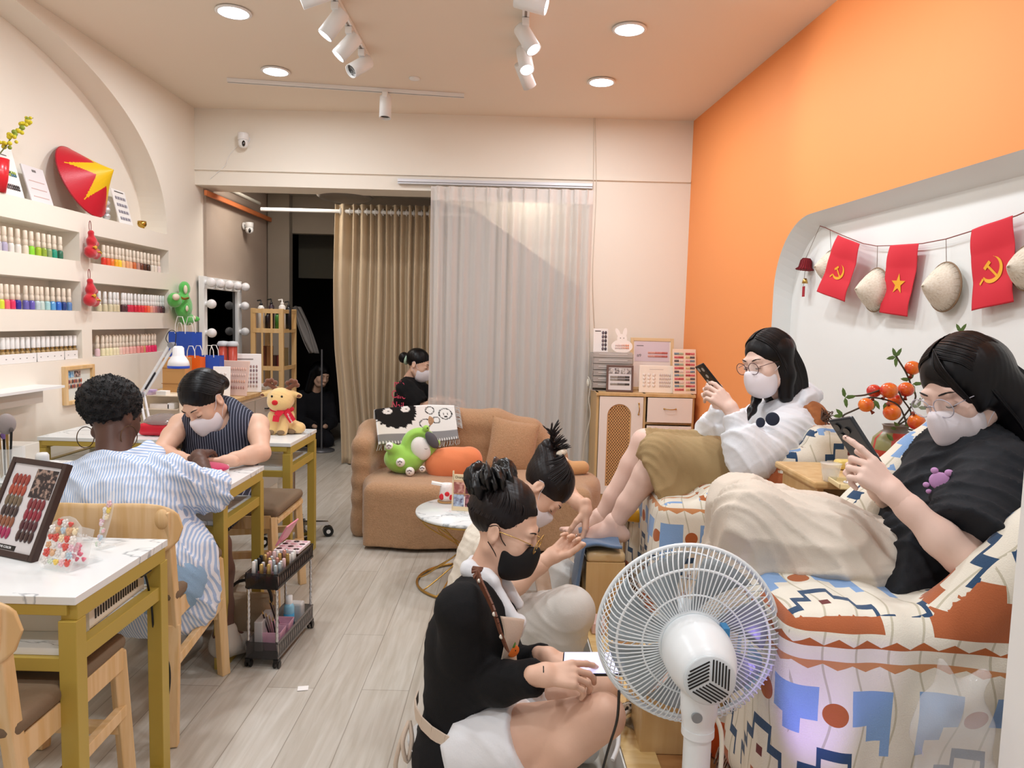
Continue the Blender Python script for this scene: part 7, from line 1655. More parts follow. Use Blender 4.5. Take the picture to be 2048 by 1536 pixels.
LEA=mat('brown_leather','#6b412f',.45); g=G(); cp=[nk+Vector((-.005,-.075,.06)),AY(955,1150,1.70),AY(985,1215,1.60),AY(1000,1262,1.58),AY(1014,1300,1.585)]; Q=smooth(cp,5)
for a,bb in zip(Q[:-1],Q[1:]): g.beam(a,bb,.004,.026,up=(.35,-1,.1)) 
mk('apron_strap',g,LEA,t)
g=G()
for q in (Q[6],Q[11],Q[16]): g.ell(q+Vector((.0,-.006,0)),.0055)
mk('strap_stud',g,mat('pearl_stud','#e8dfd2',.2,metal=.4),t)
APR=mat('beige_canvas_apron','#dcc9b6',.85,bump=(220,.3))
def apr(u,v):
    c=[AY(1000,1232,1.62),AY(1042,1240,1.78),AY(1032,1375,1.80),AY(1006,1378,1.72)]
    p=c[0]*(1-u)*(1-v)+c[1]*u*(1-v)+c[2]*u*v+c[3]*(1-u)*v; return p+Vector((.012*math.sin(pi*u)+.008*math.sin(6*v+2*u),-.008*math.sin(pi*v),0))
g=G(); g.grid(apr,20,26); o=mk('apron_bib',g,APR,t); m_=o.modifiers.new('cloth','SOLIDIFY'); m_.thickness=.003
g=G(); q=apr(.35,.42)+Vector((.004,-.008,0)); Bq=basis((.55,-.83,0)).to_4x4(); g.ell((0,0,0),(.017,.015,.002),tr(q)@Bq,n=16); g.mi=1; g.ell((0,0,0),(.006,.009,.002),tr(q+Vector((0,-.001,.017)))@Bq); g.mi=2; g.ell((0,0,0),(.0015,.002,.001),tr(q+Vector((-.004,-.003,.003)))@Bq); g.ell((0,0,0),(.0015,.002,.001),tr(q+Vector((.005,-.003,.003)))@Bq); mk('orange_fruit_print',g,[mat('print_orange','#f07a2a',.6),mat('print_green','#5f8a3c',.6),BLACKM],t)
g=G(); W0=J['hips'].lerp((J['shR']+J['shL'])/2,.2); P=[W0+Vector((.155*cos(a)+.0,.16*sin(a)*1.0-.0,.0-.03*cos(a))) for a in [math.radians(x) for x in range(-190,20,15)]]
for a,bb in zip(P[:-1],P[1:]): g.beam(a,bb,.032,.004,up=((a-W0).x,(a-W0).y,0))
bk_=W0+Vector((-.165,-.04,-.0)); g.tube(smooth([bk_,bk_+Vector((-.02,-.02,-.05)),bk_+Vector((-.03,-.02,-.12)),bk_+Vector((-.0,-.02,-.15))],4),.006,6); g.tube(smooth([bk_,bk_+Vector((-.012,-.03,-.04)),bk_+Vector((.0,-.03,-.09)),bk_+Vector((.01,-.02,-.04)),bk_],4),.006,6)
mk('apron_band',g,APR,t)
s=S(); hm=(J['hipR']+J['hipL'])/2; s.cap(hm+Vector((.02,-.05,.0)),hm+Vector((.02,.05,.0)),.12,k=.04); s.cap(hm+Vector((-.05,-.04,-.06)),hm+Vector((-.05,.05,-.06)),.12,k=.04); s.cap(J['hipR']+Vector((0,-.0,.01)),J['hipR'].lerp(J['knR'],.42)+Vector((0,0,-.0)),.098,.088,k=.05); s.cap(J['hipL'],J['hipL'].lerp(J['knL'],.42),.098,.088,k=.05); s.cap(J['hipR'].lerp(J['knR'],.3),J['hipL'].lerp(J['knL'],.3),.07,.07,k=.06); pc=J['hipR'].lerp(J['knR'],.40); s.cut(pc,(J['knR']-J['hipR']),rad=.26,k=.004)
mk('white_skirt',s.build(.007,wr(.007,[(.4,1,1.4),(.1,1,.6)],42,1.2)),SHW,t)
g=G(); ph=AY(1188,1328,1.66); Tp=tr(ph)@look((1,-.15,.1),(.1,-.35,1)).to_4x4(); g.box((0,0,0),(.072,.15,.008),Tp); ph_o=thing('smartphone','lit smartphone in the hands of the crouching person in the black cardigan','phone',ph); mk('phone_body',g,BLACKM,ph_o,bevel=.003)
g=G(); g.box((0,0,.0045),(.067,.143,.001),Tp); mk('screen',g,mat('lit_screen','#cfd0f4',.1,emit='#c3c6f2',es=.9),ph_o)
g=G(tr(AY(905,1535,1.78).x,1.80,0)); g.lathe([(.13,0),(.125,.02),(.115,.16),(.12,.17),(.0001,.175)],28); tagp(mk('low_stool',g,WHITEM),'low white stool under the crouching person in the black cardigan','stool')
g=G(); g.tube([J['wrR']+Vector((0,.024*cos(a),.024*sin(a))) for a in [i*2*pi/16 for i in range(16)]],.002,5,closed=True); mk('wrist_band',g,BLACKM,t)
SHOE=mat('white_sneaker','#e9e8e4',.6)
def shoe(t,an,to,m=SHOE,nm='shoe',r=.042):
    s=S(); a=Vector(an); o=Vector(to); s.cap(Vector((a.x,a.y,max(.045,a.z-.05)))-(o-a)*.12,Vector((o.x,o.y,.042)),r,.036,k=.02); s.cap(a,Vector((a.x,a.y,max(.05,a.z-.04))),.042,.044,k=.02); s.cut((a.x,a.y,.003),(0,0,-1)); mk(nm,s.build(.006),m,t)
for q in 'RL': shoe(t,J['an'+q],J['to'+q])
# ======== F: bowed pedicurist behind ========
t=thing('person','person in cream top bowing over the bare feet, hair tied up in a bun','person',(AY(990,1230,2.5).x,2.5,0))
hc=AY(1088,975,2.55); J=tipo(dict(head=hc,neck=AY(1020,1030,2.62),shR=AY(985,1105,2.42),shL=AY(1030,1030,2.80),elR=AY(1005,1190,2.34),elL=AY(1115,968,2.86),wrR=AY(1103,1112,2.36),wrL=AY(1172,1020,2.74),hips=AY(965,1245,2.62),hipR=AY(980,1262,2.52),hipL=AY(980,1240,2.75),knR=AY(1140,1222,2.34),knL=AY(1120,1160,2.80),anR=Vector((.16,2.42,.09)),anL=Vector((.12,2.86,.09)),toR=Vector((.27,2.40,.03)),toL=Vector((.25,2.86,.03)),front=(1,.0,-.45),bend=Vector((-.05,0,.03))))
T=hframe(hc,(.42,-.22,-.86),(.86,0,.45))
b=S(); limbs(b,J); h=headS(T); n_=S(); n_.cap(J['neck'],hc+(J['neck']-hc)*.35,.046,.043); h.p+=n_.p
hr=S(); t1=hand(hr,J['wrR'],(.75,.25,.45),(.3,-.6,.6),'R',((35,40,25),(45,50,30),(55,55,30),(60,60,30)),thumb=(.35,.9,-.5)); hr.cap(J['elR'].lerp(J['wrR'],.75),J['wrR'],.026,.0225)
hl=S(); t2=hand(hl,J['wrL'],(-.02,-.25,-1),(-.9,.2,-.1),'L',((15,40,20),(15,40,25),(20,40,30),(25,40,30)),thumb=(.4,.8,-.6)); hl.cap(J['elL'].lerp(J['wrL'],.75),J['wrL'],.026,.0225)
finish(t,'body',[b.build(.009),h.build(.004),hr.build(.003),hl.build(.003)],SKIN)
eyes(T,t); fmask(T,t,MASKW)
s=S(T); s.ell((0,-.02,.034),(.083,.099,.086),k=.02); s.ell((0,-.10,.06),(.05,.05,.04),k=.03); s.ell((0,.112,-.045),(.07,.06,.08),k=.02,op='s'); s.ell((0,.03,-.11),(.09,.1,.06),op='s',k=.02)
g=G(T); rr_=random.Random(3)
for i in range(320):
    a=rr_.uniform(-2.9,2.9); r0=rr_.uniform(.7,1); p0=Vector((.082*sin(a),-.02+.098*cos(a)*r0,.045*r0)); P=[p0,Vector((p0.x*.8,(p0.y)*.55-.03,.112)),Vector((p0.x*.25,-.10,.085))]; g.tube(smooth(P,4),.0022,4,caps=False)
for i in range(90):
    a=rr_.uniform(0,6.28); q_=rr_.uniform(.6,1.2); P=[Vector((.01,-.11,.08)),Vector((.01+.034*cos(a),-.13+.03*sin(a),.10)),Vector((.01+.062*q_*cos(a),-.14+.055*q_*sin(a),.105+rr_.uniform(-.02,.045)))]; g.tube(smooth(P,4),[.0024]*8+[.0006],5)
g.ell((.01,-.125,.075),(.034,.03,.03))
mk('hair',jn(s.build(.004,folds(.0015,[(1,0,.2),(0,1,.2)],260,1.,True)),(np.array(g.v),np.array([f for f in g.f if len(f)==4]))),HAIRB,t)
g=G(T); 
for i in range(9): a=-1.2+i*.3; g.ell((.042*sin(a),-.085,.095+.02*cos(a)),(.010,.012,.014),n=10,m=8)
mk('cream_scrunchie',g,mat('cream_satin','#e9dcc8',.5),t)
SWE=mat('cream_sweater','#efe6d6',.9,bump=(250,.4)); s=S(); cloth_torso(s,J,.012,lo=0)
for q in 'RL': sleeve(s,J,q,.8,.012)
mk('sweater',s.build(.007,wr(.004,[(1,.3,1),(-.6,1,1)],38,1.4)),SWE,t)
PG=mat('grey_white_trousers','#dad7d1',.9,bump=(250,.3)); s=S()
for q in 'RL':
    hp,kn,an=J['hip'+q],J['kn'+q],J['an'+q]; s.chain([(*hp,.105),(*hp.lerp(kn,.5),.095),(*kn,.078)],k=.03); e=kn.lerp(an,.9); s.chain([(*kn,.078),(*kn.lerp(an,.5),.082),(*e,.08)],k=.03); s.cut(e,an-kn,rad=.13)
s.cap(J['hipR'],J['hipL'],.115,k=.04)
mk('trousers',s.build(.007,wr(.007,[(1,.3,.8),(.4,1,-1)],34,1.4)),PG,t)
g=G(); g.grid(lambda u,v:AY(1060,1140,2.43).lerp(AY(1085,1230,2.40),v)+Vector((.05*u,.12*u,.02*math.sin(5*v))),12,14); o=mk('apron',g,APR,t); m_=o.modifiers.new('cloth','SOLIDIFY'); m_.thickness=.003
for q in 'RL': shoe(t,J['an'+q],J['to'+q])
ft=thing('nail_tool','small silver nail tool in the fingers of the bowed pedicurist','tool',AY(1150,1076,2.46)); g=G(); g.cyl(AY(1140,1085,2.46),AY(1153,1070,2.50),.002,n=8); mk('tool_shaft',g,CHROME,ft)
g=G(tr(J['hips'].x-.02,J['hips'].y,0)); zz=J['hips'].z-.13; g.lathe([(.15,0),(.15,.02),(.04,.05),(.04,zz-.05),(.15,zz-.04),(.155,zz-.0),(.0001,zz)],28); tagp(mk('low_stool',g,mat('dark_stool','#2c2a2c',.5)),'dark low stool under the bowed pedicurist','stool')
# ======== D: woman in the white hoodie ========
t=thing('person','person in white hoodie, glasses and khaki culottes holding a phone, feet up','person',(AY(1560,960,2.78).x,2.78,PZ))
hc=AY(1535,722,2.78); J=tipo(dict(head=hc,neck=AY(1572,800,2.84),shL=AY(1583,862,2.66),shR=AY(1535,838,3.02),elL=AY(1500,925,2.55),elR=AY(1425,885,2.93),wrL=AY(1462,818,2.60),wrR=AY(1440,808,2.86),hips=AY(1560,955,2.84),hipL=AY(1530,955,2.74),hipR=AY(1540,945,2.94),knL=AY(1318,905,2.70),knR=AY(1290,885,2.88),anL=AY(1228,1050,2.74),anR=AY(1200,1038,2.92),front=(-1,-.1,.25),calf=Vector((.01,0,0)),bend=Vector((.02,0,0))))
T=hframe(hc,(-.86,-.42,-.25),(-.22,0,.97))
b=S(); limbs(b,J,parts='aTl'); h=headS(T,True); n_=S(); n_.cap(J['neck'],hc+(J['neck']-hc)*.35,.046,.043); h.p+=n_.p
hl=S(); t1=hand(hl,J['wrL'],(-.62,.28,.62),(-.2,.95,-.2),'L',((20,30,20),(28,38,25),(35,42,25),(40,45,25)),thumb=(.45,.85,-.35)); hl.cap(J['elL'].lerp(J['wrL'],.75),J['wrL'],.026,.0225)
hr=S(); t2=hand(hr,J['wrR'],(-.6,-.2,.65),(-.1,-.9,-.1),'R',((25,35,20),(30,40,25),(35,42,25),(40,45,25)),thumb=(.45,.85,-.35)); hr.cap(J['elR'].lerp(J['wrR'],.75),J['wrR'],.026,.0225)
def foot(an,dirx,side,yaw=0,sc_=.9):
    """bare foot, toes pointing along dirx, sole down"""
    s=S(tr(an)@look(dirx,(0,0,1)).to_4x4()@Matrix.Scale(sc_,4)); 
    s.cap((0,0,.02),(0,-.005,-.03),.034,.034,k=.02); s.ell((0,-.035,-.045),(.03,.034,.028),k=.02); s.chain([(0,-.02,-.035,.033),(0,.05,-.042,.033),(0,.11,-.055,.028)],k=.02); s.cap((-.02,.11,-.06),(.02,.11,-.06),.019,k=.02); s.cap((0,0,0),(0,.08,-.03),.03,.025,k=.03)
    for i,(x,L,r) in enumerate(((.026,.045,.0125),(.008,.040,.0095),(-.008,.034,.009),(-.021,.027,.0085),(-.032,.019,.008))):
        x=x*(1 if side=='L' else -1)*-1; s.cap((x,.118-abs(i)*.006,-.060),(x*1.08,.125+L-i*.007,-.064),r,r*.9,k=.004)
    return s
fL=foot(J['anL']+Vector((-.0,0,.0)),(-1,.06,-.05),'L'); fR=foot(J['anR'],(-1,.0,.02),'R')
finish(t,'body',[b.build(.009),h.build(.0035),hl.build(.003),hr.build(.003),fL.build(.0035),fR.build(.0035)],SKINP)
eyes(T,t); fmask(T,t,MASKW); glasses(T,t,mat('dark_red_frame','#4e2c33',.3),.026)
s=S(T); s.ell((0,-.022,.034),(.083,.099,.086),k=.02); s.ell((0,.115,-.012),(.060,.062,.085),k=.012,op='s')
s2=S(); 
def W3(x,y,z): return T@Vector((x,y,z))
s2.chain([(*W3(.055,-.04,.03),.04),(*W3(.06,-.045,-.06),.036),(*W3(.045,-.03,-.15),.034)],k=.03); s2.chain([(*W3(-.055,-.03,.03),.038),(*W3(-.06,-.02,-.06),.03),(*W3(-.055,.0,-.14),.028)],k=.03); s2.chain([(*W3(0,-.075,.02),.05),(*W3(0,-.085,-.08),.048),(*W3(.01,-.07,-.15),.04)],k=.03)
lk=[W3(.055,.02,-.09),AY(1513,798,2.80),AY(1504,820,2.74),AY(1493,842,2.70)]; s2.chain([(*lk[0],.014),(*lk[1],.016),(*lk[2],.014),(*lk[3],.006)],k=.02)
s.p+=s2.p
g=G(); rr_=random.Random(9)
def fD(rr_,i):
    a=rr_.uniform(-1,1); sd=1 if i%2 else -1; q=rr_.uniform(.93,1.04); b=-.03-.05*(a<0)*abs(a)
    q=rr_.uniform(1.0,1.035); t0=.058-.055*(1-a); PP=[pj((sd*.006,t0,.118),q),pj((sd*.03,t0-.002,.105),q),pj((sd*.062,t0-.012,.08),q),pj((sd*.085,t0-.03,.035),q)]
    return [W3(*p_) for p_ in PP]+[W3(sd*.084*q,-.005+.05*a-.035,-.04),W3(sd*.078*q,-.02+.045*a-.035,-.10),W3(sd*.066*q,-.02+.045*a-.035,-.165)]
hstr(g,fD,380,9)
for i in range(60):
    o=Vector((rr_.gauss(0,.009),rr_.gauss(0,.006),0)); g.tube(smooth([q+o*(1-.3*k) for k,q in enumerate(lk)],4),[.002]*12+[.0006],4,caps=False)
mk('hair',jn(s.build(.004,folds(.0015,[(1,.3,.0),(0,1,.0)],240,1.,True)),(np.array(g.v),np.array([f for f in g.f if len(f)==4]))),HAIR,t)
HOO=mat('white_fleece','#e9edf3',.9,bump=(260,.25)); s=S(); cloth_torso(s,J,.028,lo=-.02,k=.05)
for q in 'RL': sleeve(s,J,q,1.62,.03,k=.04)
for q in 'RL':
    e=J['el'+q].lerp(J['wr'+q],.45); w=J['el'+q].lerp(J['wr'+q],.92); s.cap(e,w,.05,.038,k=.01); s.cut(w,J['wr'+q]-J['el'+q],rad=.07)
s.ell(J['neck']+Vector((.05,.02,.02)),(.075,.11,.06),k=.04); s.chain([(*(J['neck']+Vector((-.02,-.10,-.01))),.032),(*(J['neck']+Vector((.04,-.10,.01))),.035),(*(J['neck']+Vector((.08,-.0,.02))),.04)],k=.03); s.ell(J['neck']+Vector((-.04,0,.0)),(.05,.045,.07),op='s',k=.02)
mk('hoodie',s.build(.006,wr(.009,[(1,.3,1),(-.6,1,1),(1,0,-1)],30,1.5)),HOO,t)
g=G(); q=AY(1545,838,2.545); Bq=basis((-.45,-.9,.1)).to_4x4(); g.ell((0,0,0),(.024,.024,.004),tr(q)@Bq,n=24); g.ell((0,0,0),(.016,.018,.004),tr(AY(1521,845,2.56))@Bq,n=16); mk('navy_print',g,mat('navy_print','#1c2438',.7),t)
g=G(); g.ell(J['neck']+Vector((-.045,-.01,-.01)),(.035,.04,.03)); mk('black_undershirt',g,KNIT,t)
KH=mat('khaki_linen','#a88f66',.9,bump=(300,.5)); s=S()
for q in 'RL':
    hp,kn,an=J['hip'+q],J['kn'+q],J['an'+q]; e=kn.lerp(an,.55)
    s.chain([(*hp,.12),(*hp.lerp(kn,.5),.105),(*(kn+Vector((.01,0,-.01))),.075 if q=='L' else .068)],k=.03)
    if q=='L': s.chain([(*kn,.07),(*(kn.lerp(an,.35)+Vector((.045,-.0,-.01))),.105),(*(kn.lerp(an,.62)+Vector((.06,-.0,-.02))),.12)],k=.04); s.cap(hp.lerp(kn,.4)+Vector((0,0,-.08)),kn.lerp(an,.5)+Vector((.12,0,-.02)),.08,.08,k=.06)
    else: s.cut(kn+Vector((-.02,0,0)),(-1,-.0,.35),rad=.12)
s.cap(J['hipR'],J['hipL'],.13,k=.05)
cL=J['knL'].lerp(J['anL'],.50); s.cut(cL+Vector((.02,0,0)),(-.45,0,-1),rad=.22,k=.004)
pn=J['knL']; s.cut(pn+Vector((-.045,0,-.08)),(-1,0,-.45),rad=.20,k=.01)
mk('culottes',s.build(.007,wr(.010,[(1,.3,.5),(.7,1,-.3)],30,1.4)),KH,t)
g=G(); ph=AY(1422,760,2.72); Tp=tr(ph)@look((-.62,.1,.75),(.7,.25,.6)).to_4x4(); po=thing('smartphone','black patterned smartphone held up by the person in the white hoodie','phone',ph)
g.box((0,0,0),(.07,.145,.009),Tp); mk('phone_body',g,BLACKM,po,bevel=.003); g=G(Tp)
for x,y in((.018,.055),(-.012,.05),(-.005,.02),(.016,.0),(-.012,-.03),(.01,-.05)): g.ell((x,y,-.005),(.009,.009,.001),n=14,m=6)
mk('case_print',g,mat('case_print','#b8b2ac',.4),po)
# ======== G: woman in black T-shirt ========
t=thing('person','person in black T-shirt and white mask reclining with a phone at the right edge','person',(AY(1850,1180,1.7).x,1.7,PZ))
hc=AY(1925,778,1.78); J=tipo(dict(head=hc,neck=AY(1968,880,1.80),shL=AY(2000,965,1.62),shR=AY(1890,905,1.98),elL=AY(1925,1118,1.46),elR=AY(1810,1040,1.98),wrL=AY(1785,985,1.52),wrR=AY(1742,960,1.80),hips=AY(1830,1148,1.74),hipL=AY(1805,1160,1.65),hipR=AY(1800,1135,1.83),knL=AY(1500,1035,1.68),knR=AY(1480,1010,1.84),anL=AY(1420,1330,1.78),anR=AY(1400,1300,1.92),front=(-1,-.05,.35),bend=Vector((.02,0,0))))
for q in 'LR': J['an'+q].z=max(J['an'+q].z,.24); J['to'+q]=J['an'+q]+Vector((-.13,0,-.05))
T=hframe(hc,(-.86,-.30,-.40),(-.36,0,.93))@Matrix.Scale(1.02,4)
b=S(); limbs(b,J); h=headS(T); n_=S(); n_.cap(J['neck'],hc+(J['neck']-hc)*.35,.048,.045); h.p+=n_.p
hl=S(); t1=hand(hl,J['wrL'],(-.70,.22,.62),(-.25,.9,-.15),'L',((8,12,10),(50,70,40),(58,72,40),(62,75,40)),thumb=(.5,.8,-.4)); hl.cap(J['elL'].lerp(J['wrL'],.75),J['wrL'],.027,.0225)
hr=S(); t2=hand(hr,J['wrR'],(-.7,-.25,.55),(-.1,-.9,-.1),'R',((30,45,30),(35,50,35),(40,52,35),(45,55,35)),thumb=(.5,.8,-.3)); hr.cap(J['elR'].lerp(J['wrR'],.75),J['wrR'],.027,.0225)
finish(t,'body',[b.build(.009),h.build(.0035),hl.build(.0026),hr.build(.0026)],SKINP)
NW=mat('dark_red_nail','#4b1420',.12,coat=1); nails(t1,NW,t); nails(t2,NW,t)
eyes(T,t); fmask(T,t,MASKW); glasses(T,t,mat('clear_frame','#c7c3cf',.15,alpha=.7),.027)
s=S(T); s.ell((0,-.024,.036),(.088,.103,.092),k=.02); s.ell((.012,.118,-.018),(.062,.062,.088),k=.012,op='s')
s2=S()
def W3(x,y,z): return T@Vector((x,y,z))
s2.chain([(*W3(-.05,-.03,.04),.048),(*W3(-.072,-.05,-.05),.046),(*W3(-.07,-.06,-.13),.05),(*W3(-.06,-.06,-.22),.05)],k=.04); s2.chain([(*W3(0,-.08,.02),.06),(*W3(0,-.10,-.08),.06),(*W3(.0,-.10,-.2),.06)],k=.04); s2.chain([(*W3(.05,-.03,.03),.042),(*W3(.062,-.02,-.06),.034),(*W3(.055,.0,-.16),.03)],k=.03)
s2.ell(W3(-.062,.02,.0),(.02,.02,.05),k=.03)
s.p+=s2.p; g=G(); rr_=random.Random(19)
def fG(rr_,i):
    a=rr_.uniform(-1,1); sd=-1 if i%3 else 1; q=rr_.uniform(.94,1.05)
    q=rr_.uniform(1.0,1.04); t0=.06-.06*(1-a); rG=dict(c=(0,-.024,.036),r=(.088,.103,.092)); PP=[pj((.012+sd*.006,t0,.12),q,**rG),pj((.01+sd*.035,t0-.002,.105),q,**rG),pj((sd*.068,t0-.012,.085),q,**rG),pj((sd*.09,t0-.03,.035),q,**rG)]
    return [W3(*p_) for p_ in PP]+[W3(sd*.096*q,-.02+.06*a-.035,-.04),W3(sd*.104*q,-.035+.055*a-.035,-.12),W3(sd*.1*q,-.045+.06*a-.035,-.24)]
hstr(g,fG,520,19,.0021)
for i in range(30):
    a=rr_.uniform(-1,1); P=[W3(0,.04,.122),W3(-.03+.014*a,.075,.088),W3(-.055+.012*a,.078,.045),W3(-.070+.006*a,.062,-.01)]; g.tube(smooth(P,4),[.002]*12+[.0005],4,caps=False)
mk('hair',jn(s.build(.004,folds(.0015,[(1,.3,.0),(0,1,.0)],240,1.,True)),(np.array(g.v),np.array([f for f in g.f if len(f)==4]))),HAIR,t)
TS=mat('black_cotton','#14181f',.8,bump=(240,.2)); s=S(); cloth_torso(s,J,.03,lo=-.10,k=.05,r=(.14,.125,.14,.12))
for q in 'RL': sleeve(s,J,q,.86,.03,flare=.03,k=.04)
s.cap(J['hipL']+Vector((-.03,-.01,.01)),J['hipR']+Vector((-.03,.01,.02)),.145,k=.05)
for q in 'LR': d=(J['kn'+q]-J['hip'+q]).normalized(); s.cut(J['hip'+q]+d*.085,d,rad=.2,k=.006)
mk('tshirt',s.build(.006,wr(.010,[(1,.3,1),(-.6,1,1),(1,0,-1)],26,1.6)),TS,t)
# plain pink paw-and-blob patch (generic) on the chest
PKP=mat('lilac_pink_print','#cf9bd0',.7); g=G(); q=AY(1880,962,1.60); Bq=basis((-.50,-.85,.15)).to_4x4(); Tq=tr(q)@Bq
for x,y,r in((0,0,.022),(-.026,-.012,.007),(-.02,-.026,.006),(-.006,-.034,.0065),(.016,-.026,.014),(.016,.02,.009),(-.012,.022,.008)): g.ell((x,y,0),(r,r*.9,.004),Tq,n=18,m=8)
mk('pink_print',g,PKP,t)
text('XC',.035,tr(AY(1800,1122,1.575))@rotm(75,12,-8),mat('orange_ink','#f08a24',.5),t,'orange_print')
BE=mat('oatmeal_linen','#dcd0c1',.9,bump=(280,.35)); s=S()
for q in 'RL':
    hp,kn,an=J['hip'+q],J['kn'+q],J['an'+q]; e=kn.lerp(an,.92); s.chain([(*hp.lerp(kn,.12),.105),(*hp.lerp(kn,.5),.105),(*kn,.075)],k=.03); s.chain([(*kn,.075),(*(kn.lerp(an,.45)+Vector((.04,0,0))),.095),(*(e+Vector((.03,0,0))),.11)],k=.04); s.cut(e,an-kn,rad=.16)
s.cap(J['hipR'],J['hipL'],.10,k=.05); s.cap(J['hipL'].lerp(J['knL'],.35)+Vector((0,0,-.04)),J['knL'].lerp(J['anL'],.3)+Vector((.08,0,0)),.085,.07,k=.06)
mk('wide_trousers',s.build(.007,wr(.010,[(1,.3,.6),(.5,1,-.8)],26,1.3)),BE,t)
g=G(); ph=AY(1716,892,1.66); Tp=tr(ph)@look((-.55,.05,.80),(.78,.35,.5)).to_4x4(); po=thing('smartphone','grey and black smartphone held by the person in the black T-shirt','phone',ph)
g.box((0,0,0),(.075,.155,.010),Tp); mk('phone_body',g,mat('dark_phone_case','#3b3f44',.25,metal=.3),po,bevel=.004)
g=G(Tp)
for x,y in((.018,.058),(-.004,.045),(.018,.032)): g.cyl((x,y,-.0045),(x,y,-.009),.009,n=18)
mk('camera_lens',g,SILK,po)
# ======== A: customer seen from behind ========
t=thing('person','person with short black curly hair and blue striped shirt seated with back turned','person',(AY(240,1150,2.2).x,2.2,0))
hc=AY(226,830,2.34); J=tipo(dict(head=hc,neck=AY(228,915,2.26),shL=AY(120,985,2.24),shR=AY(335,962,2.26),elL=AY(120,1040,2.50),elR=AY(418,985,2.40),wrL=Vector((-1.42,2.72,.68)),wrR=AY(397,912,2.66),hips=AY(280,1135,2.20),knR=AY(430,1090,2.56),knL=AY(330,1110,2.62),anR=AY(425,1225,2.50),anL=AY(330,1270,2.50),front=(.25,1,0),bend=Vector((0,-.03,.0))))
J['anR'].z=.10; J['anL'].z=.10; J['anR']=Vector((-1.0,2.50,.12)); J['anL']=Vector((-1.16,2.45,.12)); J['toR']=Vector((-.95,2.60,.05)); J['toL']=Vector((-1.15,2.58,.05))
T=hframe(hc,(.28,.92,-.28),(0,.3,.95))@Matrix.Scale(.94,4)
b=S(); limbs(b,J); h=headS(T); n_=S(); n_.cap(J['neck'],hc+(J['neck']-hc)*.3,.052,.05); h.p+=n_.p
hr=S(); t1=hand(hr,J['wrR'],(-.1,1,.05),(0,0,-1),'R',((10,20,15),(15,25,15),(15,30,20),(20,30,20)),thumb=(.6,.7,-.3)); hr.cap(J['elR'].lerp(J['wrR'],.6),J['wrR'],.03,.0235)
hl=S(); hand(hl,J['wrL'],(.1,1,-.02),(0,0,-1),'L',25); hl.cap(J['elL'].lerp(J['wrL'],.75),J['wrL'],.026,.0225)
finish(t,'body',[b.build(.009),h.build(.004),hr.build(.003),hl.build(.004)],SKIND)
eyes(T,t)
s=S(T); s.ell((0,-.022,.042),(.092,.106,.092),k=.02); s.ell((0,.115,-.05),(.075,.07,.085),k=.02,op='s'); s.ell((0,-.02,-.1),(.1,.14,.055),op='s',k=.02)
for x in(-1,1): s.ell((x*.09,.0,-.03),(.025,.03,.04),op='s',k=.01)
def afro(P):
    r=np.random.RandomState(1); d=np.zeros(len(P))
    for k in range(5): f=r.uniform(-230,230,3); d+=np.sin(P@f+3*np.sin(P@r.uniform(-90,90,3)))
    return .0032*d/2
g=G(T); rr_=random.Random(21)
for i in range(1300):
    u=rr_.uniform(-1,1); a=rr_.uniform(0,6.283); q=math.sqrt(1-u*u); d=Vector((q*cos(a),q*sin(a),u)); p=Vector((d.x*.091,-.022+d.y*.105,.042+d.z*.091))
    if p.y>.055 and p.z<.05 or p.z<-.035: continue
    e=Vector((rr_.gauss(0,1),rr_.gauss(0,1),rr_.gauss(0,1))).normalized()
    g.tube([p,p+d*.002+e*.002,p+d*.004+e*.0005,p+d*.0035-e*.003],.0012,4,caps=False)
mk('curly_hair',jn(s.build(.0035,afro),(np.array(g.v),np.array(g.f))),mat('tight_black_curls','#0b0a0c',.6,bump=(320,1.0,.004)),t)
for x in(-1,1):
    g=G(T); c=Vector((x*.088,-.012,-.078)); g.tube([c+Vector((.012*sin(a)*0+x*.004,.036*cos(a),.036*sin(a))) for a in [i*2*pi/36 for i in range(36)]],.0016,6,closed=True); mk('hoop_earring',g,mat('bronze_hoop','#5f4a35',.3,metal=.8),t)
def stripes(nm,c1,c2,per,w,axis,extra=None):
    m=mat(nm,c1,.8,bump=(220,.2)); nt=m.node_tree; N=nt.nodes; L=nt.links; tc=N.new('ShaderNodeTexCoord'); d=N.new('ShaderNodeVectorMath'); d.operation='DOT_PRODUCT'; L.new(tc.outputs['Object'],d.inputs[0]); d.inputs[1].default_value=tuple(a/per for a in axis)
    nz=N.new('ShaderNodeTexNoise'); nz.inputs['Scale'].default_value=6; L.new(tc.outputs['Object'],nz.inputs['Vector'])
    x=X(nt,d.outputs['Value'])+X(nt,nz.outputs[0])*.9; f=x.f('FRACT')<w; mx=N.new('ShaderNodeMixRGB'); L.new(f.k,mx.inputs[0]); mx.inputs[1].default_value=lin(c1); mx.inputs[2].default_value=lin(c2); L.new(mx.outputs[0],N['Principled BSDF'].inputs['Base Color']); return m
SHS=stripes('blue_striped_cotton','#e6ebf5','#a6bfe2',.0085,.5,(1,.15,.12))
s=S(); cloth_torso(s,J,.028,lo=-.12,k=.05,r=(.15,.135,.14,.115))
s.chain([(*J['shR'],.07),(*J['shR'].lerp(J['elR'],.5),.068),(*J['elR'],.062),(*J['elR'].lerp(J['wrR'],.22),.058)],k=.04); s.cut(J['elR'].lerp(J['wrR'],.22),J['wrR']-J['elR'],rad=.085)
s.chain([(*J['shL'],.08),(*J['shL'].lerp(J['elL'],.5),.08),(*J['elL'],.07)],k=.05)
s.cap(J['hips']+Vector((.05,.05,.0)),J['hips']+Vector((.06,.07,-.12)),.155,.15,k=.05); s.ell(J['neck']+Vector((.01,.035,.04)),(.062,.062,.06),op='s',k=.02)
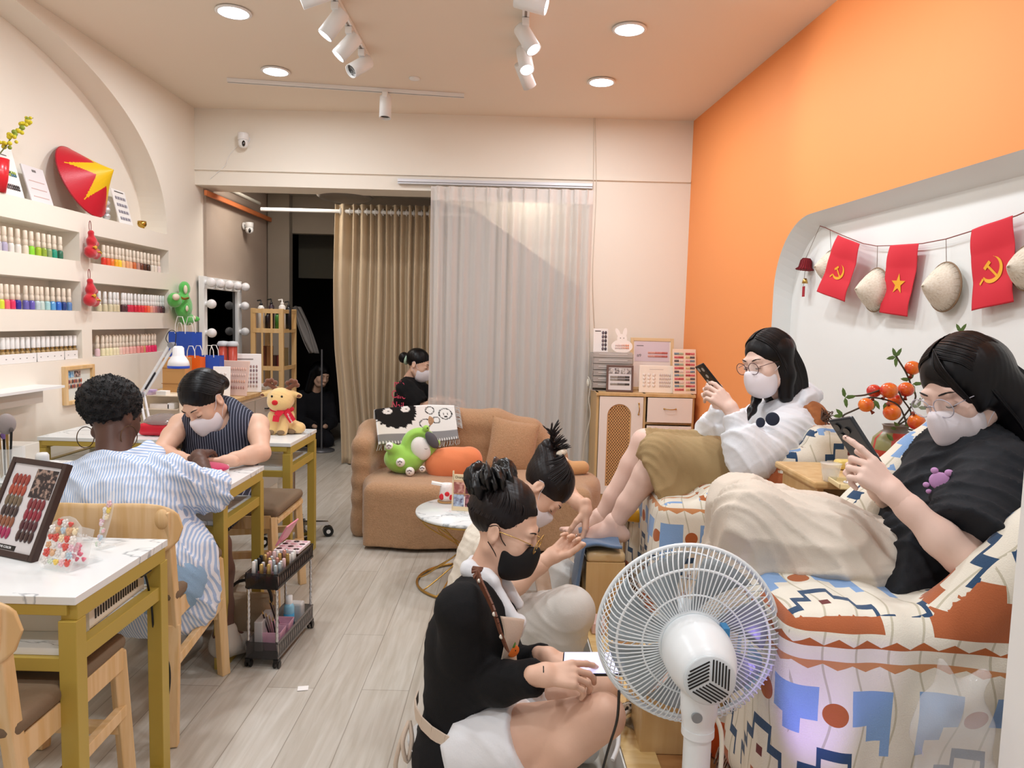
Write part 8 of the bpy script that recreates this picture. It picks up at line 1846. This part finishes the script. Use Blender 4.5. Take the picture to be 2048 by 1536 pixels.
s.cut(J['hips']+Vector((0,0,-.20)),(0,0,-1),rad=.5)
mk('striped_shirt',s.build(.007,wr(.010,[(1,.3,1),(-.6,1,1),(.2,0,1)],24,1.6)),SHS,t)
s=S(); nk=J['neck']; P=[nk+Vector((.075*cos(a)*1.1+.01,.02+.075*sin(a),.0+.015*math.sin(a)+.02*cos(a))) for a in [math.radians(x) for x in range(-215,40,15)]]
for a,b_ in zip(P[:-1],P[1:]): s.cap(a+Vector((0,0,.01)),b_+Vector((0,0,.01)),.016,k=.01); s.cap(a+(a-nk).normalized()*.03+Vector((0,0,-.02)),b_+(b_-nk).normalized()*.03+Vector((0,0,-.02)),.014,k=.03)
mk('shirt_collar',s.build(.005,wr(.002,[(1,2,3)],60)),stripes('collar_striped_cotton','#e6ebf5','#a6bfe2',.0085,.5,(.1,.2,1)),t)
DEN=mat('light_denim','#8fb0cf',.85,bump=(300,.5)); s=S()
for q in 'RL':
    hp,kn=J['hip'+q],J['kn'+q]; e=hp.lerp(kn,.42); s.cap(hp,e,.105,.095,k=.04); s.cut(e,kn-hp,rad=.14)
s.cap(J['hipR'],J['hipL'],.12,k=.05); mk('denim_shorts',s.build(.007,wr(.004,[(1,2,3)],40)),DEN,t)
SK=mat('grey_white_sock','#c9c4bd',.9,bump=(260,.3)); CL=mat('grey_clog','#b3ada4',.6)
for q in 'RL': shoe(t,J['an'+q],J['to'+q],CL,'grey_slipper',.046)
# ======== B: technician in pinstripes ========
t=thing('person','person in sleeveless pinstripe top and white mask bent over the nail table','person',(AY(445,1000,3.12).x,3.12,0))
hc=AY(408,800,2.98); J=tipo(dict(head=hc,neck=AY(455,848,3.06),shL=AY(515,850,3.06),shR=AY(362,850,3.04),elL=AY(523,925,2.90),elR=AY(318,893,2.84),wrL=AY(452,912,2.76),wrR=AY(372,905,2.76),hips=AY(470,1040,3.16),knL=AY(480,1060,2.80),knR=AY(420,1060,2.78),anL=Vector((-1.2,2.84,.1)),anR=Vector((-1.36,2.82,.1)),front=(-.12,-1,0)))
J['toL']=J['anL']+Vector((-.03,-.12,-.06)); J['toR']=J['anR']+Vector((-.03,-.12,-.06))
J['hips'].z=.50; J['hips'].x-=.05; J['knL']=Vector((-1.17,2.80,.44)); J['knR']=Vector((-1.34,2.78,.44)); J['hipL']=J['hips']+Vector((.06,0,-.03)); J['hipR']=J['hips']+Vector((-.09,0,-.03))
for q,z in(('elL',.695),('elR',.692),('wrL',.685),('wrR',.685)): J[q].z=z
T=hframe(hc,(-.28,-.66,-.68),(-.35,-.45,.75))
b=S(); limbs(b,J); h=headS(T); n_=S(); n_.cap(J['neck'],hc+(J['neck']-hc)*.3,.047,.044); h.p+=n_.p
hl=S(); hand(hl,J['wrL'],(-1,-.25,.05),(0,-.3,-.9),'L',((35,40,25),(40,45,25),(45,45,25),(45,45,25)),thumb=(.5,.8,-.4)); hl.cap(J['elL'].lerp(J['wrL'],.7),J['wrL'],.027,.0225)
hr=S(); hand(hr,J['wrR'],(1,-.5,.1),(0,-.3,-.9),'R',((30,35,25),(40,45,25),(45,45,25),(50,45,25)),thumb=(.5,.8,-.4)); hr.cap(J['elR'].lerp(J['wrR'],.7),J['wrR'],.027,.0225)
finish(t,'body',[b.build(.008),h.build(.0035),hl.build(.003),hr.build(.003)],SKIN)
eyes(T,t); fmask(T,t,MASKW)
s=S(T); s.ell((0,-.022,.036),(.082,.100,.087),k=.02); s.ell((0,.115,-.012),(.064,.062,.085),k=.012,op='s'); s.ell((0,.0,-.11),(.09,.1,.055),op='s',k=.02); s.ell((0,-.11,-.01),(.04,.03,.04),k=.02)
for x in(-1,1): s.ell((x*.085,-.004,-.035),(.02,.03,.04),op='s',k=.01)
g=G(T); rr_=random.Random(33)
def fB(rr_,i):
    a=rr_.uniform(-1,1); sd=1 if i%2 else -1; q=rr_.uniform(.95,1.03)
    q=rr_.uniform(1.0,1.03); t0=.06-.055*(1-a)
    return [pj((.012+sd*.004,t0,.118),q),pj((.01+sd*.035,t0-.01,.105),q),pj((sd*.066,t0-.03,.08),q),pj((sd*.082,t0-.055,.03),q),Vector((sd*.07*q,-.07+.02*a,.01)),Vector((sd*.01,-.125,-.01))]
hstr(g,fB,340,33)
mk('hair',jn(s.build(.004,folds(.0015,[(1,.3,.0),(0,1,.0)],240,1.,True)),(np.array(g.v),np.array(g.f))),HAIR,t)
PIN=stripes('navy_pinstripe','#262b3d','#9aa0b4',.0105,.17,(1,.1,.05))
s=S(); cloth_torso(s,J,.016,lo=-.02,k=.05,hi=.97,r=(.14,.125,.14,.12),sh=False); s.cap(J['shR'].lerp(J['shL'],.18),J['shL'].lerp(J['shR'],.18),.056,k=.04); s.ell(J['neck']+Vector((-.02,-.05,.02)),(.065,.06,.07),op='s',k=.02)
for q,o in(('R','L'),('L','R')): d=(J['sh'+q]-J['sh'+o]).normalized(); s.cut(J['sh'+q]-d*.012,d,rad=.12,k=.008)
mk('pinstripe_top',s.build(.006,wr(.004,[(1,.3,1),(-.6,1,1)],34,1.4)),PIN,t)
s=S()
for q in 'RL': hp,kn=J['hip'+q],J['kn'+q]; s.cap(hp,hp.lerp(kn,.9),.10,.08,k=.05)
s.cut(J['knL']+Vector((0,.03,0)),(0,-1,0),rad=.4); mk('pinstripe_skirt',s.build(.008,wr(.004,[(1,.3,1)],34,1.4)),PIN,t)
for q in 'RL': shoe(t,J['an'+q],J['to'+q],mat('dark_slipper','#3a2f33',.6),'shoe')
# hand rest cushion and hand held
c=AZ(402,952,TOPZ+.001); c.z=TOPZ+.001; t2_=thing('hand_rest','pink topped white hand rest under the joined hands on the middle table','hand rest',c)
g=G(tr(c)@rotm(0,0,6)); g.box((.0,-.0,.016),(.17,.12,.032)); mk('white_base',g,WHITEM,t2_,bevel=.004); s=S(tr(c)); s.ell((0,.01,.030),(.100,.068,.018)); mk('pink_cushion',s.build(.005),mat('magenta_towel','#c42a5c',.9,sheen=.4,bump=(250,.5)),t2_)
# ======== C: standing woman by the curtain ========
t=thing('person','person in black T-shirt with a bun standing beside the beige curtain','person',(AY(825,900,5.75).x,5.75,0))
hc=AY(838,728,5.75); J=tipo(dict(head=hc,neck=AY(818,758,5.78),shR=AY(812,778,5.64),shL=AY(828,775,5.92),elR=AY(850,818,5.58),elL=AY(870,800,5.95),wrR=AY(862,808,5.40),wrL=AY(900,800,5.95),hips=AY(815,862,5.78),knR=Vector((-.80,5.7,.48)),knL=Vector((-.80,5.87,.48)),anR=Vector((-.84,5.7,.09)),anL=Vector((-.84,5.87,.09)),toR=Vector((-.72,5.7,.04)),toL=Vector((-.72,5.87,.04)),front=(1,-.1,-.1)))
J['wrR']=AY(868,800,5.52)
T=hframe(hc,(.9,-.25,-.33),(.3,0,.95)); b=S(); limbs(b,J); h=headS(T); n_=S(); n_.cap(J['neck'],hc+(J['neck']-hc)*.35,.045,.043); h.p+=n_.p
hh=S(); hand(hh,J['wrR'],(1,.1,0),(0,0,-1),'R',25); h2=S(); hand(h2,J['wrL'],(1,0,0),(0,0,-1),'L',25)
finish(t,'body',[b.build(.010),h.build(.005),hh.build(.004),h2.build(.004)],SKIN); eyes(T,t); fmask(T,t,MASKW)
s=S(T); s.ell((0,-.024,.036),(.080,.098,.084),k=.02); s.ell((0,.11,-.04),(.066,.065,.08),k=.02,op='s'); s.ell((0,-.14,-.0),(.045,.04,.045),k=.01); s.ell((0,.0,-.11),(.09,.1,.055),op='s',k=.02); mk('hair',s.build(.005,folds(.002,[(1,.3,.0),(0,1,.0)],200,1.,True)),HAIR,t)
g=G(T); g.tube([(.036*cos(a),-.105,.0+.036*sin(a)) for a in [i*2*pi/16 for i in range(16)]],.012,8,closed=True); mk('mint_scrunchie',g,mat('mint_satin','#b9d6c0',.5),t)
s=S(); cloth_torso(s,J,.02,lo=-.05)
for q in 'RL': sleeve(s,J,q,.8,.022,flare=.015)
mk('tshirt',s.build(.009,wr(.006,[(1,.3,1),(-.6,1,1)],28,1.4)),KNIT,t)
text('mia\nCafe\nNail',.085,tr(AY(797,790,5.60))@rotm(85,0,-38),mat('pink_ink','#e04f6c',.6),t,'pink_lettering')
s=S()
for q in 'RL': s.chain([(*J['hip'+q],.1),(*J['kn'+q],.075),(*J['an'+q],.065)],k=.03)
mk('dark_trousers',s.build(.011),mat('dark_trouser','#24222a',.9),t)
g=G(); g.grid(lambda u,v:J['hips']+Vector((.13+.02*math.sin(3*v),-.1+.2*u,.05-.25*v)),8,8); o=mk('apron',g,APR,t); m_=o.modifiers.new('cloth','SOLIDIFY'); m_.thickness=.003
# ======== H: seated figure in the unlit doorway ========
t=thing('person','person with long black hair and dark clothes sitting in the unlit doorway','person',(AY(612,800,7.0).x,7.0,0))
hc=AY(617,752,6.98); J=tipo(dict(head=hc,neck=AY(608,782,7.02),shR=AY(578,800,6.98),shL=AY(630,800,7.12),elR=AY(575,850,6.9),elL=AY(640,850,7.0),wrR=AY(605,860,6.75),wrL=AY(625,860,6.8),hips=AY(605,880,7.08),knR=AY(600,888,6.7),knL=AY(625,888,6.72),anR=Vector((-2.0,6.7,.1)),anL=Vector((-1.88,6.72,.1)),front=(.35,-.9,0)))
for k_ in list(J):
    if k_!='front': J[k_]=J[k_]+Vector((.06,.22,0))
hc=J['head']
T=hframe(hc,(.65,-.6,-.3),(.2,-.1,.96)); b=S(); limbs(b,J); h=headS(T); n_=S(); n_.cap(J['neck'],hc+(J['neck']-hc)*.35,.045,.043); h.p+=n_.p; finish(t,'body',[b.build(.013),h.build(.006)],SKIN); eyes(T,t)
s=S(T); s.ell((0,-.024,.036),(.090,.106,.090),k=.02); s.ell((0,.11,-.04),(.056,.065,.085),k=.02,op='s'); s.cap((-.07,-.03,0),(-.09,-.03,-.2),.05,.05,k=.03); s.cap((.07,-.03,0),(.08,-.03,-.18),.045,.04,k=.03); s.cap((0,-.08,0),(0,-.09,-.2),.06,.06,k=.03); mk('long_hair',s.build(.006),HAIR,t)
s=S(); cloth_torso(s,J,.02,lo=-.05)
for q in 'RL': sleeve(s,J,q,1.9,.02)
for q in 'RL': s.chain([(*J['hip'+q],.1),(*J['kn'+q],.08),(*J['an'+q],.07)],k=.03)
mk('dark_clothes',s.build(.012),mat('near_black_cloth','#12121a',.9),t)
# ---------------- small things still missing ----------------
c=AZ(86,968,TOPZ); c.z=TOPZ+.001; t=thing('clear_bottle','clear plastic dispenser bottle on the middle table left of the striped shirt','bottle',c)
g=G(tr(c)); g.lathe([(.0001,0),(.026,0),(.027,.004),(.027,.07),(.024,.078)],24); mk('bottle_body',g,mat('hazy_plastic','#eef0ef',.15,alpha=.45,coat=.5),t)
g=G(tr(c)); g.lathe([(.021,.075),(.021,.1),(.016,.108),(.0001,.11)],20); mk('cap',g,mat('hazy_white_cap','#f1f1f0',.3,alpha=.85),t)
c=AZ(62,985,TOPZ); c.z=TOPZ+.001; g=G(tr(c)); g.box((0,0,.015),(.11,.08,.03)); g.mi=1; g.box((0,0,.031),(.095,.065,.003)); tagp(mk('tool_box',g,[BLACKM,mat('green_insert','#4f8a45',.6)],bevel=.003),'open black tool box with green insert beside the clear dispenser bottle','box')
g=G(tr(-1.9,2.72,TOPZ+.001)); g.box((0,0,.045),(.16,.1,.09)); tagp(mk('acrylic_case',g,mat('pale_acrylic','#f3ece2',.2,alpha=.5),bevel=.003),'pale acrylic case at the wall end of the middle table','case')
c=Vector((-1.12,2.66,.532)); t=thing('clear_sample_box','clear lidded box of nail tips on the shelf of the middle table','box',c)
g=G(tr(c)); g.box((0,0,.03),(.13,.1,.06)); mk('box_wall',g,GLASS,t)
g=G(tr(c)); 
for i in range(12): g.mi=i%3; g.ell((-.05+.02*(i%6),-.025+.05*(i//6),.02),(.007,.012,.008),n=8,m=6)
o=mk('nail_tips',g,[mat('tip_rose','#b87f7a',.3),mat('tip_nude','#e0bfa9',.3),mat('tip_dark','#5e3b38',.3)],t); o['kind']='stuff'
# caster stool behind the far table
c=Vector((-1.22,4.0,0)); t=thing('caster_stool','black caster stool on a chrome post behind the far nail table','stool',c)
g=G(tr(c)); g.lathe([(.0001,.44),(.12,.44),(.13,.46),(.12,.5),(.0001,.505)],30); mk('seat',g,mat('black_vinyl','#151517',.35),t)
g=G(tr(c)); g.cyl((0,0,.1),(0,0,.44),.02); mk('post',g,CHROME,t)
for i in range(5):
    a=i*2*pi/5+.35; g=G(tr(c)); g.beam((0,0,.09),(.2*cos(a),.2*sin(a),.075),.03,.02); mk('spider_leg',g,CHROME,t)
    g=G(tr(c)); p=Vector((.2*cos(a),.2*sin(a),.03)); n_=Vector((-sin(a),cos(a),0)); g.cyl(p-n_*.022,p-n_*.006,.029,n=18); g.cyl(p+n_*.006,p+n_*.022,.029,n=18); g.mi=1; g.cyl(p-n_*.024,p+n_*.024,.012,n=14); mk('caster',g,[BLACKM,WHITEM],t)
# grey cloth hanging in the doorway, clothes stand
a=AY(592,612,6.98); b=AY(628,705,6.98)
g=G(); g.grid(lambda u,v:a.lerp(b,v)+Vector((.12*(u-.5)*(.6+.5*math.sin(3*v))+.01*math.sin(9*u+4*v),.02*math.sin(14*u),-.02*abs(u-.5))),24,20); o=mk('hanging_cloth',g,mat('grey_gauze','#8e8885',.9)); m_=o.modifiers.new('cloth','SOLIDIFY'); m_.thickness=.004
tagp(o,'grey gathered cloth slanting down in the dark doorway beside the bamboo rack','cloth')
g=G(); p=AY(643,905,6.7); p.z=.02; g.cyl(p,Vector((p.x,p.y,.95)),.008,n=10); g.lathe([(.0001,0),(.12,0),(.12,.015),(.0001,.02)],20,tr(p.x,p.y,.0)); tagp(mk('thin_pole_stand',g,mat('grey_pole','#77767a',.4,metal=.5)),'thin grey pole standing in the dark doorway','stand')

for k,(x,y) in enumerate(((-1.85,5.8),(.1,5.62))):
    g=G(tr(x,y,2.35)); g.lathe([(.16,.02),(.165,.0),(.15,-.008)],36); g.mi=1; g.lathe([(.0001,-.006),(.15,-.006)],36)
    tagp(mk('flat_ceiling_lamp',g,[WHITEM,mat('soft_led','#ffffff',.5,emit='#fff1df',es=3)]),['flat round lamp on the back room ceiling above the mirror side','flat round lamp on the back room ceiling behind the sheer curtain'][k],'ceiling light')  # fixtures added behind the beam, out of view, for the back room fill light
